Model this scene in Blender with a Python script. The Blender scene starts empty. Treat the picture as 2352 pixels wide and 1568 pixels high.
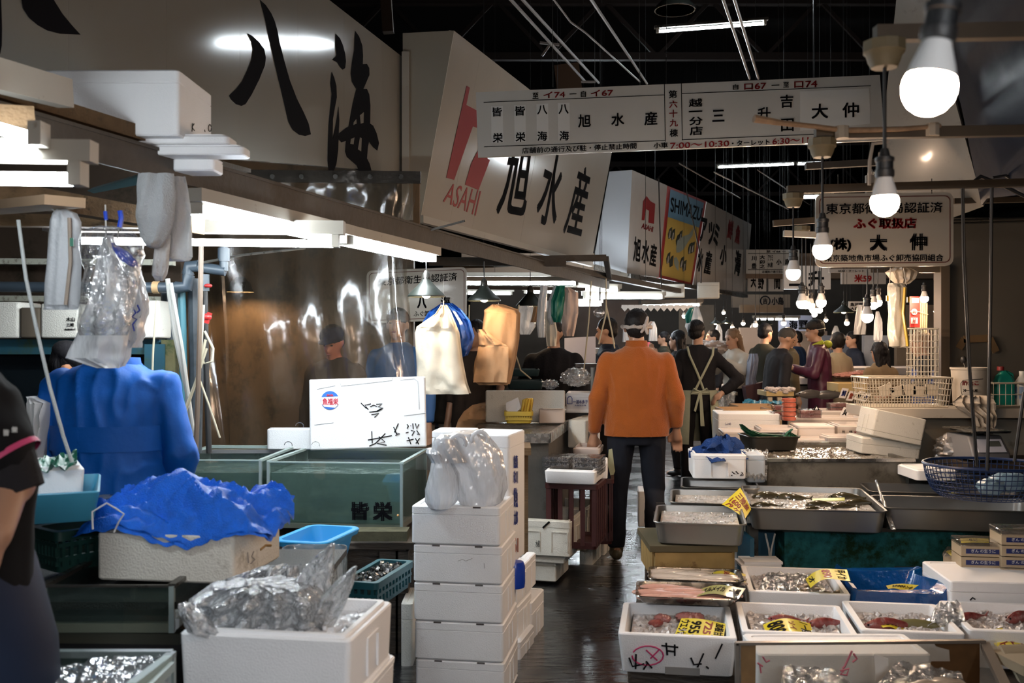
import bpy, math, random
import numpy as np
from mathutils import Vector, Matrix, noise, Euler
R = math.radians
rnd = random.Random(7)
sc = bpy.context.scene
COL = sc.collection
F = 2287.0
CH = 1.5
# ------------------------------------------------------------------ camera, world, exposure
cam_d = bpy.data.cameras.new('camera')
cam_d.sensor_width = 36.0
cam_d.lens = 36.0 * F / 2352
cam_d.clip_start = 0.05
cam_d.clip_end = 200
cam_d.dof.use_dof = True
cam_d.dof.focus_distance = 7.0
cam_d.dof.aperture_fstop = 5.0
cam = bpy.data.objects.new('camera', cam_d)
COL.objects.link(cam)
cam.location = (0, 0, CH)
cam.rotation_euler = (R(90), 0, 0)
sc.camera = cam
wd = bpy.data.worlds.new('market_air'); sc.world = wd
wd.use_nodes = True
wd.node_tree.nodes['Background'].inputs[0].default_value = (0.55, 0.7, 1.0, 1)
wd.node_tree.nodes['Background'].inputs[1].default_value = 0.012
sc.view_settings.view_transform = 'Standard'
sc.view_settings.look = 'None'
sc.view_settings.gamma = 1
sc.view_settings.use_curve_mapping = False
sc.view_settings.exposure = 0.12
try:
    cy = sc.cycles
    cy.use_denoising = True
    cy.max_bounces = 6; cy.diffuse_bounces = 3; cy.glossy_bounces = 3
    cy.transparent_max_bounces = 16; cy.transmission_bounces = 4
    cy.sample_clamp_indirect = 6.0
    cy.caustics_reflective = False; cy.caustics_refractive = False
except Exception:
    pass
TUBE_L = 90.0
BULB_L = 390.0

# ------------------------------------------------------------------ helpers
def at(px, py, d):
    return Vector(((px - 1176) * d / F, d, CH - (py - 784) * d / F))
def gz(px, py, z):
    d = (CH - z) * F / (py - 784)
    return at(px, py, d)
def px2(px, d): return (px - 1176) * d / F
def pz(py, d): return CH - (py - 784) * d / F

class MB:
    def __init__(s): s.v = []; s.f = []
    def add(s, vs, fs):
        o = len(s.v); s.v += [Vector(v) for v in vs]; s.f += [[i + o for i in f] for f in fs]; return s
    def box(s, c, sz, rot=None):
        c = Vector(c); a, b, h = sz[0] / 2, sz[1] / 2, sz[2] / 2
        vs = [Vector((x, y, z)) for z in (-h, h) for y in (-b, b) for x in (-a, a)]
        if rot is not None: vs = [rot @ v for v in vs]
        return s.add([v + c for v in vs], [(0, 2, 3, 1), (4, 5, 7, 6), (0, 1, 5, 4), (2, 6, 7, 3), (0, 4, 6, 2), (1, 3, 7, 5)])
    def beam(s, p0, p1, w, h):
        p0, p1 = Vector(p0), Vector(p1); d = p1 - p0; L = d.length; d.normalize()
        up = Vector((0, 0, 1)) if abs(d.z) < .95 else Vector((0, 1, 0))
        x = d.cross(up).normalized(); z = x.cross(d).normalized()
        rot = Matrix((x, d, z)).transposed()
        return s.box((p0 + p1) / 2, (w, L, h), rot)
    def loft(s, rings, cap0=True, cap1=True):
        n = len(rings[0]); vs = []; fs = []
        for r in rings: vs += r
        for i in range(len(rings) - 1):
            for j in range(n):
                k = (j + 1) % n
                fs.append((i * n + j, i * n + k, (i + 1) * n + k, (i + 1) * n + j))
        if cap0: fs.append(tuple(reversed(range(n))))
        if cap1: fs.append(tuple((len(rings) - 1) * n + j for j in range(n)))
        return s.add(vs, fs)
    def tube(s, pts, r, n=8, caps=True):
        pts = [Vector(p) for p in pts]
        rs = r if isinstance(r, (list, tuple)) else [r] * len(pts)
        rings = []; nx = None
        for i, p in enumerate(pts):
            t = (pts[min(i + 1, len(pts) - 1)] - pts[max(i - 1, 0)]).normalized()
            if nx is None:
                a = Vector((0, 0, 1)) if abs(t.z) < .9 else Vector((1, 0, 0))
                nx = t.cross(a).normalized()
            nx = (nx - t * nx.dot(t)).normalized(); ny = t.cross(nx)
            rings.append([p + (nx * math.cos(2 * math.pi * k / n) + ny * math.sin(2 * math.pi * k / n)) * rs[i] for k in range(n)])
        return s.loft(rings, caps, caps)
    def lathe(s, prof, c=(0, 0, 0), n=24, cap=True, M=None):
        c = Vector(c)
        rings = []
        for r, z in prof:
            ring = [Vector((r * math.cos(2 * math.pi * k / n), r * math.sin(2 * math.pi * k / n), z)) for k in range(n)]
            if M is not None: ring = [M @ v for v in ring]
            rings.append([v + c for v in ring])
        return s.loft(rings, cap, cap)
    def ell(s, c, r, rot=None, nu=14, nv=9):
        rings = []
        c = Vector(c)
        for i in range(nv + 1):
            a = -math.pi / 2 + math.pi * i / nv
            a = max(-1.55, min(1.55, a))
            ring = [Vector((r[0] * math.cos(a) * math.cos(2 * math.pi * k / nu), r[1] * math.cos(a) * math.sin(2 * math.pi * k / nu), r[2] * math.sin(a))) for k in range(nu)]
            if rot is not None: ring = [rot @ v for v in ring]
            rings.append([v + c for v in ring])
        return s.loft(rings)
    def cap(s, p0, p1, r0, r1, n=12):
        p0, p1 = Vector(p0), Vector(p1); d = p1 - p0; L = max(d.length, 1e-5); d.normalize()
        pts = []; rs = []
        for k in range(4):
            a = math.pi / 2 * (1 - k / 4); pts.append(p0 - d * r0 * math.sin(a)); rs.append(max(r0 * math.cos(a), .0005))
        pts.append(p0); rs.append(r0); pts.append(p1); rs.append(r1)
        for k in range(1, 5):
            a = math.pi / 2 * k / 4; pts.append(p1 + d * r1 * math.sin(a)); rs.append(max(r1 * math.cos(a), .0005))
        return s.tube(pts, rs, n)
    def grid(s, fn, nu, nv, thick=None):
        vs = [Vector(fn(i / nu, j / nv)) for j in range(nv + 1) for i in range(nu + 1)]
        fs = [(j * (nu + 1) + i, j * (nu + 1) + i + 1, (j + 1) * (nu + 1) + i + 1, (j + 1) * (nu + 1) + i) for j in range(nv) for i in range(nu)]
        if thick is not None:
            t = Vector(thick); m = len(vs)
            vs += [v + t for v in vs]
            fs2 = [tuple(reversed([q + m for q in f])) for f in fs]
            w = nu + 1; edge = [i for i in range(w)] + [j * w + nu for j in range(1, nv + 1)] + [nv * w + i for i in range(nu - 1, -1, -1)] + [j * w for j in range(nv - 1, 0, -1)]
            fs = fs + fs2
            for a in range(len(edge)):
                b = (a + 1) % len(edge); fs.append((edge[b], edge[a], edge[a] + m, edge[b] + m))
        return s.add(vs, fs)
    def poly(s, pts, t):
        pts = [Vector(p) for p in pts]; t = Vector(t); n = len(pts)
        return s.add(pts + [p + t for p in pts], [tuple(range(n)), tuple(reversed(range(n, 2 * n)))] + [((i + 1) % n, i, n + i, n + (i + 1) % n) for i in range(n)])
def rr(w, d, r, z, n=4, cx=0, cy=0):
    out = []; r = max(min(r, w / 2 - 1e-4, d / 2 - 1e-4), 1e-4)
    for sx, sy, a0 in ((1, 1, 0), (-1, 1, 90), (-1, -1, 180), (1, -1, 270)):
        for k in range(n + 1):
            a = R(a0 + 90 * k / n)
            out.append(Vector((cx + sx * (w / 2 - r) + r * math.cos(a), cy + sy * (d / 2 - r) + r * math.sin(a), z)))
    return out
def wm(o):
    m = o.matrix_basis.copy()
    while o.parent is not None:
        o = o.parent; m = o.matrix_basis @ m
    return m
def mesh_of(name, mb, smooth=35):
    me = bpy.data.meshes.new(name)
    me.from_pydata([tuple(v) for v in mb.v], [], mb.f)
    me.validate()
    if smooth:
        me.polygons.foreach_set('use_smooth', [True] * len(me.polygons))
        me.set_sharp_from_angle(angle=R(smooth))
    return me
def comps(mb):
    p = list(range(len(mb.v)))
    def fd(a):
        while p[a] != a: p[a] = p[p[a]]; a = p[a]
        return a
    for f in mb.f:
        a = fd(f[0])
        for i in f[1:]: p[fd(i)] = a
    g = {}
    for f in mb.f: g.setdefault(fd(f[0]), []).append(f)
    out = []
    for fs in g.values():
        ix = sorted({i for f in fs for i in f}); mp = {i: k for k, i in enumerate(ix)}; q = MB(); q.v = [mb.v[i] for i in ix]; q.f = [[mp[i] for i in f] for f in fs]; out.append(q)
    return out
SPLIT = {'patch', 'painted_squid', 'tape_wrap', 'corner_seal', 'side_board', 'character_counter', 'leg', 'rail', 'panel_seam', 'rule_line', 'hanging_wire', 'strap', 'shelf', 'handle_loop', 'yellow_tassel', 'white_patch', 'blue_tie', 'string', 'top_edge', 'edge_trim', 'eyes', 'pipe', 'notch', 'frame', 'painted_fish', 'moulded_ridge', 'tentacles', 'ear'}
def obj(name, mb, m, parent=None, world=False, smooth=35, label=None):
    if name in SPLIT and parent is not None and isinstance(mb, MB):
        cs = comps(mb)
        if 1 < len(cs) < 15: return [obj1(name, c, m, parent, world, smooth, label) for c in cs][0]
    return obj1(name, mb, m, parent, world, smooth, label)
def obj1(name, mb, m, parent=None, world=False, smooth=35, label=None):
    if parent is not None and world:
        inv = wm(parent).inverted(); mb.v = [inv @ v for v in mb.v]
    me = mesh_of(name, mb, smooth) if isinstance(mb, MB) else mb
    if m is not None: me.materials.append(m)
    o = bpy.data.objects.new(name, me); COL.objects.link(o)
    if parent is not None: o.parent = parent
    if label: o['label'] = label
    return o
def tag(o, label, cat, group=None, kind=None):
    if label: o['label'] = label
    if cat: o['category'] = cat
    if group: o['group'] = group
    if kind: o['kind'] = kind
    return o
def T(name, label, cat, loc=(0, 0, 0), rz=0, group=None, rot=None):
    o = bpy.data.objects.new(name, None); COL.objects.link(o)
    o.empty_display_size = .05
    o.location = loc; o.rotation_euler = rot if rot is not None else (0, 0, rz)
    return tag(o, label, cat, group)
def single(name, label, cat, mb, m, group=None, smooth=35, kind=None):
    if kind is None and name not in ('blue_net', 'cloudy_bag', 'urchin_lid', 'paper_streamers', 'salmon_fillets', 'squid_packet'):
        cs = comps(mb)
        if 1 < len(cs) < 20:
            w_ = name.split('_'); pn = w_[-1] if len(w_) > 1 else name + '_piece'
            c = Vector((sum(v.x for v in mb.v), sum(v.y for v in mb.v), 0)) / len(mb.v); c.z = min(v.z for v in mb.v)
            t = T(name, label, cat, c, group=group)
            for q in cs: obj1(pn, q, m, t, True, smooth)
            return t
    c = Vector((sum(v.x for v in mb.v), sum(v.y for v in mb.v), 0)) / len(mb.v); c.z = min(v.z for v in mb.v)
    mb.v = [v - c for v in mb.v]
    o = obj(name, mb, m, smooth=smooth); o.location = c
    return tag(o, label, cat, group, kind)
def struct(name, mb, m, parent=None, smooth=35):
    o = obj(name, mb, m, parent, smooth=smooth)
    if parent is None: o['kind'] = 'structure'
    return o
KIDS = {}
def copy_tree(o, parent=None, **kw):
    c = o.copy(); COL.objects.link(c)
    if parent is not None: c.parent = parent
    for ch in [x for x in bpy.data.objects if x.parent == o]:
        copy_tree(ch, c)
    for k, v in kw.items():
        if k == 'loc': c.location = v
        elif k == 'rz': c.rotation_euler = (0, 0, v)
        elif k == 'rot': c.rotation_euler = v
        elif k == 'scale': c.scale = v
        else: c[k] = v
    return c
# ------------------------------------------------------------------ materials
MATS = {}
def mat(name, col, rough=.5, metal=0, spec=.5, var=0, vs=6, bump=0, bs=60, dirt=None, ds=4, emit=0, coat=0, alpha=1, sub=0, rvar=0, sheen=0, stretch=None):
    if name in MATS: return MATS[name]
    if rough >= .7 and spec == .5: spec = .15
    m = bpy.data.materials.new(name); m.use_nodes = True; nt = m.node_tree; N = nt.nodes; Lk = nt.links
    b = N['Principled BSDF']
    b.inputs['Base Color'].default_value = (*col, 1)
    b.inputs['Roughness'].default_value = rough
    b.inputs['Metallic'].default_value = metal
    b.inputs['Specular IOR Level'].default_value = spec
    b.inputs['Coat Weight'].default_value = coat
    b.inputs['Coat Roughness'].default_value = .08
    b.inputs['Alpha'].default_value = alpha
    if sub:
        b.inputs['Subsurface Weight'].default_value = sub; b.inputs['Subsurface Radius'].default_value = (.02, .01, .008); b.inputs['Subsurface Scale'].default_value = .5
    if sheen: b.inputs['Sheen Weight'].default_value = sheen
    if emit:
        b.inputs['Emission Color'].default_value = (*col, 1); b.inputs['Emission Strength'].default_value = emit
    tc = None
    if var or bump or dirt or rvar:
        tc = N.new('ShaderNodeTexCoord'); mp = N.new('ShaderNodeMapping'); Lk.new(tc.outputs['Object'], mp.inputs[0])
        if stretch: mp.inputs['Scale'].default_value = stretch
    last = None
    if var:
        n = N.new('ShaderNodeTexNoise'); n.inputs['Scale'].default_value = vs; n.inputs['Detail'].default_value = 5
        Lk.new(mp.outputs[0], n.inputs['Vector'])
        mx = N.new('ShaderNodeMix'); mx.data_type = 'RGBA'
        mx.inputs['A'].default_value = (*[max(0, c * (1 - var)) for c in col], 1)
        mx.inputs['B'].default_value = (*[min(1, c * (1 + var)) for c in col], 1)
        Lk.new(n.outputs['Fac'], mx.inputs['Factor']); last = mx.outputs['Result']
    if dirt:
        n = N.new('ShaderNodeTexNoise'); n.inputs['Scale'].default_value = ds; n.inputs['Detail'].default_value = 8; n.inputs['Roughness'].default_value = .7
        Lk.new(mp.outputs[0], n.inputs['Vector'])
        rp = N.new('ShaderNodeMapRange'); rp.inputs['From Min'].default_value = dirt[1]; rp.inputs['From Max'].default_value = dirt[1] + .14
        Lk.new(n.outputs['Fac'], rp.inputs['Value'])
        mx = N.new('ShaderNodeMix'); mx.data_type = 'RGBA'
        if last is not None: Lk.new(last, mx.inputs['A'])
        else: mx.inputs['A'].default_value = (*col, 1)
        mx.inputs['B'].default_value = (*dirt[0], 1); Lk.new(rp.outputs[0], mx.inputs['Factor']); last = mx.outputs['Result']
    if last is not None: Lk.new(last, b.inputs['Base Color'])
    if rvar:
        n = N.new('ShaderNodeTexNoise'); n.inputs['Scale'].default_value = vs * 1.7; n.inputs['Detail'].default_value = 4
        Lk.new(mp.outputs[0], n.inputs['Vector'])
        rp = N.new('ShaderNodeMapRange'); rp.inputs['To Min'].default_value = max(.02, rough - rvar); rp.inputs['To Max'].default_value = min(1, rough + rvar)
        rp.inputs['From Min'].default_value = .3; rp.inputs['From Max'].default_value = .7
        Lk.new(n.outputs['Fac'], rp.inputs['Value']); Lk.new(rp.outputs[0], b.inputs['Roughness'])
    if bump:
        n = N.new('ShaderNodeTexNoise'); n.inputs['Scale'].default_value = bs; n.inputs['Detail'].default_value = 4
        Lk.new(mp.outputs[0], n.inputs['Vector'])
        bp = N.new('ShaderNodeBump'); bp.inputs['Strength'].default_value = bump; bp.inputs['Distance'].default_value = .01
        Lk.new(n.outputs['Fac'], bp.inputs['Height']); Lk.new(bp.outputs[0], b.inputs['Normal'])
    MATS[name] = m
    return m
def clear(name, tint=(1, 1, 1), milky=.06, gloss=.18, rough=.08, bump=.6, bs=14, mcol=(.8, .85, .9), dirt=None, smat=None, stretch=(1, 1, 1)):
    """thin clear sheet: transparent + a little diffuse film + fresnel gloss"""
    if name in MATS: return MATS[name]
    m = bpy.data.materials.new(name); m.use_nodes = True; nt = m.node_tree; N = nt.nodes; Lk = nt.links
    N.remove(N['Principled BSDF']); out = N['Material Output']
    tr = N.new('ShaderNodeBsdfTransparent'); tr.inputs[0].default_value = (*tint, 1)
    df = N.new('ShaderNodeBsdfDiffuse'); df.inputs[0].default_value = (*mcol, 1)
    tl = N.new('ShaderNodeBsdfTranslucent'); tl.inputs[0].default_value = (*mcol, 1)
    ad = N.new('ShaderNodeMixShader'); ad.inputs[0].default_value = .5
    Lk.new(df.outputs[0], ad.inputs[1]); Lk.new(tl.outputs[0], ad.inputs[2])
    m1 = N.new('ShaderNodeMixShader'); m1.inputs[0].default_value = milky
    Lk.new(tr.outputs[0], m1.inputs[1]); Lk.new(ad.outputs[0], m1.inputs[2])
    gl = N.new('ShaderNodeBsdfGlossy'); gl.inputs['Roughness'].default_value = rough
    lw = N.new('ShaderNodeLayerWeight'); lw.inputs[0].default_value = .35
    mr = N.new('ShaderNodeMapRange'); mr.inputs['To Min'].default_value = gloss; mr.inputs['To Max'].default_value = min(1, gloss + .6)
    Lk.new(lw.outputs['Facing'], mr.inputs['Value'])
    m2 = N.new('ShaderNodeMixShader'); Lk.new(mr.outputs[0], m2.inputs[0]); Lk.new(m1.outputs[0], m2.inputs[1]); Lk.new(gl.outputs[0], m2.inputs[2])
    tc = N.new('ShaderNodeTexCoord'); mp = N.new('ShaderNodeMapping'); mp.inputs['Scale'].default_value = stretch; Lk.new(tc.outputs['Object'], mp.inputs[0])
    n = N.new('ShaderNodeTexNoise'); n.inputs['Scale'].default_value = bs; n.inputs['Detail'].default_value = 3; Lk.new(mp.outputs[0], n.inputs['Vector'])
    if bump:
        bp = N.new('ShaderNodeBump'); bp.inputs['Strength'].default_value = bump; bp.inputs['Distance'].default_value = .03
        Lk.new(n.outputs['Fac'], bp.inputs['Height']); Lk.new(bp.outputs[0], gl.inputs['Normal']); Lk.new(bp.outputs[0], lw.inputs['Normal'])
    if dirt:
        n2 = N.new('ShaderNodeTexNoise'); n2.inputs['Scale'].default_value = dirt[1]; n2.inputs['Detail'].default_value = 9; n2.inputs['Roughness'].default_value = .7
        Lk.new(mp.outputs[0], n2.inputs['Vector'])
        r2 = N.new('ShaderNodeMapRange'); r2.inputs['From Min'].default_value = dirt[2]; r2.inputs['From Max'].default_value = dirt[2] + .3
        r2.inputs['To Min'].default_value = milky; r2.inputs['To Max'].default_value = dirt[0]
        Lk.new(n2.outputs['Fac'], r2.inputs['Value']); Lk.new(r2.outputs[0], m1.inputs[0])
    Lk.new(m2.outputs[0], out.inputs[0])
    MATS[name] = m
    return m
def emis(name, col, s):
    if name in MATS: return MATS[name]
    m = bpy.data.materials.new(name); m.use_nodes = True; b = m.node_tree.nodes['Principled BSDF']
    b.inputs['Base Color'].default_value = (.9, .9, .9, 1)
    b.inputs['Emission Color'].default_value = (*col, 1); b.inputs['Emission Strength'].default_value = s
    MATS[name] = m
    return m
foam = mat('styrofoam', (.83, .84, .86), .55, var=.06, vs=5, bump=.25, bs=220, dirt=((.42, .4, .36), .68), ds=9, sub=.0)
foam_old = mat('old_styrofoam', (.64, .62, .56), .65, var=.12, vs=4, bump=.4, bs=160, dirt=((.25, .22, .17), .60), ds=7)
steel = mat('stainless_steel', (.42, .41, .39), .27, 1, var=.15, vs=10, rvar=.12)
dsteel = mat('dark_steel', (.12, .115, .105), .34, .8, var=.3, vs=8, rvar=.12)
galv = mat('galvanised_steel', (.055, .046, .038), .6, .3, var=.45, vs=5, bump=.3, bs=30, dirt=((.05, .035, .02), .55), ds=6)
cream = mat('cream_painted_metal', (.36, .33, .28), .5, 0, var=.1, vs=4, dirt=((.12, .08, .04), .64), ds=12)
wood = mat('rough_wood', (.12, .075, .04), .8, var=.5, vs=4, bump=.4, bs=20, dirt=((.05, .035, .02), .55), ds=5, stretch=(1, 6, 6))
dwood = mat('dark_wet_wood', (.045, .032, .022), .55, var=.6, vs=5, bump=.6, bs=18, dirt=((.015, .012, .01), .5), ds=6, stretch=(1, 5, 5))
pvc = mat('grey_pvc_pipe', (.04, .055, .072), .4, var=.2, vs=6, dirt=((.07, .06, .05), .6), ds=9)
black = mat('black_rubber', (.012, .012, .013), .5)
blackp = mat('black_plastic', (.02, .02, .022), .35)
ink = mat('black_ink', (.006, .006, .008), .7, spec=.05)
redink = mat('red_ink', (.22, .012, .014), .5, spec=.3)
blueink = mat('blue_ink', (.02, .04, .25), .5)
magink = mat('magenta_ink', (.45, .02, .12), .5)
signw = mat('white_sign_enamel', (.46, .46, .44), .35, var=.06, vs=3, coat=.2, dirt=((.3, .28, .24), .7), ds=8)
tube_m = emis('fluorescent_glow', (.86, .95, 1.0), TUBE_L)
bulb_m = emis('warm_bulb_glow', (1.0, .69, .46), BULB_L)
skin = mat('skin', (.42, .24, .16), .5, var=.1, vs=12, sub=.0)
skind = mat('tanned_skin', (.3, .16, .1), .5, var=.12, vs=12)
hairm = mat('black_hair', (.008, .007, .008), .5, spec=.2, bump=.8, bs=90, stretch=(1, 1, .2))
hairb = mat('brown_hair', (.16, .09, .045), .45, bump=.8, bs=90, stretch=(1, 1, .2))
hairg = mat('grey_stubble_hair', (.06, .055, .05), .7, bump=.5, bs=140)
clr = clear('clear_plastic_film', milky=.22, gloss=.22, rough=.12, bump=1.0, bs=16)
clrs = clear('clear_acrylic', milky=.04, gloss=.06, rough=.05, bump=0)
glass = clear('tank_glass', tint=(.88, .96, .93), milky=.04, gloss=.06, rough=.03, bump=0, mcol=(.5, .7, .65))
tpaper = mat('yellow_price_card', (.75, .62, .03), .35, coat=.5, bump=.1, bs=20)
bagw = clear('white_poly_bag', milky=.94, gloss=.05, rough=.25, bump=.8, bs=16, mcol=(.95, .96, .98), stretch=(1, 1, .4))
kraft = mat('kraft_paper', (.42, .26, .15), .7, var=.12, vs=10, bump=.4, bs=20)

def plane_of(p0, p1, p2):
    n = (p1 - p0).cross(p2 - p0).normalized(); return (p0, n)
def onp(px, py, pl, lift=0.0):
    """where the view line through a photograph pixel meets a real plane"""
    o = Vector((0, 0, CH)); dr = Vector(((px - 1176) / F, 1, -(py - 784) / F)); p0, n = pl
    if n.dot(dr) > 0: n = -n
    t = (p0 + n * lift - o).dot(n) / dr.dot(n)
    return o + dr * t
_tc = {}
def wire_up(t, *ps):
    for p in ps: obj1('suspension_wire', MB().tube([p, (p[0], p[1], 7.52)], .0025, 4), black, t, True)
def text_mesh(s, bold=.0, res=3):
    k = (s, bold)
    if k in _tc: return _tc[k]
    cu = bpy.data.curves.new('t', 'FONT'); cu.body = s; cu.resolution_u = res; cu.fill_mode = 'BOTH'; cu.extrude = .01
    o = bpy.data.objects.new('t', cu); COL.objects.link(o)
    dg = bpy.context.evaluated_depsgraph_get(); me = bpy.data.meshes.new_from_object(o.evaluated_get(dg))
    vs = [v.co.copy() for v in me.vertices]; fs = [tuple(p.vertices) for p in me.polygons]
    bpy.data.objects.remove(o); bpy.data.curves.remove(cu); bpy.data.meshes.remove(me)
    if bold:
        b = min(bold, .04) * 1.3; n = len(vs); v0, f0 = vs, fs; vs, fs = [], []
        for i, (dx, dy) in enumerate(((-b, -b), (b, b), (-b, b), (b, -b)) if len(s) < 8 else ((-b, -b), (b, b))):
            vs += [v + Vector((dx, dy, 0)) for v in v0]; fs += [tuple(q + i * n for q in f) for f in f0]
    _tc[k] = (vs, fs); return _tc[k]
def text_into(mb, s, q, bold=.012, thick=.0015):
    """fit text to the 3-D quad q = (top left, top right, bottom right, bottom left)"""
    vs, fs = text_mesh(s, bold)
    if not vs: return
    x0 = min(v.x for v in vs); x1 = max(v.x for v in vs); y0 = min(v.y for v in vs); y1 = max(v.y for v in vs)
    z0 = min(v.z for v in vs); z1 = max(v.z for v in vs)
    tl, tr, br, bl = q; n = (tr - tl).cross(bl - tl).normalized()
    if n.dot(Vector((0, 0, CH)) - tl) < 0: n = -n
    out = []
    for v in vs:
        a = (v.x - x0) / max(x1 - x0, 1e-6); b = (v.y - y0) / max(y1 - y0, 1e-6); c = (v.z - z0) / max(z1 - z0, 1e-6)
        p = (bl * (1 - a) + br * a) * (1 - b) + (tl * (1 - a) + tr * a) * b
        out.append(p + n * (thick * c))
    mb.add(out, fs)
def tq(mb, s, box, pl, slope=0, bold=.012, shear=0, lift=.002):
    """text into a pixel box (x0,y0,x1,y1) lying on the plane; slope = rise of the line per px"""
    x0, y0, x1, y1 = box; k = slope * (x1 - x0)
    text_into(mb, s, (onp(x0 + shear, y0, pl, lift), onp(x1 + shear, y0 + k, pl, lift), onp(x1, y1 + k, pl, lift), onp(x0, y1, pl, lift)), bold)
def strokes(mb, lines, pl, r=.002, lift=.002):
    for ln in lines:
        pts = [onp(x, y, pl, lift) for x, y in ln]
        mb.tube(pts, r, 5)
def flatpoly(mb, pts, pl, lift=.002, t=.0015):
    P = [onp(x, y, pl, lift) for x, y in pts]; n = pl[1]
    if n.dot(Vector((0, 0, CH)) - P[0]) < 0: n = -n
    mb.poly(P, n * t)
# ------------------------------------------------------------------ room shell
def floor_mat():
    m = bpy.data.materials.new('wet_asphalt'); m.use_nodes = True; nt = m.node_tree; N = nt.nodes; Lk = nt.links; b = N['Principled BSDF']
    b.inputs['Base Color'].default_value = (.007, .0075, .009, 1); b.inputs['Specular IOR Level'].default_value = .6
    b.inputs['Coat Weight'].default_value = .7; b.inputs['Coat Roughness'].default_value = .08
    tc = N.new('ShaderNodeTexCoord')
    def nz(sc_, det, st=(1, 1, 1)):
        mp = N.new('ShaderNodeMapping'); mp.inputs['Scale'].default_value = st; Lk.new(tc.outputs['Object'], mp.inputs[0])
        n = N.new('ShaderNodeTexNoise'); n.inputs['Scale'].default_value = sc_; n.inputs['Detail'].default_value = det; Lk.new(mp.outputs[0], n.inputs['Vector']); return n
    a = nz(1.6, 5, (1, 1.5, 1)); c = nz(16, 9, (.5, 1.7, 1)); e = nz(90, 2)
    r = N.new('ShaderNodeMapRange'); r.inputs['From Min'].default_value = .38; r.inputs['From Max'].default_value = .62; r.inputs['To Min'].default_value = .1; r.inputs['To Max'].default_value = .42
    Lk.new(a.outputs['Fac'], r.inputs['Value']); Lk.new(r.outputs[0], b.inputs['Roughness'])
    b1 = N.new('ShaderNodeBump'); b1.inputs['Strength'].default_value = .45; b1.inputs['Distance'].default_value = .016; Lk.new(c.outputs['Fac'], b1.inputs['Height'])
    b2 = N.new('ShaderNodeBump'); b2.inputs['Strength'].default_value = .3; b2.inputs['Distance'].default_value = .0015; Lk.new(e.outputs['Fac'], b2.inputs['Height']); Lk.new(b1.outputs[0], b2.inputs['Normal'])
    Lk.new(b2.outputs[0], b.inputs['Normal']); Lk.new(b2.outputs[0], b.inputs['Coat Normal'])
    return m
def slab(a, b_):
    a, b_ = Vector(a), Vector(b_); return MB().box((a + b_) / 2, (b_ - a))
dark_wall = mat('dark_market_wall', (.02, .019, .018), .9, var=.4, vs=1)
struct('floor', slab((-9, -2, -.1), (16, 46, 0)), floor_mat())
struct('ceiling', slab((-9, -2, 7.5), (16, 46, 7.6)), mat('black_ceiling', (.008, .008, .009), .9))
struct('wall_back', slab((-9, 45.8, 0), (16, 46, 7.5)), dark_wall)
struct('wall_left', slab((-9, -2, 0), (-8.9, 46, 7.5)), dark_wall)
struct('wall_right', slab((15.9, -2, 0), (16, 46, 7.5)), dark_wall)
brown = mat('grimy_brown_board', (.115, .08, .05), .6, var=.35, vs=3, dirt=((.05, .04, .028), .5), ds=5, stretch=(1, 1, .7))
w = struct('wall_middle', slab((px2(400, 7.6), 7.6, 0), (px2(950, 7.6), 7.7, 3.3)), brown)
struct('wall_stall', slab((-5.2, 5.5, 0), (px2(415, 5.5), 5.58, 2.6)), mat('stained_plywood', (.045, .03, .021), .75, var=.4, vs=3, dirt=((.02, .015, .01), .5), ds=4))
# roof trusses far up (dark)
for k, yy in enumerate((8.0, 14.0, 20.0, 27.0)):
    mb = MB(); mb.beam((-8.8, yy, 6.3), (15.8, yy, 6.3), .12, .14); mb.beam((-8.8, yy, 5.5), (15.8, yy, 5.5), .1, .1)
    for i in range(16):
        x = -8.6 + i * 1.52; mb.beam((x, yy, 5.5), (x + .76, yy, 6.3), .05, .05); mb.beam((x + .76, yy, 6.3), (x + 1.52, yy, 5.5), .05, .05)
    struct('trim_%d' % (k + 1), mb, mat('rusty_truss', (.014, .01, .009), .8))

# ------------------------------------------------------------------ signboards on the left
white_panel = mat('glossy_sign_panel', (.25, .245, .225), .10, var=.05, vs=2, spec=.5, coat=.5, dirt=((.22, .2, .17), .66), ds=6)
def panel_strips(root, pl, top, bot, xs, m, back=.04, name='panel'):
    """strips of one leaning board: pixel functions top(x), bot(x) give its edges"""
    n = pl[1]
    if n.dot(Vector((0, 0, CH)) - pl[0]) < 0: n = -n
    for a, b_ in zip(xs[:-1], xs[1:]):
        (xa, ya), (xb, yb), (xc, yc), (xd, yd) = top(a), top(b_), bot(b_), bot(a)
        P = [onp(xa, ya, pl), onp(xb, yb, pl), onp(xc, yc, pl), onp(xd, yd, pl)]
        c = sum(P, Vector()) / 4; P = [c + (p - c) * .9985 for p in P]
        obj(name, MB().poly(P, -n * back), m, root, True)
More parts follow.
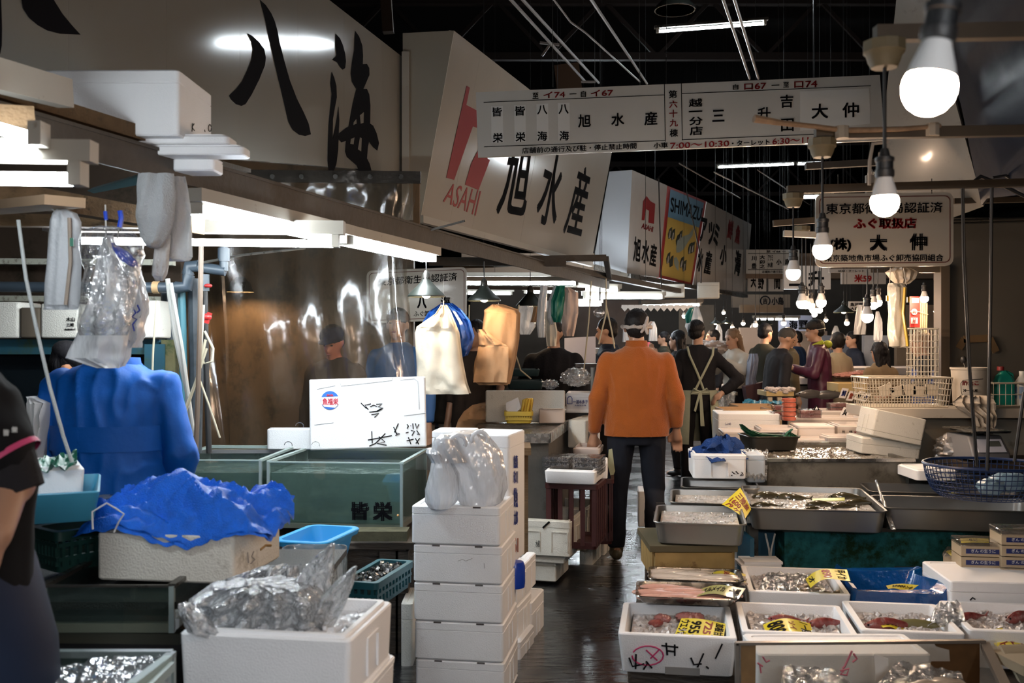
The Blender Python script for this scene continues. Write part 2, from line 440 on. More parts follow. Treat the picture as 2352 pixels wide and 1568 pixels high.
# --- first signboard: two huge brush characters
A0 = Vector((-.757, 6.9, 0)); A1 = A0 - Vector((.334, 1, 0)) * 3.8
plA = plane_of(A0, A1, A0 + Vector((0, 0, 1)))
sgA = T('signboard', 'huge glossy white signboard with two giant black brush characters above the left stall', 'signboard', (-1.4, 5, 2.3))
dA = lambda x: (-.757 - 6.9 * .334) / ((x - 1176) / F - .334)
def topA(x): d = dA(x); return (x, 784 - (3.53 - 1.5 - (d - 5.9) * .06) * F / d)
def botA(x): d = dA(x); return (x, 784 - (2.20 + (d - 3.4) * .134 - 1.5) * F / d)
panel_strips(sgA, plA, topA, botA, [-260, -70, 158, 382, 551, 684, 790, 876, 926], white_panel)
Z = lambda pts: [(500 + x / 3.137, y / 3.137) for x, y in pts]
b1 = MB()
def fillpoly(mb, pts, pl, lift=.003, t=.001):
    """concave outline: filled through a text-free 2-D curve"""
    P = [onp(x, y, pl, lift) for x, y in pts]; n = pl[1]
    if n.dot(Vector((0, 0, CH)) - P[0]) < 0: n = -n
    from mathutils.geometry import tessellate_polygon
    tris = tessellate_polygon([P]); k = len(P)
    mb.add(P + [p + n * t for p in P], [tuple(t_) for t_ in tris] + [tuple(i + k for i in t_) for t_ in tris] + [(i, (i + 1) % k, (i + 1) % k + k, i + k) for i in range(k)])
fillpoly(b1, Z([(215,240),(250,260),(300,305),(335,355),(347,415),(340,470),(300,570),(245,680),(200,750),(170,763),(130,750),(95,715),(82,690),(130,645),(175,590),(215,505),(245,430),(257,360),(245,300)]), plA)
fillpoly(b1, Z([(305,0),(345,35),(385,95),(410,150),(430,220),(445,300),(480,440),(520,580),(570,710),(620,810),(655,890),(671,967),(630,980),(585,970),(540,935),(510,880),(490,790),(465,680),(430,540),(400,400),(370,260),(340,130)]), plA)
obj('lettering', b1, ink, sgA, True)
b1 = MB()
fillpoly(b1, Z([(850,243),(880,275),(900,320),(918,385),(924,440),(918,490),(900,502),(880,480),(862,450),(825,430),(850,410),(857,395),(850,330)]), plA)
fillpoly(b1, Z([(822,518),(840,560),(855,620),(858,700),(845,770),(830,860),(828,1000),(845,930),(862,830),(870,768),(876,870),(872,960),(868,1080),(855,1180),(838,1228),(798,1228),(792,1150),(795,1050),(800,900),(812,780),(822,680),(812,600)]), plA)
fillpoly(b1, Z([(990,222),(1020,265),(1042,330),(1047,400),(1045,462),(1075,460),(1092,490),(1093,540),(1080,570),(1050,640),(1075,640),(1092,680),(1100,760),(1098,890),(1120,905),(1145,960),(1162,1030),(1150,1085),(1120,1060),(1090,1020),(1082,1060),(1075,1140),(1095,1180),(1108,1230),(1020,1230),(975,1215),(1010,1215),(1000,1190),(965,1160),(930,1130),(918,1090),(925,1015),(890,1025),(870,1000),(875,960),(920,925),(945,910),(955,850),(975,740),(1000,640),(985,620),(968,590),(960,530),(970,440),(985,360)]), plA)
obj('lettering', b1, ink, sgA, True)
b2 = MB()
for h in ([(1025,830),(1052,808),(1050,885),(1030,890)], [(980,880),(998,858),(1000,890),(978,900)], [(960,1000),(985,990),(978,1040),(955,1035)], [(1025,990),(1037,995),(1033,1090),(1010,1075)]):
    fillpoly(b2, Z(h), plA, .0045)
obj('character_counter', b2, white_panel, sgA, True)
b1 = MB(); Y = lambda pts: [(x / 3.137, y / 3.137) for x, y in pts]
fillpoly(b1, Y([(148,-60),(165,60),(210,130),(270,180),(340,220),(430,243),(580,250),(520,185),(450,100),(350,-60)]), plA)
fillpoly(b1, Y([(-60,-60),(4,-60),(8,0),(14,200),(12,330),(0,390),(-60,360)]), plA)
obj('lettering', b1, ink, sgA, True)
obj('edge_post', MB().beam(at(932, 120, 6.86), at(932, 470, 6.86), .05, .04), cream, sgA, True)

# --- second signboard with the red mark
nt_, nb_ = at(1043, 70, 6.9), at(965, 500, 6.9); ft_ = at(1405, 352, 11.38)
plB = plane_of(nt_, nb_, ft_)
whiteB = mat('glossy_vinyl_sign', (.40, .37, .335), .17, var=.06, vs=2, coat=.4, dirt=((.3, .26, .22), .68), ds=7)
sgB = T('signboard', 'white leaning signboard with red mark and three tall black characters behind the hanging direction board', 'signboard', (0, 8, 2.3))
def lerp_edge(p, q): return lambda x, p=p, q=q: p[1] + (x - p[0]) / (q[0] - p[0]) * (q[1] - p[1])
def stripB(pl, quad, ts, m, root):
    (tl, tr, br, bl) = quad
    f = lambda p, q, t: (p[0] + (q[0] - p[0]) * t, p[1] + (q[1] - p[1]) * t)
    panel_strips(root, pl, lambda t: f(tl, tr, t), lambda t: f(bl, br, t), ts, m)
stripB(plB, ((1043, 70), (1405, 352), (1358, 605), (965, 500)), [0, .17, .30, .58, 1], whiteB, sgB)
P = [at(925, 76, 6.88), at(1043, 70, 6.88), at(965, 505, 6.88), at(925, 505, 6.88)]
obj('end_panel', MB().poly(P, (0, .03, 0)), mat('dull_end_panel', (.30, .27, .22), .5, var=.1, vs=2), sgB, True)
b1 = MB()
fillpoly(b1, [(1072,197),(1079,201),(1071,241),(1100,256),(1114,300),(1086,290),(1043,413),(1025,408)], plB)
fillpoly(b1, [(1098,345),(1125,368),(1099,436),(1068,424),(1083,374)], plB)
obj('logo_mark', b1, redink, sgB, True)
def tqq(mb, s, quad, pl, bold=.012, lift=.002):
    text_into(mb, s, [onp(x, y, pl, lift) for x, y in quad], bold)
b1 = MB(); tqq(b1, 'ASAHI', ((1032, 420), (1105, 438), (1092, 496), (1017, 463)), plB, .0)
obj('lettering', b1, redink, sgB, True)
b1 = MB()
tqq(b1, '旭', ((1176, 325), (1226, 330), (1205, 502), (1138, 490)), plB)
tqq(b1, '水', ((1258, 345), (1302, 366), (1272, 534), (1228, 502)), plB)
tqq(b1, '産', ((1330, 375), (1360, 392), (1334, 547), (1292, 535)), plB)
obj('lettering', b1, ink, sgB, True)
obj('frame_rail', MB().beam(at(965, 503, 6.86), onp(1358, 607, plB), .05, .05), cream, sgB, True)

# --- third group of signboards, farther along
p0, p1 = at(1452, 390, 12.8), at(1440, 628, 12.8); p2 = at(1726, 515, 20)
plC = plane_of(p0, p1, p2)
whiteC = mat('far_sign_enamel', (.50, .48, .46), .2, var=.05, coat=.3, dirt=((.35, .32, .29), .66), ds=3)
sgC = T('signboard', 'far white signboard with small red mark above three small black characters', 'signboard', (1.9, 13.5, 2.4))
stripB(plC, ((1452, 390), (1533, 426), (1513, 637), (1440, 628)), [0, 1], whiteC, sgC)
obj('end_panel', MB().poly([at(1400, 394, 12.85), at(1452, 390, 12.8), at(1440, 628, 12.8), at(1362, 606, 12.85)], (0, .05, 0)), mat('grey_end_panel', (.36, .38, .41), .5), sgC, True)
b1 = MB(); fillpoly(b1, [(1477,462),(1485,450),(1494,462),(1505,468),(1502,514),(1489,511),(1491,484),(1484,480),(1480,506),(1474,505)], plC); tqq(b1, 'ASAHI', ((1475, 512), (1501, 521), (1499, 533), (1473, 524)), plC, .02)
obj('logo_mark', b1, redink, sgC, True)
b1 = MB()
tqq(b1, '旭', ((1457, 542), (1473, 547), (1470, 604), (1454, 599)), plC, .02); tqq(b1, '水', ((1476, 549), (1493, 554), (1489, 608), (1473, 603)), plC, .02); tqq(b1, '産', ((1495, 557), (1510, 562), (1506, 614), (1491, 609)), plC, .02)
obj('lettering', b1, ink, sgC, True)
sgD = T('signboard', 'blue and yellow signboard with painted fish and red border', 'signboard', (2.5, 14.8, 2.4))
stripB(plC, ((1535, 427), (1622, 462), (1590, 655), (1514, 638)), [0, 1], mat('red_sign_border', (.30, .03, .03), .4), sgD)
b1 = MB(); fillpoly(b1, [(1540,434),(1617,466),(1606,523),(1534,498)], plC, .004); obj('blue_field', b1, mat('sign_blue', (.12, .25, .38), .35), sgD, True)
b1 = MB(); fillpoly(b1, [(1534,498),(1606,523),(1586,649),(1519,632)], plC, .004); obj('yellow_field', b1, mat('sign_yellow', (.50, .36, .09), .35), sgD, True)
b1 = MB(); tqq(b1, 'SHIMAZU', ((1541, 452), (1614, 478), (1608, 508), (1540, 486)), plC, .01, .007)
obj('lettering', b1, ink, sgD, True)
b1 = MB(); b3 = MB()
fillpoly(b1, [(1553,570),(1556,552),(1568,543),(1582,538),(1592,524),(1594,520),(1591,540),(1580,556),(1570,572),(1560,580),(1554,580)], plC, .007)
fillpoly(b1, [(1548,592),(1554,590),(1559,602),(1558,622),(1553,616),(1548,604)], plC, .007)
obj('painted_fish', b1, mat('painted_fish_grey', (.25, .3, .27), .4), sgD, True)
for (x, y) in ((1538, 525), (1545, 528), (1562, 532), (1556, 540), (1584, 560), (1590, 558), (1534, 582), (1541, 590), (1565, 592), (1571, 600)):
    fillpoly(b3, [(x, y), (x + 6, y - 4), (x + 4, y + 20), (x - 3, y + 24), (x - 4, y + 12)], plC, .006)
obj('painted_squid', b3, mat('painted_black', (.03, .04, .03), .4), sgD, True)
b3 = MB()
for (x, y) in ((1538, 530), (1545, 534), (1562, 537), (1584, 565), (1590, 563), (1534, 588), (1565, 598), (1571, 606)):
    fillpoly(b3, [(x + 1, y), (x + 3, y), (x + 1, y + 16), (x - 2, y + 16)], plC, .009)
obj('painted_squid', b3, whiteC, sgD, True)
sgE = T('signboard', 'farthest white signboard in left row with black and red characters', 'signboard', (3.6, 17.5, 2.4))
stripB(plC, ((1623, 463), (1726, 515), (1712, 672), (1592, 656)), [0, .33, .66, 1], whiteC, sgE)
b1 = MB(); b3 = MB()
for s, q in (('ア', ((1611, 497), (1625, 502), (1620, 560), (1606, 553))), ('ツ', ((1629, 507), (1642, 512), (1638, 565), (1624, 560))), ('ミ', ((1643, 512), (1654, 517), (1648, 566), (1637, 560))), ('水', ((1605, 568), (1618, 573), (1612, 626), (1600, 622))), ('産', ((1622, 573), (1637, 578), (1631, 632), (1616, 628))), ('小', ((1657, 560), (1672, 566), (1667, 612), (1652, 606))), ('海', ((1690, 572), (1704, 577), (1699, 635), (1686, 630)))):
    tqq(b1, s, q, plC, .03)
for s, q in (('鮮', ((1674, 503), (1686, 508), (1681, 552), (1669, 546))), ('魚', ((1692, 515), (1702, 519), (1698, 562), (1687, 557)))): tqq(b3, s, q, plC, .03)
obj('lettering', b1, ink, sgE, True); obj('lettering', b3, redink, sgE, True)
mb = MB().beam(at(1365, 612, 12.6), at(1440, 634, 12.6), .08, .06).beam(at(1440, 634, 12.6), onp(1712, 680, plC), .1, .06)
single('sign_support_rail', 'dark steel rail under the far left signboards', 'rail', mb, dsteel)

# --- direction board over the aisle
plO = plane_of(at(1093, 212, 6.6), at(2021, 172, 6.6), at(1098, 361, 6.6))
sgO = T('direction_board', 'long white hanging board with black and red characters spanning the aisle', 'sign', at(1560, 340, 6.6))
b1 = MB().poly([at(1093, 212, 6.6), at(2021, 172, 6.6), at(2032, 322, 6.6), at(1098, 361, 6.6)], (0, .03, 0))
obj('board', b1, signw, sgO, True)
patch_m = mat('white_patch', (.58, .59, .58), .4)
K = -.042
b1 = MB()
for q in ((1128, 244, 1155, 328), (1181, 242, 1207, 326), (1232, 239, 1259, 324), (1281, 237, 1308, 322)): fillpoly(b1, [(q[0], q[1]), (q[2], q[1] - 1), (q[2] + 1, q[3] - 1), (q[0] + 1, q[3])], plO, .001)
fillpoly(b1, [(1837, 210), (1997, 203), (1999, 284), (1838, 300)], plO, .001)
obj('patch', b1, patch_m, sgO, True)
bk, rd = MB(), MB()
def tO(mb, s, x0, y0, x1, y1, b=.014): tq(mb, s, (x0, y0, x1, y1), plO, K, b, lift=.005)
for a in (('至', 1223, 213, 1237, 227), ('自', 1334, 209, 1346, 223), ('皆', 1131, 247, 1153, 268), ('栄', 1132, 306, 1155, 328), ('皆', 1183, 244, 1206, 266), ('栄', 1184, 304, 1207, 326), ('八', 1234, 242, 1257, 263), ('海', 1234, 302, 1257, 324), ('八', 1283, 240, 1306, 262), ('海', 1285, 301, 1307, 323),
          ('旭', 1328, 263, 1357, 293), ('水', 1404, 260, 1434, 290), ('産', 1480, 257, 1510, 288), ('第', 1536, 208, 1555, 226), ('棟', 1538, 297, 1557, 315), ('越', 1582, 227, 1613, 246), ('分', 1583, 269, 1614, 288), ('店', 1584, 291, 1614, 311), ('三', 1636, 253, 1664, 280), ('升', 1740, 247, 1770, 275), ('吉', 1792, 218, 1822, 248), ('田', 1794, 273, 1823, 302), ('大', 1864, 239, 1902, 273), ('仲', 1935, 236, 1973, 270),
          ('自', 1683, 194, 1696, 206), ('至', 1799, 189, 1812, 201), ('店舗前の通行及び駐・停止禁止時間', 1199, 339, 1462, 353), ('小車', 1501, 328, 1534, 341), ('・ターレット', 1681, 323, 1768, 336)): tO(bk, *a)
for x0, x1, y in ((1308, 1324, 215), (1772, 1790, 195)): tO(bk, 'ー', x0, y, x1, y + 2)
tO(bk, '一', 1582, 255, 1613, 258)
for a in (('イ74', 1248, 211, 1298, 226), ('イ67', 1357, 207, 1408, 222), ('六', 1537, 231, 1556, 248), ('十', 1537, 252, 1556, 270), ('九', 1538, 274, 1557, 291), ('ロ67', 1709, 192, 1760, 206), ('ロ74', 1824, 187, 1877, 202), ('7:00～10:30', 1539, 328, 1675, 342), ('6:30～11:30', 1774, 318, 1890, 332)): tO(rd, *a)
for q in (((1111, 235), (1525, 218)), ((1112, 337), (1527, 323)), ((1566, 215), (2000, 197)), ((1566, 321), (2000, 303))): strokes(bk, [q], plO, .0025)
for q in (((1526, 192), (1528, 325)), ((1565, 190), (1567, 322))): strokes(bk, [q], plO, .0025)
obj('lettering', bk, ink, sgO, True); obj('lettering', rd, redink, sgO, True)
mb = MB()
for x in (1270, 1470, 1530, 1790): mb.tube([at(x, 200, 6.62), at(x + rnd.uniform(-8, 8), -300, 6.8)], .002, 4)
obj('hanging_wire', mb, dsteel, sgO, True)

# --- certification plate over the right stall
def plate(root, x0, y0, x1, y1, d, slope=0):
    pl = plane_of(at(x0, y0, d), at(x1, y0, d), at(x0, y1, d))
    cx, cz = (px2(x0, d) + px2(x1, d)) / 2, (pz(y0, d) + pz(y1, d)) / 2; w_, h_ = (x1 - x0) * d / F, (y1 - y0) * d / F
    fr = lambda w2, h2, r, y: [Vector((cx + p.x, y, cz + p.y + slope * p.x)) for p in rr(w2, h2, r, 0, 4)]
    obj('board', MB().loft([fr(w_, h_, .04, d + .02), fr(w_, h_, .04, d)]), cream2, root, True)
    for k, (a, b_) in enumerate(((.035, .041),)):
        o_, i_ = fr(w_ - a, h_ - a, .03, d - .002), fr(w_ - b_ - .004, h_ - b_ - .004, .028, d - .002)
        n = len(o_); obj('border_line', MB().add(o_ + i_, [(j, (j + 1) % n, n + (j + 1) % n, n + j) for j in range(n)]), mat('brown_ink', (.08, .02, .015), .5), root, True)
    return pl
cream2 = mat('cream_sign_enamel', (.31, .285, .25), .35, var=.05, vs=3, coat=.1, dirt=((.4, .35, .28), .66), ds=10)
sgP = T('certification_plate', 'cream rounded plate with black and red characters hanging behind the bare bulbs', 'sign', at(2030, 612, 5.5))
plP = plate(sgP, 1874, 443, 2190, 612, 5.5, .012)
bk, rd = MB(), MB()
tq(bk, '東京都衛生局認証済', (1897, 467, 2165, 492), plP, -.014); tq(rd, 'ふぐ取扱店', (1960, 501, 2105, 526), plP, -.01, .03)
tq(bk, '(株)', (1905, 546, 1955, 578), plP, 0, .03); tq(bk, '大', (1997, 539, 2038, 576), plP, 0, .04); tq(bk, '仲', (2089, 536, 2130, 575), plP, 0, .04)
tq(bk, '東京築地魚市場ふぐ卸売協同組合', (1894, 585, 2166, 601), plP, -.006)
obj('lettering', bk, ink, sgP, True); obj('lettering', rd, redink, sgP, True)
obj('hanging_wire', MB().tube([at(1925, 445, 5.5), at(1925, 400, 5.5)], .003, 5).tube([at(2140, 445, 5.5), at(2140, 410, 5.5)], .003, 5), dsteel, sgP, True)
sgQ = T('certification_plate', 'dim cream plate with black characters behind the left pendant lamp', 'sign', at(960, 735, 7.45))
plQ = plate(sgQ, 842, 617, 1072, 738, 7.45, .04)
bk = MB(); tq(bk, '東京都衛生局認証済', (868, 638, 1050, 657), plQ, -.07); tq(bk, '八', (958, 682, 980, 708), plQ, 0, .03); tq(bk, '海', (1012, 680, 1034, 706), plQ, 0, .03); tq(bk, 'ふぐ卸売協同組合', (950, 714, 1050, 727), plQ, -.03)
obj('lettering', bk, ink, sgQ, True)

# --- small far signs
def far_sign(label, x0, y0, x1, y1, d, items, m=signw, reds=(), name='sign', bold=.03):
    r = T('hanging_sign', label, 'sign', at((x0 + x1) / 2, y1, d)); pl = plane_of(at(x0, y0, d), at(x1, y0, d), at(x0, y1, d))
    obj('board', MB().poly([at(x0, y0, d), at(x1, y0, d), at(x1, y1, d), at(x0, y1, d)], (0, .04, 0)), m, r, True)
    for its, mm in ((items, ink), (reds, redink)):
        if its:
            b = MB()
            for s, *q in its: tq(b, s, q, pl, 0, bold)
            obj('lettering', b, mm, r, True)
    wire_up(r, at(x0 + 3, y0 + 1, d + .02), at(x1 - 3, y0 + 1, d + .02))
    return r, pl
r, pl = far_sign('small far direction board with black characters between signboards and bulbs', 1714, 573, 1836, 628, 19.5, [('川', 1726, 588, 1738, 598), ('豊', 1726, 604, 1738, 617), ('大', 1745, 586, 1757, 595), ('卯', 1745, 597, 1757, 606), ('之', 1745, 607, 1757, 616), ('アツミ', 1764, 585, 1775, 599), ('水産', 1763, 602, 1775, 614), ('小', 1783, 595, 1795, 608), ('島', 1803, 594, 1815, 608), ('至 イ66 ー', 1760, 575, 1805, 580), ('店舗前の通行及び', 1750, 621, 1800, 627)])
b = MB(); strokes(b, [((1718, 582), (1812, 582)), ((1718, 619), (1812, 619))], pl, .006); obj('rule_line', b, ink, r, True)
far_sign('narrow white shop board with two black characters under the far direction board', 1717, 629, 1760, 669, 19.8, [('大', 1724, 634, 1737, 660), ('野', 1741, 632, 1755, 664)], whiteC)
far_sign('narrow white shop board with one character beside the far direction board', 1765, 629, 1800, 669, 19.9, [('間', 1778, 632, 1792, 664)], whiteC)
far_sign('white board with two brush characters behind the string of bulbs', 1800, 610, 1908, 664, 14.5, [('一', 1812, 651, 1842, 657), ('升', 1856, 622, 1893, 658)], whiteC)
r, pl = far_sign('brown fascia with a circled character and two black characters', 1680, 676, 1815, 706, 22, [('吉', 1752, 684, 1763, 698), ('小島', 1772, 682, 1800, 700)], mat('brown_fascia', (.16, .11, .075), .6))
b = MB(); strokes(b, [[(1757.5 + 11 * math.cos(a / 8 * math.pi), 691 + 11 * math.sin(a / 8 * math.pi)) for a in range(17)]], pl, .015); obj('emblem_ring', b, ink, r, True)
far_sign('pale lilac banner with black characters far down the aisle', 1788, 724, 1866, 762, 21, [('海', 1812, 735, 1832, 756), ('野', 1834, 735, 1856, 756)], mat('lilac_banner', (.5, .5, .62), .6))
far_sign('far grey strip board with faint black characters above the hanging bags', 1905, 617, 2000, 626, 12, [('10:30・ターレット', 1925, 619, 1985, 625)], whiteC)
far_sign('clear board with red characters deep behind the bulb string', 1933, 626, 2035, 652, 13, [], mat('dull_board', (.3, .3, .3), .3), [('米59', 1962, 630, 2002, 648)])
r, pl = far_sign('small white notice with tiny characters high behind the bulbs', 1950, 692, 1985, 714, 14, [('魚河岸', 1953, 695, 1982, 703), ('大島屋', 1953, 705, 1982, 712)], whiteC)

# ------------------------------------------------------------------ frames and rails on the left
BL = lambda x: (1.49 + .3085 * 2.9) / (.3085 - (x - 1176) / F)   # depth of the main beam at a pixel column
def beamp(x, z): d = BL(x); return Vector((px2(x, d), d, z))
r = T('steel_beam', 'long rusty steel beam running from upper left above the tubes into the market', 'beam', beamp(430, 2.1))
obj('flange', MB().beam(beamp(-120, 2.18), beamp(1390, 2.18), .10, .012), galv, r, True)
obj('web', MB().beam(beamp(-120, 2.13) + Vector((.04, 0, 0)), beamp(1390, 2.13) + Vector((.04, 0, 0)), .012, .10), galv, r, True)
mb = MB().beam(beamp(-120, 2.23) + Vector((-.02, 0, 0)), beamp(330, 2.23) + Vector((-.02, 0, 0)), .07, .05)
single('wooden_plank', 'brown wooden plank lying along the top of the steel beam', 'plank', mb, wood)
mb = MB().beam(at(-90, 150, 2.5), at(150, 215, 3.05), .05, .085)
single('cream_channel', 'old cream metal channel above the wooden plank at upper left', 'rail', mb, cream)
mb = MB().beam(at(-100, 262, 2.4), at(74, 272, 2.5), .06, .05)
single('wooden_batten', 'short pale wooden batten beside the glowing tube at upper left edge', 'batten', mb, wood)
mb = MB().beam(at(-60, 430, 3.3), at(460, 520, 4.0), .06, .07).beam(at(-60, 505, 4.0), at(430, 512, 4.3), .07, .05)
single('wooden_crossbeam', 'dark wooden crossbeams from which plastic bags hang at upper left', 'beam', mb, wood)
mb = MB().beam(at(-40, 480, 3.6), at(150, 462, 3.0), .12, .03)
single('pale_board', 'pale pinkish board over the dark crossbeam at left', 'board', mb, mat('pale_board_m', (.33, .22, .14), .7, var=.3, vs=5))
mb = MB().beam(at(925, 545, 6.0), at(1068, 507, 6.0), .012, .012)
single('steel_rod', 'thin dark steel rod sticking up beside the signboard', 'rod', mb, dsteel)
for lab, pts, wd_ in (('dark rail below the red mark signboard', ((985, 600, 8.5), (1300, 602, 8.5)), .07), ('pale shelf edge under the three tall characters', ((1108, 596, 9.6), (1392, 592, 9.6)), .06), ('rusty rail sloping down above far pendant lamps', ((1280, 612, 9.5), (1560, 668, 13)), .06), ('rusty rail beside the pale shelf edge', ((1392, 594, 9.6), (1400, 640, 10.8)), .05), ('dark crossbar above the long paired tubes', ((1062, 660, 9.0), (1345, 664, 9.0)), .03)):
    single('stall_rail', lab, 'rail', MB().beam(at(*pts[0]), at(*pts[1]), wd_, wd_), galv)
mb = MB().beam(at(1075, 612, 9.2), at(1300, 598, 12.5), .5, .03)
single('stall_canopy', 'dim flat canopy board above the pendant lamps', 'canopy', mb, mat('canopy_board', (.1, .08, .06), .7))

# ------------------------------------------------------------------ fluorescent lamps
def fluoro(label, p0, p1, up=.06, hw=.07, hh=.05, hood=0, n=1, group=None, housing=cream, r=.016, off=.0, tm=None):
    p0, p1 = Vector(p0), Vector(p1); c = (p0 + p1) / 2; t = T('fluorescent_lamp', label, 'lamp', c, group=group); dx = (p1 - p0).normalized(); sd = dx.cross(Vector((0, 0, 1))).normalized()
    for k in range(n):
        o_ = sd * (k - (n - 1) / 2) * .06
        obj('tube', MB().tube([p0 + o_, p1 + o_], r, 12), tm or tube_m, t, True)
    for p, s in ((p0, -1), (p1, 1)):
        obj('socket', MB().box(p + dx * s * .012 + Vector((0, 0, .012)), (.03 if abs(dx.x) > .7 else .05 * n, .05 * n if abs(dx.x) > .7 else .03, .055)), cream, t, True)
    if up: obj('housing', MB().beam(p0 + Vector((0, 0, up)) - dx * .05, p1 + Vector((0, 0, up)) + dx * .05, hw, hh), housing, t, True)
    if c.y > 8: wire_up(t, p0 + dx * .2 + Vector((0, 0, up)), p1 - dx * .2 + Vector((0, 0, up)))
    if hood: obj('added_light_hood', MB().beam(p0 + Vector((0, 0, .04)) - dx * .2, p1 + Vector((0, 0, .04)) + dx * .2, hood, .015), dsteel, t, True)  # unseen hood, added to keep lamp light off the signboards
    return t
def tubp(x, dz=0): return beamp(x, 2.0 + dz)
fluoro('bright fluorescent tube in cream housing hung under the steel beam, nearer one', tubp(442), tubp(772), .05, .15, .05, n=2)
fluoro('bright fluorescent tube under the steel beam, farther one beside the curtain', tubp(792), tubp(982), .05, .14, .05, n=2)
fluoro('long fluorescent lamp in blue-grey housing behind the hanging plastic bags', at(130, 552, 4.4), at(765, 560, 4.4), .07, .06, .06)
fluoro('fluorescent lamp with thick tube crossing the left edge of view', at(-330, 405, 2.35), at(168, 412, 2.35), .065, .05, .05)
fluoro('short glowing tube at the upper left corner above the other lamp', at(-120, 262, 2.3), at(78, 318, 2.3), .0, r=.014)
fg = None
bt = [(1072, 640, 1256, 640, 12.0, 'far fluorescent lamp above the hanging bags, upper of a pair'), (1070, 651, 1322, 651, 11.0, 'long far fluorescent lamp lighting the stall behind the pendant lamps'), (1075, 673, 1172, 674, 13.0, 'short visible fluorescent lamp between first and second pendant'), (1208, 671, 1322, 670, 13.2, 'fluorescent lamp behind the third pendant and green bag'), (1326, 664, 1418, 667, 11.5, 'far tube lamp right of the green and pink bags'), (1345, 683, 1520, 683, 12.2, 'warm white tube lamp above the head of the man in orange'), (1330, 700, 1376, 700, 12.6, 'short tube end left of the folded paper strips'), (1476, 702, 1606, 700, 16, 'tube lamp over zigzag paper strips'), (1734, 733, 1776, 733, 20, 'small tube lamp far away under the circled character'), (1780, 733, 1832, 733, 20.1, 'small tube lamp far away right of the circled character'), (1820, 454, 1905, 452, 13, 'short tube lamp behind the certification plate')]
for x0, y0, x1, y1, d, lab in bt: fluoro(lab, at(x0, y0, d), at(x1, y1, d), .05, .06, .05, n=2 if d in (12.2, 12.6, 11.5) else 1, tm=emis('bright_tube', (.86, .95, 1.0), 90) if d in (12.2, 12.6, 11.5) else None)
fluoro('high fluorescent lamp glowing above the direction board', at(1513, 72, 11.4), at(1754, 54, 11.4), .05, .06, .03, housing=dsteel)
fluoro('paired ceiling tube lamp just under the direction board', at(1650, 384, 20.4), at(1822, 377, 20.4), .05, .06, .03, housing=dsteel)
fluoro('short ceiling tube lamp right of the paired one', at(1832, 377, 20.4), at(1884, 375, 20.4), .05, .06, .03, housing=dsteel)
# lamp mirrored in the signboard, lamps added for light, left row's next lamp
nA = Vector((1, -.334, 0)).normalized(); NT = emis('fill_tube', (.9, .95, 1.0), 190)
def mirror_lamp(px, py, dist):
    p = onp(px, py, plA); v = (p - Vector((0, 0, CH))).normalized(); rf = v - nA * 2 * v.dot(nA); return p + rf * dist
m0, m1 = mirror_lamp(500, 98, 5), mirror_lamp(758, 101, 5)
fluoro('fluorescent lamp hung over the aisle, seen mirrored in the big signboard', m0, m1, .05, .06, .03, .3, housing=dsteel, r=.02)
for k, (x, d) in enumerate(((1350, 15.2), (1352, 16.4), (1354, 17.6), (1350, 18.8))):
    p = at(x, 784 - 3.6 * F / d, d); fluoro(('nearest', 'second', 'third', 'farthest')[k] + ' high hooded lamp added out of sight behind the left signboards', p + Vector((-.45, 0, 0)), p + Vector((.45, 0, 0)), .05, .06, .03, .5, housing=dsteel, r=.03, tm=emis('added_high_tube', (.86, .95, 1.0), 260))  # unseen lamps added to throw a bright streak on the wet floor
fluoro('added fluorescent lamp over the right stall behind the viewer', (.95, -1.6, 2.0), (1.3, -.5, 2.0), .07, .09, .06, .5, n=2, tm=NT)  # added lamp, lights the seafood boxes from behind the viewer
fluoro('second added fluorescent lamp across the aisle behind the viewer', (-.2, -1.75, 2.1), (1.0, -1.75, 2.1), .07, .09, .06, .5, n=2, tm=NT)  # added lamp, brightens box fronts that face the viewer
fluoro('fluorescent lamp over the near left tank beside the viewer', (-1.6, .2, 2.05), (-1.27, 1.25, 2.05), .07, .09, .06, .5, r=.008)

# ------------------------------------------------------------------ bare bulbs on the right
def bulb(label, p, top=None, sc_=1.0, tilt=0, group=None, full=True):
    """p = centre of the glowing globe"""
    t = T('light_bulb', label, 'bulb', p, group=group, rot=(0, tilt, 0)); t.scale = (sc_,) * 3
    g = [(.001, -.03), (.012, -.0275), (.021, -.0215), (.0275, -.012), (.03, 0), (.0295, .008), (.0275, .014)]
    obj('globe', MB().lathe(g, n=20), bulb_m, t)
    obj('bulb_body', MB().lathe([(.0278, .0142), (.024, .03), (.0185, .047), (.0155, .058)], n=20), mat('bulb_plastic', (.72, .70, .68), .4), t)
    obj('socket', MB().lathe([(.019, .056), (.0205, .06), (.0205, .072), (.018, .074), (.018, .09), (.0205, .092), (.0205, .1), (.012, .104), (.008, .12)], n=16), black, t)
    if top is not None:
        L = (Vector(top) - Vector(p)).length / sc_
        if Vector(p).y > 8: wire_up(t, Vector(top) - Vector((0, 0, .05)))
        obj('cord', MB().tube([(0, 0, .11), (.0 - math.sin(tilt) * L * .5, 0, .11 + (L - .11) * .5), (-math.sin(tilt) * L, 0, L)], .004, 6), black, t)
    return t
B1 = [((2134, 205, 1.16), (2105, -140, 1.16), 'large bare bulb nearest the viewer at upper right', .17), ((2032, 466, 2.2), (2031, 110, 2.2), 'second bare bulb, in front of the certification plate', 0), ((1889, 575, 3.19), (1887, 335, 3.19), 'third bare bulb, over the left edge of the certification plate', 0), ((1822, 628, 4.3), (1822, 430, 4.3), 'fourth bare bulb, left of the brush-character board', 0)]
for (a, b_, lab, tl) in B1: bulb(lab, at(*a), at(*b_), 1.0, tl)
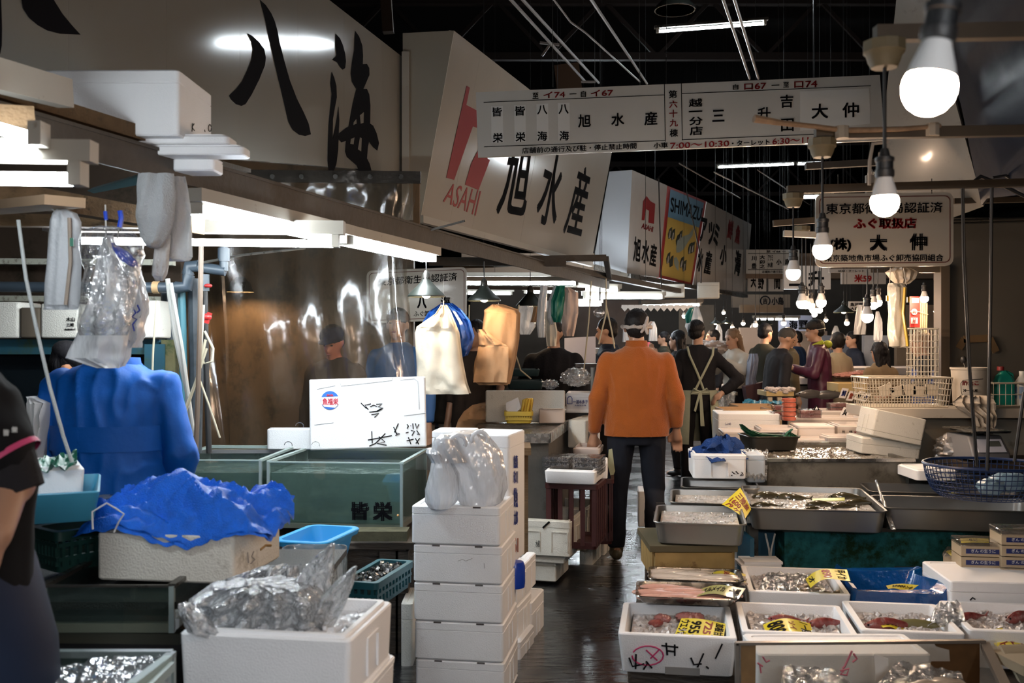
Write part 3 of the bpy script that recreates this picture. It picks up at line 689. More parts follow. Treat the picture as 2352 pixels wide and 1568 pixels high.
for k, (x, y, d, tp) in enumerate(((1842, 697, 5.6, 520), (1851, 699, 6.6, 540), (1862, 702, 7.6, 560), (1868, 712, 8.6, 580), (1882, 712, 9.8, 600), (1886, 695, 6.0, 560), (1871, 722, 12.5, 610))):
    bulb(('first', 'second', 'third', 'fourth', 'fifth', 'upper', 'farthest')[k] + ' bare bulb from the left in the far glowing cluster above the maroon jacket', at(x, y, d), at(x, tp, d), 1.0 if d < 10 else 1.1, 0, 'far bulb string')
for x, y, d, tp, lab in ((1992, 728, 5.2, 618, 'bare bulb hanging low left of the tall clear bag'), (2006, 700, 6.6, 618, 'bare bulb behind the low one under the plate, left'), (2016, 695, 7.0, 618, 'bare bulb behind the low one under the plate, right'), (2123, 686, 7.4, 660, 'bare bulb above the red cartons'), (1707, 743, 16, 700, 'small far bulb above the woman with the phone'), (1682, 752, 17, 700, 'small far bulb beside the woman with the phone'), (1662, 718, 18, 690, 'tiny bulb right of the zigzag paper strips'), (1571, 726, 15, 690, 'tiny bulb left of the green and white bags'), (1897, 735, 16, 690, 'tiny bulb behind the maroon jacket cap'), (1600, 741, 14, 700, 'added far bulb above the pink phone'), (1735, 746, 13, 700, 'added far bulb above the grey haired shopper'), (1800, 742, 12, 700, 'added far bulb above the olive coat'), (1945, 742, 13, 700, 'added far bulb above the navy jacket'), (2060, 737, 12, 700, 'added far bulb behind the tall clear bag'), (2153, 703, 9, 660, 'bulb at the edge of the pillar'), (2152, 716, 10, 660, 'lower bulb at the edge of the pillar')):  # plain far bulbs here are added to brighten the distant crowd
    bulb(lab, at(x, y, d), at(x, tp, d), 1.0)
for x, y, s in ((.5, -.9, 1),):
    bulb('bare bulb of the same string behind the viewer', Vector((x, y, 1.8)), Vector((x, y, 2.2)), 1.0, 0, 'bulbs behind the viewer')
# brackets carrying the cords
for k, (x0, y0, x1, y1, d, hx, lab) in enumerate(((2010, 78, 2600, 66, 2.2, 2031, 'thick brown bracket bar at top right carrying the second bulb'), (1872, 308, 2600, 296, 3.19, 1888, 'brown bracket bar carrying the third bulb, with a stick tied on'), (1808, 436, 2600, 412, 4.3, 1822, 'brown bracket bar carrying the fourth bulb above the plate'), (1776, 513, 1880, 505, 5.6, 1842, 'short far bracket bar left of the plate'), (1800, 536, 1880, 540, 5.0, None, 'white flat bar left of the third bulb'), (2190, 462, 2600, 452, 5.6, None, 'brown bar right of the certification plate'))):
    t = T('bracket_bar', lab, 'bar', at(x0, y0, d))
    hgt = .034 if k < 4 else .03
    obj('bar', MB().beam(at(x0, y0, d), at(x1, y1, d), .03, hgt), mat('old_painted_bar', (.055, .04, .025), .6, var=.4, vs=8) if k != 4 else cream, t, True)
    if hx:
        c = at(hx, y0, d); obj('junction_cap', MB().lathe([(.028, -.075), (.036, -.06), (.04, -.045), (.046, -.04), (.046, -.017), (.03, -.012)], c=c, n=10), mat('old_ivory_plastic', (.13, .105, .06), .6, var=.3, vs=20), t, True)
t = T('wooden_stick', 'crooked bark-peeled stick tied along the third bracket bar', 'stick', at(1730, 275, 3.1))
obj('stick', MB().tube([at(1732, 272, 3.1), at(1800, 283, 3.12), at(1870, 290, 3.14), at(1935, 299, 3.15), at(2060, 297, 3.16), at(2160, 289, 3.17)], [.013, .009, .008, .009, .008, .007], 8), mat('peeled_stick', (.22, .15, .1), .7, var=.5, vs=30), t, True)
obj('tape_wrap', MB().tube([at(1934, 290, 3.15), at(1934, 318, 3.15)], .022, 8).tube([at(2142, 284, 3.17), at(2142, 312, 3.17)], .022, 8), mat('shiny_tape', (.3, .27, .23), .2), t, True)
mb = MB().tube([at(2040, 325, 3.1), at(2005, 330, 3.1), at(1998, 370, 3.1), at(1997, 425, 3.1)], .006, 5).tube([at(2020, 350, 3.1), at(2015, 400, 3.1), at(2005, 440, 3.1)], .004, 5)
single('torn_cloth_strip', 'torn pale cloth strip hanging from the third bracket bar', 'cloth', mb, mat('torn_cloth', (.25, .22, .19), .8))

# ------------------------------------------------------------------ ceiling conduits and wires
for lab, prs in (('pair of grey conduits crossing the dark ceiling at left', (((1165, -10, 7), (1345, 188, 11)), ((1192, -10, 7), (1375, 190, 11)))), ('single pale conduit sloping to the direction board', (((1352, -10, 7), (1486, 192, 11)),)), ('pair of thin conduits descending onto the direction board', (((1658, -10, 8), (1722, 180, 10)), ((1684, -10, 8), (1742, 180, 10)))), ('black cable looping across the ceiling', (((1265, -10, 7), (1310, 50, 7.6)), ((1310, 50, 7.6), (1345, 75, 8)), ((1345, 75, 8), (1470, 188, 10)))), ('long rod sloping below the direction board', (((1640, 395, 11), (1810, 480, 14)),)), ('thin rods crossing beneath the direction board', (((1560, 375, 12), (1700, 455, 16)), ((1740, 390, 13), (1860, 470, 18))))):
    mb = MB()
    for a, b_ in prs: mb.tube([at(*a), at(*b_)], .013 if 'pair' in lab or 'single' in lab else .008, 6)
    if 'grey' in lab: mb.beam(at(1240, 98, 9), at(1285, 103, 9), .02, .02).beam(at(1262, 104, 9), at(1245, 128, 9), .02, .02).beam(at(1335, 188, 10.5), at(1368, 188, 10.5), .02, .02)
    single('ceiling_conduit', lab, 'conduit', mb, mat('conduit_grey', (.2, .18, .17), .4, .3))
t = T('dome_lamp', 'unlit metal dome lamp high at the top edge', 'lamp', at(1550, 15, 10))
obj('shade', MB().lathe([(.20, -.06), (.19, -.02), (.12, .05), (.06, .1)], c=at(1550, 10, 10), n=24, cap=False), mat('dark_enamel', (.03, .035, .03), .3), t, True)
obj('rim', MB().lathe([(.205, -.062), (.205, -.05), (.195, -.05), (.195, -.062)], c=at(1550, 10, 10), n=24), dsteel, t, True)
mb = MB().beam(at(885, -30, 8.5), at(892, 75, 8.5), .09, .09).beam(at(1300, 150, 12), at(1310, 230, 12), .3, .15)
single('roof_post', 'dark wooden roof post between the first two signboards', 'post', mb, mat('reddish_post', (.06, .035, .022), .8))
# ------------------------------------------------------------------ object builders
def box_root(name, label, cat, x0, x1, yb, d, dep, rz=0, group=None, zb=None, tilt=None):
    """base centre from the front face's pixel columns and bottom line at depth d"""
    w = (x1 - x0) * d / F; z = pz(yb, d) if zb is None else zb
    fc = Vector(((px2(x0, d) + px2(x1, d)) / 2, d, z)); a = R(rz)
    c = fc + Vector((-math.sin(a), math.cos(a), 0)) * dep / 2
    t = T(name, label, cat, c, a, group)
    if tilt: t.rotation_euler = (R(tilt[0]), R(tilt[1]), a)
    return t, w
def open_shell(w, dep, h, wall=.022, r=.015, taper=.0, floor=.03, groove=.8, step=True, lip=.0):
    rg = [rr(w - taper - .008, dep - taper - .008, r, 0), rr(w - taper, dep - taper, r, .005)]
    if groove:
        k = taper * (1 - groove); g = h * groove
        rg += [rr(w - k - .003, dep - k - .003, r, g), rr(w - k - .007, dep - k - .007, r, g + .002), rr(w + lip - k, dep + lip - k, r, g + .004)]
    rg += [rr(w + lip, dep + lip, r, h - .004), rr(w + lip - .006, dep + lip - .006, r, h)]
    if step: rg += [rr(w - wall * 1.0, dep - wall * 1.0, r * .8, h), rr(w - wall * 1.1, dep - wall * 1.1, r * .8, h + .008)]
    rg += [rr(w - 2 * wall, dep - 2 * wall, r * .7, h + (.008 if step else 0)), rr(w - 2 * wall - .004, dep - 2 * wall - .004, r * .7, h - .006), rr(w - 2 * wall - .015 - taper, dep - 2 * wall - .015 - taper, r * .7, floor)]
    return MB().loft(rg)
def closed_shell(w, dep, h, r=.015, groove=.78, top=.012):
    rg = [rr(w - .01, dep - .01, r, 0), rr(w, dep, r, .006)]
    if groove: rg += [rr(w, dep, r, h * groove - .002), rr(w - .008, dep - .008, r, h * groove), rr(w, dep, r, h * groove + .003)]
    rg += [rr(w, dep, r, h - .005), rr(w - .01, dep - .01, r, h), rr(w - .05, dep - .05, r, h), rr(w - .056, dep - .056, r, h - top * .3)]
    return MB().loft(rg)
def fbox(label, x0, x1, yt, yb, d, dep, rz=0, opened=True, m=None, group=None, name='styrofoam_box', cat='box', wall=.022, ribs=True, taper=.01, groove=.8, tilt=None, step=True, recess=0):
    t, w = box_root(name, label, cat, x0, x1, yb, d, dep, rz, group, tilt=tilt)
    h = (yb - yt) * d / F; m = m or foam
    obj('body', open_shell(w, dep, h, wall, taper=taper, groove=groove, step=step) if opened else closed_shell(w, dep, h, groove=groove), m, t)
    if ribs:
        mb = MB()
        for sx in (-1, 1):
            mb.box((sx * w * .5, -dep * .12, h * .42), (.006, .008, h * .62)); mb.box((sx * w * .5, dep * .12, h * .42), (.006, .008, h * .62)); mb.box((sx * w * .5, 0, h * .74), (.006, dep * .25, .008))
        obj('handle_rib', mb, m, t)
    if recess:
        mb = MB()
        for k in range(recess):
            cx = (k - (recess - 1) / 2) * w * .55; a = w * .16
            mb.box((cx - a, -dep / 2, h * .42), (.006, .006, h * .55)); mb.box((cx + a, -dep / 2, h * .42), (.006, .006, h * .55)); mb.box((cx, -dep / 2, h * .7), (a * 2, .006, .006))
        obj('moulded_frame', mb, m, t)
    t['_w'] = w; t['_d'] = dep; t['_h'] = h
    return t
def fplane(t, side='front'):
    w, d, h = t['_w'], t['_d'], t['_h']; M = wm(t)
    if side == 'front': q = [(-w / 2, -d / 2, 0), (w / 2, -d / 2, 0), (-w / 2, -d / 2, h)]
    elif side == 'right': q = [(w / 2, -d / 2, 0), (w / 2, d / 2, 0), (w / 2, -d / 2, h)]
    else: q = [(-w / 2, -d / 2, h), (w / 2, -d / 2, h), (-w / 2, d / 2, h)]
    return plane_of(*[M @ Vector(p) for p in q])
def writing(t, lines, m=ink, r=.002, side='front', lift=.003, name='handwriting'):
    mb = MB(); strokes(mb, lines, fplane(t, side), r, lift); return obj(name, mb, m, t, True)
def printed(t, items, m=ink, side='front', bold=.01, name='lettering'):
    mb = MB(); pl = fplane(t, side)
    for s, *q in items: tqq(mb, s, q, pl, bold, .004) if isinstance(q[0], tuple) else tq(mb, s, q, pl, 0, bold, lift=.004)
    return obj(name, mb, m, t, True)
def lid(label, x0, x1, yt, yb, d, dep, rz=0, m=None, group=None, tilt=None):
    t, w = box_root('styrofoam_lid', label, 'lid', x0, x1, yb, d, dep, rz, group, tilt=tilt)
    h = max((yb - yt) * d / F, .01)
    obj('slab', MB().loft([rr(w - .008, dep - .008, .02, 0), rr(w, dep, .02, .004), rr(w, dep, .02, h - .005), rr(w - .01, dep - .01, .02, h)]), m or foam, t)
    obj('rim', MB().loft([rr(w * .9, dep * .9, .02, h - .001), rr(w * .9, dep * .9, .02, h + .004), rr(w * .86, dep * .86, .02, h + .004), rr(w * .86, dep * .86, .02, h - .001)], False, False), m or foam, t)
    return t
def steel_tray(label, x0, x1, yt, d, dep, h, rz=0, group=None, m=None, r=.045, name='steel_tray', zt=None):
    z = (pz(yt, d) if zt is None else zt) - h
    t, w = box_root(name, label, 'tray', x0, x1, 0, d, dep, rz, group, zb=z)
    rg = [rr(w - .05, dep - .05, r, 0), rr(w - .035, dep - .035, r, .006), rr(w - .008, dep - .008, r, h - .008), rr(w + .006, dep + .006, r, h - .006), rr(w + .01, dep + .01, r, h - .001), rr(w + .006, dep + .006, r, h + .002), rr(w - .012, dep - .012, r, h), rr(w - .04, dep - .04, r, .008), rr(w - .055, dep - .055, r, .003)]
    obj('pan', MB().loft(rg), m or steel, t)
    t['_w'] = w; t['_d'] = dep; t['_h'] = h
    return t
ice_m = mat('wet_crushed_ice', (.5, .47, .46), .14, var=.35, vs=40, bump=.9, bs=70, spec=.9, coat=.6)
froth_m = mat('frothy_water', (.50, .49, .47), .16, var=.6, vs=18, bump=1.0, bs=120, spec=.9, coat=.7)
def ice_in(t, label, zf=.6, m=None, amp=.02, chunks=60, name='crushed_ice', inset=.03, seed=1, x0=-.5, x1=.5, y0=-.5, y1=.5, csz=.014):
    w, dp, h = t['_w'] - inset * 2, t['_d'] - inset * 2, t['_h']; M = wm(t); rs = random.Random(seed)
    mb = MB(); nu = max(8, int(w * (x1 - x0) / .012)); nv = max(8, int(dp * (y1 - y0) / .012))
    def fn(u, v):
        x = w * (x0 + (x1 - x0) * u); y = dp * (y0 + (y1 - y0) * v); e = min(1, 6 * min(u, 1 - u, v, 1 - v) + .1)
        z = h * zf + (noise.noise(Vector((x * 14 + seed, y * 14, seed))) * amp + noise.noise(Vector((x * 50, y * 50 + seed, 1))) * amp * .45) * e
        return M @ Vector((x, y, z))
    mb.grid(fn, nu, nv)
    for k in range(chunks):
        c = fn(rs.uniform(.04, .96), rs.uniform(.04, .96)); s = csz * rs.uniform(.5, 1.3)
        mb.box(c + Vector((0, 0, s * .2)), (s, s * rs.uniform(.6, 1.2), s * rs.uniform(.5, 1)), Euler((rs.uniform(0, 3), rs.uniform(0, 3), rs.uniform(0, 3))).to_matrix())
    return single(name, label, 'ice' if 'ice' in name else 'water', mb, m or ice_m, kind='stuff', smooth=40)
def drape(rows, d, th=.03, nu=20, sub=4, fold=.008, nf=4, seed=0, mb=None, dd=0, rag=0):
    """hanging cloth/bag: rows (py, xl, xr) from top to bottom, real thickness th"""
    mb = mb or MB(); rings = []
    n = (len(rows) - 1) * sub
    for i in range(n + 1):
        a = i / sub; k = min(int(a), len(rows) - 2); f = a - k
        y, xl, xr = [rows[k][q] * (1 - f) + rows[k + 1][q] * f for q in range(3)]
        front, back = [], []
        tp = min(1, 3 * min(i, n - i) / n + .25)
        for j in range(nu + 1):
            u = j / nu; s = math.sin(math.pi * u) ** .5 if 0 < u < 1 else 0
            x = xl + (xr - xl) * u; w_ = (xr - xl) * d / F
            fd = fold * (math.sin(u * nf * 2 * math.pi + seed + a * .5) * .6 + noise.noise(Vector((u * 4 + seed, a * 1.3, seed))) * 1.2 + noise.noise(Vector((u * 9, a * 4, seed + 5))) * .5)
            yy = y + (rag * noise.noise(Vector((u * 5, seed, 0))) if i == n else 0)
            b = at(x, yy, d); b.y += fd + dd * i / n
            front.append(b + Vector((0, -th / 2 * s * tp - .0008, 0))); back.append(b + Vector((0, th / 2 * s * tp + .0008, 0)))
        rings.append(front + back[::-1])
    return mb.loft(rings)
def bag(label, rows, d, m, cat='bag', name='plastic_bag', layers=1, lm=None, loop=None, hang=None, group=None, prints=None, **kw):
    ys = rows[-1][0]; xm = (rows[-1][1] + rows[-1][2]) / 2
    t = T(name, label, cat, at(xm, ys, d), group=group)
    obj('sheet', drape(rows, d, **kw), m, t, True)
    kw2 = dict(kw)
    for k in range(1, layers):
        dx = 5 * k; kw2['seed'] = kw.get('seed', 0) + k
        obj('sheet', drape([(y - 2 * k, xl + dx * .6, xr + dx) for y, xl, xr in rows], d + kw.get('th', .03) * (.5 + .5 * k), **{**kw2, 'th': kw.get('th', .03) * .5}), lm or m, t, True)
    if hang:
        mb = MB()
        for a, b_ in hang: mb.tube([at(*a, d), at(*b_, d)], .0025, 5)
        obj('string', mb, mat('pale_string', (.45, .43, .4), .8), t, True)
    return t
def crumple(c, r, seed=0, amp=.3, nu=36, nv=24, mb=None, fr=2.2):
    mb = mb or MB(); rings = []; c = Vector(c)
    for i in range(nv + 1):
        a = max(-1.54, min(1.54, -math.pi / 2 + math.pi * i / nv)); ring = []
        for k in range(nu):
            b = 2 * math.pi * k / nu; v = Vector((math.cos(a) * math.cos(b), math.cos(a) * math.sin(b), math.sin(a)))
            s = 1 + amp * (1 - abs(noise.noise(v * fr + Vector((seed, 0, 0)))) * 2.6) * .5 + amp * .6 * noise.noise(v * fr * 2.7 + Vector((0, seed, 0)))
            ring.append(c + Vector((v.x * r[0], v.y * r[1], v.z * r[2])) * s)
        rings.append(ring)
    return mb.loft(rings)
def film(quad, seed=0, amp=.02, nu=26, nv=20, mb=None, fr=6, t=.0006):
    """crumpled sheet through four 3-D corners"""
    mb = mb or MB(); a, b, c, d = [Vector(q) for q in quad]; n = (b - a).cross(d - a).normalized()
    def fn(u, v):
        p = (a * (1 - u) + b * u) * (1 - v) + (d * (1 - u) + c * u) * v
        e = abs(noise.noise(Vector((u * fr + seed, v * fr, seed)))) * 1.6 + .5 * abs(noise.noise(Vector((u * fr * 2.6, v * fr * 2.6 + seed, 3))))
        return p + n * amp * e + Vector((0, 0, amp * .5 * noise.noise(Vector((u * 9, seed, v * 9)))))
    return mb.grid(fn, nu, nv, n * t)
def card(label, q, lines=(), m=None, bend=.012, name='price_card', cat='price card', red=(), group=None, th=.0008, sd=0):
    """bent card through four world corners tl tr br bl; lines = (text, u0, v0, u1, v1) in card units, v down"""
    a, b, c, d = [Vector(p) for p in q]; n = (b - a).cross(d - a).normalized()
    if n.dot(Vector((0, 0, CH)) - a) < 0: n = -n
    P = lambda u, v: (a * (1 - u) + b * u) * (1 - v) + (d * (1 - u) + c * u) * v + n * bend * math.sin(u * math.pi * 1.3 + sd) 
    t = T(name, label, cat, (a + b + c + d) / 4, group=group)
    obj('card', MB().grid(P, 12, 6, n * th), m or tpaper, t, True)
    for its, mm in ((lines, ink), (red, redink)):
        if not its: continue
        mb = MB()
        for s, *uv in its:
            vs, fs = text_mesh(s, .02, 2)
            if not vs: continue
            x0 = min(v.x for v in vs); x1 = max(v.x for v in vs); y0 = min(v.y for v in vs); y1 = max(v.y for v in vs)
            (u0, v0), (u1, v1), (u2, v2) = uv   # bottom-left, bottom-right, top-left of the text in card units
            out = []
            for v in vs:
                e = (v.x - x0) / (x1 - x0 + 1e-9); g = (v.y - y0) / (y1 - y0 + 1e-9)
                out.append(P(u0 + (u1 - u0) * e + (u2 - u0) * g, v0 + (v1 - v0) * e + (v2 - v0) * g) + n * (.0015 + .0005 * (v.z > 0)))
            mb.add(out, fs)
        obj('handwriting', mb, mm, t, True)
    return t
def fish(label, p, L, rz=0, col=None, fat=.28, name='fish', tilt=0, group=None, cat='fish'):
    t = T(name, label, cat, p, group=group, rot=(0, R(tilt), R(rz)))
    prof = [(0, .02), (.06, .3), (.15, .62), (.3, .95), (.45, 1), (.62, .8), (.8, .42), (.92, .18), (1, .12)]
    rg = [[Vector(((u - .5) * L, math.cos(a) * fat * L * .3 * s, math.sin(a) * fat * L * .5 * s + fat * L * .35)) for a in [2 * math.pi * k / 12 for k in range(12)]] for u, s in prof]
    m = col or mat('fish_skin', (.16, .15, .13), .2, var=.5, vs=20, coat=.6)
    obj('body', MB().loft(rg), m, t)
    z = fat * L * .35
    obj('tail_fin', MB().poly([(L * .48, 0, z), (L * .62, 0, z + L * .1), (L * .57, 0, z), (L * .62, 0, z - L * .1)], (0, .002, 0)), m, t)
    obj('eye', MB().ell((-L * .4, -fat * L * .16, z + fat * L * .1), (L * .02,) * 3, nu=8, nv=5).ell((-L * .4, fat * L * .16, z + fat * L * .1), (L * .02,) * 3, nu=8, nv=5), ink, t)
    return t
def lump(mb, c, r, seed): return crumple(c, r, seed, .35, 18, 12, mb, 1.6)
def crate(label, x0, x1, yt, yb, d, dep, rz=0, m=None, slots=5, rows_=2, group=None, name='plastic_crate'):
    t, w = box_root(name, label, 'crate', x0, x1, yb, d, dep, rz, group); h = (yb - yt) * d / F
    obj('rim', MB().loft([rr(w, dep, .02, h - .03), rr(w + .012, dep + .012, .02, h - .028), rr(w + .012, dep + .012, .02, h), rr(w - .03, dep - .03, .02, h), rr(w - .03, dep - .03, .02, h - .03)], False, False), m, t)
    obj('base', MB().loft([rr(w - .02, dep - .02, .02, 0), rr(w - .01, dep - .01, .02, .04), rr(w - .03, dep - .03, .02, .04), rr(w - .04, dep - .04, .02, .02)]), m, t)
    mb = MB()
    for k in range(slots + 1):
        x = -w / 2 + .02 + (w - .04) * k / slots
        for y in (-dep / 2 + .006, dep / 2 - .006): mb.box((x, y, h / 2), (w / slots * .35, .01, h - .04))
    ns = max(2, int(slots * dep / w))
    for k in range(ns + 1):
        y = -dep / 2 + .02 + (dep - .04) * k / ns
        for x in (-w / 2 + .006, w / 2 - .006): mb.box((x, y, h / 2), (.01, dep / ns * .35, h - .04))
    for k in range(1, rows_):
        z = h * k / rows_
        for y in (-dep / 2 + .006, dep / 2 - .006): mb.box((0, y, z), (w - .01, .011, .012))
        for x in (-w / 2 + .006, w / 2 - .006): mb.box((x, 0, z), (.011, dep - .01, .012))
    obj('side_lattice', mb, m, t)
    t['_w'] = w; t['_d'] = dep; t['_h'] = h
    return t
def weigh_scale(label, x0, x1, yt, yb, d, dep, rz, body, disp=True):
    t, w = box_root('weighing_scale', label, 'scale', x0, x1, yb, d, dep, rz); h = (yb - yt) * d / F
    obj('body', MB().loft([rr(w, dep, .02, 0), rr(w, dep, .02, h * .2), rr(w * .9, dep * .75, .02, h * .78, cy=dep * .08), rr(w * .85, dep * .7, .02, h * .8, cy=dep * .08)]), body, t)
    obj('post', MB().lathe([(.05, h * .78), (.05, h * .93)], n=12), blackp, t)
    obj('platter', MB().loft([rr(w * 1.02, dep * 1.0, .02, h * .92), rr(w * 1.05, dep * 1.02, .02, h * .96), rr(w * 1.05, dep * 1.02, .02, h), rr(w * .98, dep * .95, .02, h * .985)]), steel, t)
    a = math.atan2(h * .58, dep * .12)
    q = [(-w * .36, -dep * .5 + .004, h * .27), (w * .36, -dep * .5 + .004, h * .27), (w * .33, -dep * .34, h * .7), (-w * .33, -dep * .34, h * .7)]
    q = [Vector(v) + Vector((0, -.012, .0)) for v in q]
    obj('face_plate', MB().poly(q, (0, .01, 0)), mat('scale_face', (.45, .47, .55), .4), t)
    c = [q[0].lerp(q[1], a_).lerp(q[3].lerp(q[2], a_), b_) + Vector((0, -.003, 0)) for a_, b_ in ((.4, .45), (.9, .45), (.9, .85), (.4, .85))]
    obj('display', MB().poly(c, (0, .002, 0)), mat('lcd', (.08, .09, .08), .2), t)
    return t
# ================================================================== LEFT STALL
# --- things on the upper frame
t = fbox('large lidded styrofoam box stored high on the frame at upper left', 92, 412, 160, 312, 3.45, .36, -1, False, foam, ribs=False)
writing(t, [[(443, 283), (441, 302)], [(441, 292), (447, 300)], [(446, 284), (441, 292)], [(470, 298), (471, 303)]] + [[(482 + 3.5 * math.cos(a / 5), 294 + 8 * math.sin(a / 5)) for a in range(0, 33, 3)]], ink, .0016, 'right')
lid('upper loose styrofoam lid under the large box on the frame', 312, 525, 310, 330, 3.5, .12, 0)
lid('lower loose styrofoam lid sticking out farther on the frame', 335, 560, 334, 355, 3.52, .10, 0)
fbox('small styrofoam box beneath the two loose lids on the frame', 395, 492, 358, 392, 3.6, .12, 0, False, foam, ribs=False)
mb = MB(); mb.beam(at(494, 372, 4.6), at(570, 392, 5.2), .03, .02)
single('dark_rail', 'short dark rail under the big signboard', 'rail', mb, galv)
# --- clear curtain on its rod
t = T('vinyl_curtain', 'grimy clear vinyl curtain hanging from a punched rail behind the fish tank', 'curtain', at(700, 1035, 6.3))
vin = clear('grimy_clear_vinyl', tint=(.92, .88, .8), milky=.09, gloss=.06, rough=.16, bump=.5, bs=5, mcol=(.24, .20, .155), dirt=(.36, 3, .45), stretch=(1, 1, .5))
def cur(u, v):
    x0 = 470 + 8 * v; x1 = 962 - 28 * min(1, v * 3.4) + (50 * (v - .3) if v > .3 else 0)
    p = at(x0 + (x1 - x0) * u, 398 + (1035 - 398) * v, 6.3)
    amp = .012 + .05 * (u > .9) + .03 * (u < .1)
    p.y += amp * math.sin(u * 34 + 1.5 * math.sin(v * 4)) + .05 * noise.noise(Vector((u * 3, v * 2.5, 2))) * 2 * (1 if v > .1 else v * 10)
    return p
obj('sheet', MB().grid(cur, 110, 50), vin, t, True)
mb = MB().beam(at(488, 403, 6.28), at(966, 408, 6.28), .03, .075)
obj('rail', mb, mat('curtain_rail', (.07, .06, .05), .25, .6, var=.5, vs=10, bump=.6, bs=14), t, True)
for x in (505, 558, 625, 692, 770, 850, 921): obj('eyelet', MB().lathe([(.006, -.02), (.015, -.018), (.015, 0), (.006, .0)], c=at(x, 405, 6.25), n=10, M=Euler((R(90), 0, 0)).to_matrix()), dsteel, t, True)
single('stall_post', 'brown wooden post at the right end of the curtain rail', 'post', MB().beam(at(957, 400, 6.35), at(957, 545, 6.35), .04, .05), mat('brown_post', (.12, .07, .035), .7, var=.3, vs=10))
# lamp that warms the wall behind the curtain
t = T('wall_lamp', 'hidden warm bulb with metal shade behind the curtain', 'lamp', at(552, 640, 7.3))
obj('shade', MB().lathe([(.10, -.05), (.07, .02), (.03, .06)], c=at(552, 655, 7.3), n=16, cap=False), dsteel, t, True)
obj('globe', MB().ell(at(552, 657, 7.3), (.028,) * 3), emis('weak_warm_glow', (1, .62, .3), 700), t, True)
# --- pvc pipes
t = T('grey_pipe', 'grey pvc water pipe running along the left wall and bending up', 'pipe', at(215, 660, 4.9))
obj('pipe', MB().tube([at(-80, 658, 4.9), at(200, 660, 4.9), at(415, 660, 4.9), at(427, 655, 4.9), at(432, 645, 4.9), at(432, 622, 4.9), at(436, 614, 4.9), at(450, 612, 4.9), at(518, 622, 4.9)], .026, 12), pvc, t, True)
obj('pipe', MB().tube([at(514, 622, 4.9), at(514, 568, 4.9)], .022, 12).tube([at(514, 600, 4.9), at(514, 570, 4.9)], .03, 12), pvc, t, True)
obj('coupling', MB().tube([at(352, 660, 4.9), at(366, 660, 4.9)], .031, 12), mat('orange_coupling', (.4, .26, .13), .6), t, True)
obj('elbow', MB().tube([at(404, 660, 4.9), at(430, 658, 4.9), at(433, 632, 4.9)], .031, 12).tube([at(432, 630, 4.9), at(434, 612, 4.9), at(456, 611, 4.9)], .031, 12), pvc, t, True)
r_ = random.Random(3)
pv = [(388, 665, 5.1, .04, 'dark blue grey drain pipe', pvc), (447, 640, 5.0, .035, 'dark mottled vertical pipe', mat('mottled_pipe', (.035, .045, .055), .45, var=.6, vs=30)), (470, 640, 4.95, .014, 'thin black hose down the wall', black), (417, 668, 4.97, .02, 'teal water pipe', mat('teal_pipe', (.05, .16, .2), .35))]
for x, y0, d, rad, lab, m in pv:
    single('vertical_pipe', lab + ' behind the man in blue', 'pipe', MB().tube([at(x, y0, d), at(x + 4, 850, d), at(x + (10 if rad < .03 else 0), 1040, d)], rad, 10), m)
t = T('valve', 'grey pipe valve with red handles', 'valve', at(472, 745, 4.85))
obj('valve_body', MB().tube([at(469, 630, 4.85), at(469, 668, 4.85)], .025, 10), pvc, t, True)
obj('handle', MB().ell(at(478, 656, 4.82), (.02, .015, .01)), mat('red_plastic', (.35, .02, .02), .35), t, True)
obj('handle', MB().ell(at(476, 728, 4.82), (.022, .02, .018)).beam(at(474, 742, 4.82), at(482, 718, 4.82), .02, .02), mat('red_plastic', (.35, .02, .02)), t, True)
for k, (pts, rad, lab, m) in enumerate((([(385, 640), (400, 760), (430, 900), (436, 1030)], .012, 'pale translucent hose slanting down', mat('milky_hose', (.3, .3, .28), .3)), ([(392, 650), (418, 800), (445, 1000)], .01, 'second pale hose beside it', mat('milky_hose', (.3, .3, .28))), ([(470, 760), (490, 800), (488, 830), (468, 835), (462, 800), (468, 700)], .006, 'looped cream hose', mat('cream_hose', (.45, .42, .33), .5)), ([(472, 780), (455, 860), (425, 950), (405, 1010)], .007, 'cream rope tied in a bundle', mat('cream_rope', (.42, .38, .28), .9)), ([(475, 800), (448, 880), (415, 965)], .006, 'cream rope beside the bundle', mat('cream_rope', (.42, .38, .28))), ([(454, 860), (480, 930), (505, 1005)], .005, 'thin cream cord slanting right', mat('cream_rope', (.42, .38, .28))), ([(462, 560), (460, 700), (455, 900), (450, 1030)], .012, 'brown hose on the wall', mat('brown_hose', (.1, .07, .05), .5)), ([(360, 690), (352, 800), (348, 900)], .005, 'hanging pale cord above the tank frame', mat('cream_rope', (.42, .38, .28))))):
    single('hose', lab + ' between wall and curtain', 'hose', MB().tube([at(x, y, 4.78 - .02 * k) for x, y in pts], rad, 8), m)
mb = MB().tube([at(460, 604, 4.8), at(560, 585, 5.0), at(700, 570, 5.4)], .007, 6)
single('thin_rod', 'thin grey rod crossing in front of the curtain', 'rod', mb, dsteel)
mb = MB().tube([at(42, 505, 3.0), at(60, 640, 3.0), at(85, 760, 3.0), at(115, 890, 3.0), at(145, 1000, 3.0), at(165, 1060, 3.0), at(185, 1150, 3.0)], .0055, 6)
single('grey_rope', 'grey rope hanging diagonally from the crossbeam to the white box', 'rope', mb, mat('grey_rope_m', (.4, .42, .42), .7, bump=.6, bs=200))
for yy, lab in ((600, 'pale dirty ledge'), (685, 'lower speckled ledge')):
    single('wall_ledge', lab + ' on the wall at left', 'ledge', MB().beam(at(-60, yy, 5.2), at(400, yy + 3, 5.2), .05, .03), mat('speckled_ledge', (.38, .38, .32), .7, dirt=((.08, .06, .04), .52), ds=20))
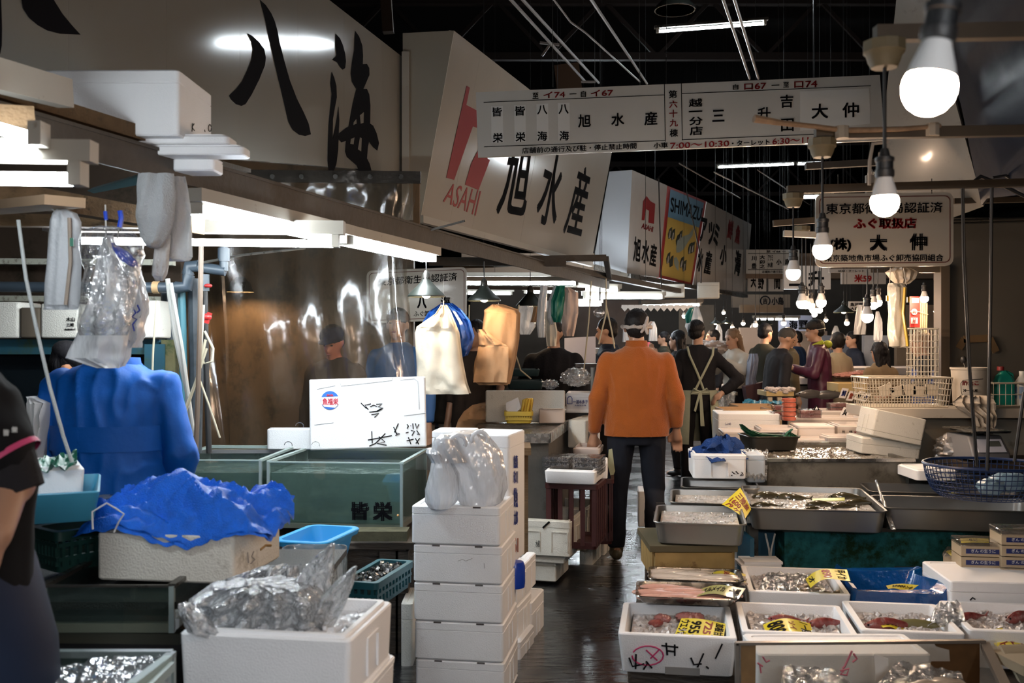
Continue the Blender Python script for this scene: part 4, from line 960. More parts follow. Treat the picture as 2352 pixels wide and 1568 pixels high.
# --- boxes on the wall tank
for x0, x1, yt, lab in ((-60, 42, 693, 'dirty white tank cover at the left edge'), (44, 92, 706, 'dark brown stained box between the two dirty white covers'), (92, 180, 697, 'dirty white tank cover printed with small black characters'), (310, 366, 690, 'mouldy white cover right of the hanging bags')):
    t = fbox(lab + ' on the blue frame', x0, x1, yt, 776, 4.9, .25, 0, False, foam_old if 'brown' not in lab else mat('brown_box', (.1, .08, .06), .7, var=.3), name='tank_cover', cat='cover', ribs=False, groove=0)
    if 'printed' in lab: printed(t, [('木山', 152, 728, 172, 738), ('三崎', 153, 741, 170, 750), ('魚類株式', 148, 754, 174, 758)])
t = T('blue_tank_frame', 'algae-stained blue steel frame of the wall tank behind the man in blue', 'tank', at(170, 1060, 5.0))
bl = mat('algae_blue_steel', (.010, .06, .09), .55, var=.3, vs=5, dirt=((.03, .06, .035), .5), ds=7)
D = 5.0
obj('frame', MB().beam(at(-80, 796, D), at(372, 796, D), .08, .075).beam(at(368, 790, D), at(368, 1060, D), .1, .16).beam(at(-80, 1060, D), at(400, 1060, D), .1, .08), bl, t, True)
obj('dark_pane', MB().box(at(140, 935, 5.06), (1.25, .02, .6)), mat('dark_tank_pane', (.006, .009, .011), .1, coat=.5), t, True)
single('mossy_post', 'mossy yellow-green stained post beside the blue tank frame', 'post', MB().beam(at(392, 780, 4.98), at(394, 1040, 4.98), .06, .1), mat('mossy', (.11, .10, .05), .7, var=.6, vs=8, dirt=((.03, .05, .02), .5), ds=9))
# --- hanging bags, towels
twh = mat('grey_towel', (.40, .41, .42), .95, var=.12, vs=30, bump=.9, bs=180, sheen=.3)
newsp = mat('folded_white_cloth', (.44, .45, .47), .85, var=.08, vs=20, bump=.4, bs=60)
t = bag('bundle of folded grey-white paper bags hung by handles at far left', [(478, 133, 148), (490, 118, 176), (510, 113, 186), (600, 107, 186), (700, 99, 182), (711, 100, 178)], 3.15, newsp, 'bag', 'paper_bag_bundle', th=.05, fold=.006, nf=3, hang=[((146, 455), (143, 495)), ((110, 470), (138, 498)), ((110, 460), (112, 474)), ((150, 490), (178, 494))])
obj('fold_edge', MB().tube([at(159, 500, 3.115), at(162, 600, 3.115), at(151, 700, 3.115)], .006, 6), mat('shadow_brown_edge', (.3, .24, .2), .8), t, True)
obj('green_label', MB().box(at(165, 556, 3.112), (.011, .004, .026)), mat('green_label_m', (.01, .12, .07), .5), t, True)
t = bag('long white plastic bag bundle with blue print over the head of the man in blue', [(545, 238, 252), (575, 230, 262), (640, 215, 290), (700, 200, 300), (760, 180, 298), (822, 152, 290), (845, 225, 276)], 3.1, bagw, layers=3, th=.07, fold=.012, nf=2, seed=2, hang=[((242, 470), (244, 548)), ((276, 500), (268, 560))])
mb = drape([(558, 255, 262), (580, 262, 296), (600, 280, 314), (612, 300, 316)], 3.05, th=.01, fold=.01)
obj('blue_print', mb, mat('blue_film', (.01, .05, .42), .3), t, True)
mb = drape([(600, 296, 316), (640, 292, 330), (690, 296, 345), (730, 300, 335), (770, 296, 330), (798, 300, 318)], 3.16, th=.06, fold=.03, nf=2, seed=5)
obj('side_bag', mb, bagw, t, True)
mb = MB(); pz_ = plane_of(at(300, 700, 3.09), at(340, 700, 3.09), at(300, 780, 3.09))
for pth in ([(306, 645), (312, 655), (305, 658)], [(304, 705), (312, 718), (303, 728), (314, 733), (305, 745), (309, 760)], [(316, 700), (321, 712), (315, 718)]): mb.tube([onp(x, y, pz_) for x, y in pth], .003, 5)
obj('blue_lettering', mb, blueink, t, True)
obj('blue_tie', MB().tube([at(242, 485, 3.1), at(244, 505, 3.1)], .006, 6).tube([at(276, 484, 3.1), at(279, 500, 3.1), at(275, 522, 3.1)], .008, 6), mat('blue_film', (.01, .05, .42), .3), t, True)
t = bag('puffy clear plastic bag over the white bag bundle, lit from behind by a tube', [(520, 225, 265), (530, 192, 305), (555, 184, 328), (585, 188, 333), (620, 196, 322), (680, 186, 312), (740, 176, 300), (770, 180, 290)], 3.0, clear('puffy_clear', milky=.08, gloss=.12, rough=.15, bump=1.0, bs=22), 'bag', 'clear_plastic_bag', th=.16, nu=30, fold=.012, nf=3, seed=4)
t = bag('thick grey terry towel looped over the beam beside the tubes', [(398, 316, 398), (450, 311, 402), (500, 312, 400), (545, 322, 385), (566, 338, 368), (570, 348, 358)], 3.3, twh, 'towel', 'towel', th=.07, fold=.012, nf=2, seed=1)
t = bag('white cotton cloths hanging behind the grey towel', [(405, 372, 425), (470, 370, 438), (520, 365, 442), (590, 355, 444), (600, 358, 436)], 3.42, mat('white_cotton', (.62, .62, .62), .9, bump=.6, bs=90), 'cloth', 'white_cloth', th=.03, fold=.012, nf=2, seed=3)
bag('narrow white glove-like cloth below the grey towel', [(540, 360, 392), (600, 353, 388), (630, 350, 384), (645, 358, 376)], 3.36, mat('white_cotton', (.62, .62, .62)), 'cloth', 'white_cloth', th=.05, fold=.006, nf=1, seed=3)
mb = MB().poly([at(330, 400, 3.9), at(200, 438, 3.7), at(215, 444, 3.7), at(340, 420, 3.9)], (0, .05, .02))
single('teal_board', 'teal plastic strip tucked above the lamp at upper left', 'strip', mb, mat('teal_strip', (.008, .03, .035), .6))
# --- glass tanks in the middle
def tank(label, x0, x1, yt, yb, d, dep, rz=0, water=.8, em=None, sign=False, zb=None):
    t, w = box_root('fish_tank', label, 'fish tank', x0, x1, yb, d, dep, rz, zb=zb); h = (yb - yt) * d / F
    a, b_ = w / 2, dep / 2
    for nm, c, s in (('glass_pane', (0, -b_, h / 2), (w, .008, h)), ('glass_pane', (0, b_, h / 2), (w, .008, h)), ('glass_pane', (-a, 0, h / 2), (.008, dep, h)), ('glass_pane', (a, 0, h / 2), (.008, dep, h))):
        obj(nm, MB().box(c, s), glass, t)
    mb = MB()
    for sx in (-1, 1):
        for sy in (-1, 1): mb.box((sx * a, sy * b_, h / 2), (.014, .014, h))
    obj('corner_seal', mb, mat('tank_seal', (.22, .27, .27), .3), t)
    mb = MB()
    for sx in (-1, 1): mb.box((sx * a, 0, h), (.02, dep, .012))
    mb.box((0, -b_, h), (w, .01, .006)); mb.box((0, b_, h), (w, .02, .015))
    obj('top_edge', mb, em or mat('tank_edge', (.30, .38, .37), .25), t)
    obj('floor_pane', MB().box((0, 0, .012), (w, dep, .024)), mat('tank_floor', (.16, .15, .12), .6), t)
    if water:
        wv = clear('tank_water', tint=(.66, .75, .73), milky=.5, gloss=.05, rough=.02, bump=.25, bs=12, mcol=(.27, .34, .325), dirt=(.75, 2.5, .4))
        obj('water', MB().box((0, 0, h * water / 2 + .02), (w - .02, dep - .02, h * water - .02)), wv, t)
    t['_w'] = w; t['_d'] = dep; t['_h'] = h
    return t
t = tank('glass fish tank of greenish water with two black characters on its front', 612, 925, 1062, 1214, 4.9, .62, -6)
b = MB(); tq(b, '皆', (806, 1152, 848, 1194), fplane(t), -.0, .035, lift=.006); tq(b, '栄', (856, 1152, 902, 1196), fplane(t), 0, .035, lift=.006)
obj('lettering', b, ink, t, True)
mb = MB(); rs = random.Random(5)
for k in range(110): mb.box((rs.uniform(-.3, .3), rs.uniform(-.27, .1), .03 + rs.uniform(0, .012)), (.03, .03, .015), Euler((rs.uniform(-.4, .4), rs.uniform(-.4, .4), rs.uniform(0, 3))).to_matrix())
obj('gravel', mb, mat('brown_gravel', (.13, .10, .06), .6, var=.6, vs=40), t)['kind'] = 'stuff'
obj('corner_drip', MB().ell(at(914, 1183, 4.86), (.006,) * 3), mat('amber_speck', (.8, .4, .15), .3), t, True)
M = wm(t)
fish('dark flatfish leaning upright inside the characters tank', M @ Vector((-.05, -.06, .05)), .22, 100, fat=.55, tilt=70, col=mat('dark_fish', (.02, .022, .02), .5))
fish('second dark fish lying low in the characters tank', M @ Vector((-.14, -.02, .05)), .24, 40, fat=.4, tilt=20, col=mat('dark_fish', (.02, .022, .02), .5))
fish('pinkish fish resting on the gravel behind the painted characters', M @ Vector((.15, -.16, .03)), .22, 10, fat=.22, col=mat('pink_fish', (.3, .16, .12), .4))
t = tank('dim second fish tank left of the characters tank', 378, 600, 1056, 1214, 4.95, .62, -3, .78)
fish('dark fish in the dim second tank', wm(t) @ Vector((.05, -.1, .1)), .25, 20, fat=.35, col=mat('dark_fish', (.02, .022, .02), .5))
mb = MB(); mb.box(at(700, 1056, 5.62), (1.6, .03, .11)); mb.beam(at(420, 1036, 5.58), at(985, 1034, 5.58), .05, .02)
single('tank_backing_rail', 'rusty riveted steel rail along the back of the tanks', 'rail', mb, mat('rivet_rail', (.22, .22, .23), .4, .4, dirt=((.09, .05, .03), .6), ds=10))
t = fbox('standing white styrofoam lid with round blue and red sticker leaning on the tanks', 712, 980, 868, 1030, 5.42, .03, 2.5, False, foam, name='styrofoam_lid', cat='lid', ribs=False, groove=0)
t.rotation_euler = (R(-6), R(-1.5), R(3)); t['_h'] = 162 * 5.42 / F + .02
mb = MB(); pl = fplane(t)
for ln in ([(728, 893), (770, 885)], [(782, 880), (784, 886), (900, 873), (902, 866)], [(918, 866), (920, 872), (952, 869), (960, 876), (963, 940)], [(722, 975), (766, 970)], [(928, 954), (978, 948)]): mb.tube([onp(x, y, pl, .001) for x, y in ln], .003, 5)
obj('moulded_ridge', mb, mat('foam_shadow_ridge', (.55, .56, .58), .6), t, True)
def disc(mb, cx, cy, r, pl, lift, a0=0, a1=360, n=28):
    pts = [(cx + r * math.cos(R(a0 + (a1 - a0) * k / n)), cy + r * 1.02 * math.sin(R(a0 + (a1 - a0) * k / n))) for k in range(n + (0 if a1 - a0 >= 360 else 1))]
    flatpoly(mb, pts, pl, lift, .001)
b = MB(); disc(b, 758, 919, 21, pl, .003); obj('sticker', b, mat('sticker_blue', (.01, .12, .5), .4), t, True)
b = MB(); flatpoly(b, [(738, 912), (779, 910), (779, 926), (770, 936), (745, 934), (738, 926)], pl, .0045, .001); obj('sticker_band', b, mat('sticker_white', (.8, .78, .8), .4), t, True)
b = MB(); tq(b, '魚福栄', (741, 914, 777, 930), pl, 0, .02, lift=.006); tq(b, '鮮魚', (750, 905, 766, 910), pl, 0, .02, lift=.006); obj('lettering', b, mat('sticker_red', (.7, .05, .08), .4), t, True)
writing(t, [[(829, 925), (840, 936), (846, 940), (838, 930), (852, 927)], [(850, 934), (858, 930), (866, 933), (864, 928), (878, 927), (868, 934), (880, 936), (866, 943)], [(848, 946), (868, 944), (878, 938)], [(853, 952), (870, 949), (860, 958)],
            [(854, 990), (855, 1018)], [(845, 1010), (900, 1000)], [(848, 1024), (862, 1018), (885, 995)], [(870, 1002), (884, 1014), (866, 1018), (888, 1022)], [(904, 980), (912, 998)], [(915, 972), (906, 992), (918, 996), (908, 1000)],
            [(935, 974), (938, 978), (935, 984)], [(943, 977), (944, 978)], [(948, 972), (949, 985)], [(954, 972), (957, 984), (962, 974)], [(932, 994), (938, 992)], [(944, 988), (952, 990), (946, 1000)], [(957, 988), (964, 998), (958, 996)], [(934, 1012), (950, 1008)], [(938, 1004), (944, 1020)], [(954, 1006), (962, 1020)], [(964, 1006), (955, 1018)]], ink, .0028)
t = lid('small white lid lying behind the tank, left of the sticker lid', 612, 718, 985, 1032, 5.5, .05, 0)
mb = MB()
for cx, cy in ((662, 1022), (725, 1022), (688, 978)): mb.tube([at(cx + 9 * math.cos(R(a)), cy - 8 * math.sin(R(a)), 5.38) for a in range(-20, 200, 20)], .002, 5)
single('wire_hook', 'small bent wire hooks behind the tank', 'hook', mb, steel)
# --- rack below the tank
t = T('tank_rack', 'dark wet wooden rack holding up the fish tanks', 'rack', at(840, 1540, 4.85))
for i, (x0, x1, y0, y1, d) in enumerate(((600, 936, 1232, 1262, 4.8), (760, 936, 1262, 1325, 4.85), (760, 936, 1330, 1365, 4.85))):
    obj('plank', MB().box(at((x0 + x1) / 2, (y0 + y1) / 2, d + .03), ((x1 - x0) * d / F, .05, (y1 - y0) * d / F)), dwood, t, True)
for x, y0, w_ in ((895, 1262, .09), (778, 1262, .07), (925, 1262, .06)): obj('leg', MB().beam(at(x, y0, 4.83), Vector((px2(x, 4.83), 4.83, 0)), w_, .08), dwood, t, True)
obj('worn_beam_end', MB().box(at(872, 1226, 4.7), (.27, .12, .045)), mat('mossy_wood', (.07, .065, .04), .8, var=.6, vs=20, bump=.5, bs=30), t, True)
obj('shelf', MB().box(at(640, 1222, 5.1), (1.7, .7, .03)), dwood, t, True)
obj('leg', MB().beam(at(470, 1230, 4.9), Vector((px2(470, 4.9), 4.9, 0)), .08, .08), dwood, t, True)
for x, lab in ((934, 'white styrofoam box standing upright in shadow beside the tank rack'),):
    t = fbox(lab, 921, 948, 1385, 1540, 4.6, .3, 0, False, foam_old, ribs=False, groove=.75)
# --- blue net box, scale, crates
t = fbox('worn white styrofoam box full of blue netting with number on its side', 210, 545, 1228, 1336, 2.85, .36, -8, True, foam_old, ribs=False, groove=0, taper=0, step=False)
writing(t, [[(569, 1268), (571, 1292)], [(583, 1266), (578, 1278), (586, 1284), (576, 1294)]], mat('faint_pencil', (.25, .24, .24), .6), .0016, 'right')
obj('brown_stain', MB().tube([onp(x, y, fplane(t, 'right'), .001) for x, y in ((598, 1262), (610, 1252), (622, 1252))], .004, 5), mat('glue_brown', (.3, .19, .08), .8), t, True)
nb = mat('blue_netting', (.001, .13, .72), .45, var=.4, vs=25, bump=.6, bs=260)
def netm():
    m = nb; nt = m.node_tree; N = nt.nodes; b_ = N['Principled BSDF']
    tc = N.new('ShaderNodeTexCoord'); mp = N.new('ShaderNodeMapping'); mp.inputs['Scale'].default_value = (170, 170, 170); mp.inputs['Rotation'].default_value = (0, 0, R(40))
    nt.links.new(tc.outputs['Object'], mp.inputs[0]); ck = N.new('ShaderNodeTexVoronoi'); ck.inputs['Scale'].default_value = 1.6; nt.links.new(mp.outputs[0], ck.inputs['Vector'])
    gt = N.new('ShaderNodeMath'); gt.operation = 'GREATER_THAN'; gt.inputs[1].default_value = .26; nt.links.new(ck.outputs['Distance'], gt.inputs[0])
    mx = N.new('ShaderNodeMapRange'); mx.inputs['To Min'].default_value = .78; nt.links.new(gt.outputs[0], mx.inputs['Value']); nt.links.new(mx.outputs[0], b_.inputs['Alpha'])
netm()
mb = MB()
def net(u, v):
    x = 205 + 450 * u; top = 1150 - 14 * math.sin(u * 5) + (28 if u > .75 else 0) * (u - .75) * 4
    z = .16 * math.sin(math.pi * min(1, v * 1.05)) ** .7
    p = Vector((px2(x, 3.0), 2.88 + .34 * v - .09 * u, 0)); hgt = .935 + (.09 * math.sin(u * math.pi) ** .5) * math.sin(v * math.pi) ** .8 + .022 * math.sin(u * 9 + v * 7) + .03 * (1 - abs(noise.noise(Vector((u * 5 + v * 3, v * 5, 1)))) * 3) * min(1, v * 4) + .015 * noise.noise(Vector((u * 17, v * 15, 2)))
    p.z = hgt + .045 * v; p.x += .02 * math.sin(v * 9 + u * 3); return p
mb.grid(net, 90, 50)
def net2(u, v):
    p = net(u, v); p.z += .012 + .02 * noise.noise(Vector((u * 4 + 7, v * 4, 1))); p.x += .012; return p
mb.grid(net2, 70, 40)
single('blue_net', 'heaped blue fishing net spilling over the worn white box', 'net', mb, nb)
mb = MB().tube([at(213, 1215, 2.72), at(212, 1175, 2.72), at(245, 1155, 2.72), at(270, 1170, 2.75), at(285, 1180, 2.75), at(272, 1200, 2.75), at(262, 1222, 2.75)], .0025, 5)
single('white_cord', 'loop of thin white cord beside the blue net', 'cord', mb, mat('white_cord_m', (.6, .6, .6), .7))
weigh_scale('blue electronic scale half hidden behind the net box', 158, 330, 1170, 1268, 3.35, .34, 4, mat('scale_blue', (.02, .06, .16), .45))
t = crate('dark green plastic crate below the blue tray', 40, 162, 1215, 1310, 3.0, .45, -38, mat('dark_green_plastic', (.008, .04, .035), .4), slots=6, rows_=3)
t = fbox('white styrofoam box holding green plastic bag at left', 85, 190, 1078, 1158, 2.95, .3, 28, True, foam, ribs=False, groove=0)
t, w_ = box_root('blue_tray', 'long pale blue plastic tray under the white box at left', 'tray', 30, 200, 1200, 2.75, .34, 22)
obj('pan', open_shell(w_ + .05, .4, .085, .006, .02, .03, .01, 0, False), mat('pale_blue_plastic', (.04, .25, .40), .45), t)
mb = film([at(52, 1095, 2.9), at(178, 1080, 2.95), at(178, 1045, 3.2), at(100, 1062, 3.25)], 3, .03, fr=2.5)
single('green_bag', 'crumpled dark green plastic bag on the white box at left', 'bag', mb, mat('green_film', (.02, .13, .085), .4, bump=.5, bs=14))
single('white_paper_bag', 'crumpled white paper sack behind the man in blue', 'bag', drape([(910, 66, 80), (925, 66, 118), (980, 70, 110), (1045, 62, 100), (1090, 60, 95)], 3.9, th=.1, fold=.02, seed=8), mat('white_paper', (.6, .6, .6), .85, bump=.5, bs=18))
# --- dark lower glass tanks at left
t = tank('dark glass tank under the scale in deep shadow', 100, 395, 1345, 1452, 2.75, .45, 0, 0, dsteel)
obj('shade_backing', MB().box((0, .2, .07), (.3, .01, .13)).box((0, 0, .03), (.34, .4, .02)), black, t)  # black sheets put the tank's deep shade into colour
t = T('perforated_deck', 'dark perforated metal deck around the scale', 'deck', at(170, 1330, 3.1))
obj('deck', MB().box(at(200, 1322, 3.1) + Vector((0, 0, 0)), (1.5, .7, .02)), mat('dark_perforated', (.015, .016, .015), .4, .5, bump=1, bs=200), t, True)
t = T('tank_stand', 'black stand under the dark glass tank', 'stand', at(200, 1470, 2.8))
obj('rail', MB().beam(at(-60, 1456, 2.8), at(420, 1462, 2.8), .05, .03), mat('olive_rail', (.04, .042, .03), .6), t, True)
obj('panel', MB().box(at(150, 1520, 2.82), (1.4, .02, .14)), black, t, True)
t = tank('open glass tank at the bottom left corner holding wrapped goods', -300, 243, 1640, 1790, 1.9, .37, 0, 0, mat('dim_green_edge', (.12, .15, .15), .3))
t.location.y += .0
for k, (q, lab) in enumerate(((((20, 1640, 1.95), (200, 1640, 1.95), (300, 1520, 2.2), (90, 1540, 2.2)), 'clear wrapped packet of dark meat in the bottom left tank'), (((150, 1600, 2.0), (300, 1600, 2.0), (375, 1512, 2.22), (215, 1515, 2.22)), 'clear wrapped packet with blue print at the tank rim'))):
    tt = T('wrapped_packet', lab, 'packet', at(*q[0]))
    obj('film', film([at(*p) for p in q], k + 3, .018, fr=4), clear('bright_film', milky=.2, gloss=.12, rough=.1, bump=1, bs=20), tt, True)
    mb = MB()
    c = sum((at(*p) for p in q), Vector()) / 4
    lump(mb, c + Vector((0, 0, -.045)), (.1, .13, .03), k); obj('contents', mb, mat('dark_meat' if k == 0 else 'pale_packet', (.06, .015, .02) if k == 0 else (.35, .4, .45), .3), tt, True)
single('side_glass_frames', 'stack of pale plastic frames at the side of the bottom left tank', 'frame', MB().beam(at(300, 1580, 1.98), at(385, 1515, 2.22), .02, .02).beam(at(320, 1600, 1.98), at(390, 1530, 2.2), .02, .02), mat('pale_green_plastic', (.25, .33, .32), .35))
# --- blue bin, acrylic sheet, dark crate
t, w_ = box_root('blue_bin', 'bright blue plastic bin between the net box and tank rack', 'bin', 640, 745, 1311, 3.9, .3, -14)
obj('body', open_shell(w_ + .03, .34, .12, .01, .05, .05, .02, .78, False, .03), mat('bright_blue_plastic', (.03, .30, .62), .4), t)
single('acrylic_cover', 'scratched clear acrylic tub below the blue bin', 'tub', open_shell(.24, .3, .2, .004, .06, 0, .01, 0, False).__class__().add([v + at(712, 1395, 3.6) for v in open_shell(.24, .3, .2, .004, .06, 0, .01, 0, False).v], open_shell(.24, .3, .2, .004, .06, 0, .01, 0, False).f), clear('tub_film', milky=.14, gloss=.12, rough=.2, bump=.5, bs=10, mcol=(.5, .5, .45)))
t = crate('dark teal plastic crate filled with wet black shellfish', 780, 868, 1336, 1400, 4.0, .42, -14, mat('teal_plastic', (.01, .07, .09), .4), slots=4)
ice_in(t, 'wet black shellfish heaped in the teal crate', .9, mat('wet_black_shells', (.02, .02, .018), .15, coat=.6, bump=1, bs=90), .012, 140, 'shellfish_heap', .02, 4)
# --- foreground white box with ice and film
t = fbox('big white styrofoam box of ice in the foreground with clear film spilling out', 397, 812, 1462, 1600, 2.36, .36, -9, True, foam, ribs=True, groove=0, wall=.03)
BI = t
ice_in(t, 'crushed ice filling the foreground white box', .86, mat('foreground_ice', (.68, .70, .73), .25, bump=.9, bs=60, coat=.3), .025, 120, inset=.035, seed=9)
fm = clear('foreground_film', milky=.55, gloss=.28, rough=.13, bump=1.0, bs=42, mcol=(.85, .9, .95))
t = T('plastic_film', 'large crumpled clear plastic film rising out of the foreground box', 'plastic film', at(640, 1450, 2.5))
for k, (rows, d, th, fo) in enumerate((([(1335, 560, 620), (1345, 480, 720), (1375, 435, 750), (1420, 418, 760), (1455, 440, 740)], 2.52, .16, .035), ([(1248, 758, 770), (1300, 700, 768), (1370, 650, 758), (1440, 640, 745)], 2.56, .05, .012), ([(1300, 812, 820), (1340, 765, 812), (1395, 715, 790), (1440, 700, 765)], 2.5, .03, .008), ([(1385, 412, 440), (1410, 414, 470), (1445, 430, 500), (1465, 470, 520)], 2.4, .06, .008), ([(1330, 520, 545), (1345, 480, 640), (1300, 600, 690), (1380, 560, 700)], 2.66, .03, .015))):
    obj('film_fold', drape(rows, d, th, nu=44 if k == 0 else 18, sub=9, fold=fo, nf=5 if k == 0 else 2, seed=k * 3 + 1), fm, t, True)
t = fbox('lower white box directly under the foreground ice box', 405, 822, 1600, 1700, 2.38, .36, -9, True, foam, ribs=False)
# --- the tall stack
ST = []
ys = [(1163, 1251), (1253, 1339), (1341, 1428), (1430, 1517), (1519, 1606), (1608, 1695)]
labs = ['top', 'second', 'third', 'fourth', 'fifth', 'sixth and lowest']
for (a, b_), l, off in zip(ys, labs, (0, 4, 5, 7, 9, 10)):
    t = fbox('white styrofoam box, %s in the tall stack by the aisle' % l, 942 + off, 1150 + off * 1.1, a, b_, 4.15, .38, -9, False, foam, 'tall stack of white boxes', groove=.78)
    mb = MB()
    for x in (-.3, .3): mb.box((x * t['_w'] * .8, -t['_d'] / 2 - .0005, t['_h'] - .002), (.032, .004, .006))
    obj('notch', mb, mat('notch_shadow_slot', (.1, .09, .09), .8), t); ST.append(t)
writing(ST[1], [[(1112, 1293), (1113, 1305)], [(1052, 1288), (1062, 1284), (1070, 1288), (1085, 1282)]], mat('faint_pencil', (.25, .24, .24), .6), .001)
t = T('carrier_bag', 'full white carrier bags tied and sitting on top of the tall stack', 'bag', at(1070, 1163, 4.25))
bw = clear('sheer_white_bag', milky=.82, gloss=.10, rough=.2, bump=1.0, bs=13, mcol=(.8, .81, .84), stretch=(1, 1, .5))
mb = MB()
def bagblob(mb, prof, d, depth, seed, amp=.09, nu=44, c=None):
    rings = []
    for y, xl, xr in prof:
        cx = (xl + xr) / 2; w2 = (xr - xl) / 2 * d / F; cc = at(cx, y, d); ring = []
        for k in range(nu):
            a = 2 * math.pi * k / nu; v = Vector((math.cos(a), math.sin(a), 0)); zz = cc.z
            s = 1 + amp * (noise.noise(Vector((math.cos(a) * 2.5 + seed, math.sin(a) * 2.5, zz * 9))) + .6 * math.sin(a * 9 + zz * 25 + seed) * .5 - .5 * abs(noise.noise(Vector((math.cos(a) * 6, math.sin(a) * 6 + seed, zz * 16)))) * 1.6)
            ring.append(cc + Vector((v.x * w2 * s, v.y * depth * s * min(1, w2 / .05), 0)))
        rings.append(ring)
    return mb.loft(rings)
def dens(prof, n=5):
    out = []
    for a, b_ in zip(prof[:-1], prof[1:]): out += [tuple(a[q] + (b_[q] - a[q]) * i / n for q in range(3)) for i in range(n)]
    return out + [prof[-1]]
bagblob(mb, dens([(1162, 985, 1040), (1150, 976, 1052), (1125, 975, 1056), (1090, 985, 1052), (1060, 990, 1040), (1038, 978, 1030), (1030, 980, 1020)]), 4.18, .09, 1)
obj('left_bag', mb, bw, t, True)
mb = MB(); bagblob(mb, dens([(1163, 1065, 1130), (1150, 1052, 1155), (1120, 1046, 1163), (1080, 1040, 1160), (1040, 1010, 1152), (1005, 1000, 1125), (992, 1040, 1105)]), 4.25, .11, 5, .11)
obj('right_bag', mb, bw, t, True)
mb = MB(); bagblob(mb, dens([(1060, 1000, 1080), (1030, 992, 1060), (1005, 1000, 1050), (998, 1010, 1030)]), 4.16, .06, 8, .2)
obj('tied_handles', mb, bw, t, True)
for cx, cy in ((1052, 1010), (1102, 1002)):
    obj('handle_loop', MB().tube([at(cx + 18 * math.cos(R(a)), cy + 6 - 17 * math.sin(R(a)), 4.12) for a in range(-30, 215, 20)], .008, 8), bw, t, True)
t = fbox('tall upright styrofoam box with blue and red writing on its side behind the bags', 1060, 1172, 998, 1300, 4.45, .3, -14, False, foam, ribs=False, groove=.9)
printed(t, [('魚類', (1180, 1045), (1189, 1045), (1189, 1075), (1180, 1075)), ('氷川', (1180, 1080), (1189, 1080), (1189, 1110), (1180, 1110)), ('鮮魚', (1180, 1120), (1189, 1120), (1189, 1165), (1180, 1165)), ('太郎', (1180, 1172), (1189, 1172), (1189, 1205), (1180, 1205))], blueink, 'right')
printed(t, [('61', (1180, 1235), (1190, 1235), (1190, 1268), (1180, 1268))], mat('orange_red_ink', (.45, .08, .03), .5), 'right')
fbox('styrofoam box standing behind the bags on the stack, left', 990, 1085, 990, 1150, 4.7, .2, -8, False, foam, ribs=False, groove=.9)
single('blue_roll', 'blue plastic wrapped bundle wedged beside the stack', 'bundle', MB().lathe([(.03, 0), (.045, .005), (.048, .03), (.047, .1), (.04, .12), (.01, .125)], c=at(1182, 1350, 4.5), n=16), mat('blue_film', (.01, .05, .42), .3, bump=.5, bs=40))
for x0, x1, yt, yb, d, lab in ((1150, 1188, 1310, 1390, 4.75, 'white box behind the stack just under the blue bundle'), (1150, 1190, 1392, 1470, 4.75, 'white box with black marks low behind the stack'), (1150, 1196, 1472, 1552, 4.7, 'lowest white box peeking out behind the stack'), (1178, 1202, 1295, 1372, 5.0, 'narrow white box far side of the stack'), (1160, 1222, 1382, 1520, 5.0, 'white box standing right behind the stack on the floor')):
    t = fbox(lab, x0, x1, yt, yb, d, .3, -14, False, foam, ribs=True)
# ================================================================== CENTRE
def pendant(label, x, yrim, yshade_top, wpx, d, ytop, lit=True):
    r_ = wpx / 2 * d / F; z0 = pz(yrim, d); c = at(x, yrim, d); h = pz(yshade_top, d) - z0
    t = T('pendant_lamp', label, 'lamp', c)
    obj('shade', MB().lathe([(r_, 0), (r_, .008), (r_ * .92, .02), (r_ * .55, h * .55), (r_ * .28, h * .85), (r_ * .22, h), (r_ * .2, h * .98), (r_ * .26, h * .8), (r_ * .52, h * .5), (r_ * .9, .015), (r_ * .97, 0)], n=28, cap=False), mat('dark_green_enamel', (.012, .015, .012), .45), t)
    obj('cap', MB().lathe([(r_ * .24, h * .97), (r_ * .2, h * 1.25), (r_ * .08, h * 1.45)], n=14), dsteel, t)
    if lit: obj('globe', MB().ell((0, 0, .022), (.03, .03, .03)), emis('pendant_glow', (1, .70, .42), 300), t)
    obj('cord', MB().tube([(0, 0, h * 1.4), (0, 0, pz(ytop, d) - z0)], .004, 5), black, t)
    if d > 9: wire_up(t, Vector((c.x, d, pz(ytop, d) - .05)))
    return t
pendant('dark enamel pendant lamp hiding part of the dim certification plate', 979, 682, 640, 86, 5.95, 600)
pendant('second dark pendant lamp glowing above the brown paper bags', 1112, 691, 655, 76, 6.35, 600)
pendant('third dark pendant lamp left of the green and pink bags', 1218, 704, 670, 66, 8.8, 625)
for x, y, w_, d, lab in ((1643, 744, 26, 17, 'small far dark pendant above the phone taker'), (1668, 742, 24, 17.5, 'small far dark pendant beside another one'), (1745, 748, 30, 17, 'far dark pendant above the couple of visitors'), (1762, 745, 26, 18, 'far dark pendant just behind the wider one'), (1938, 718, 46, 11, 'wide brown shaded pendant right of the bulb cluster')):
    pendant(lab, x, y, y - w_ * .4, w_, d, y - 50)
cw = mat('cream_white_bag', (.70, .64, .53), .5, var=.05, vs=8, bump=.5, bs=18)
bluef = mat('blue_bag_film', (.01, .07, .33), .35, bump=.6, bs=20)
t = bag('bundle of deep blue plastic bags hanging behind the cream white bags', [(700, 1008, 1030), (715, 985, 1050), (740, 970, 1070), (775, 965, 1080), (800, 975, 1074), (820, 1020, 1064)], 6.35, bluef, layers=3, th=.06, fold=.02, nf=6, seed=3, hang=[((1018, 640), (1018, 704))])
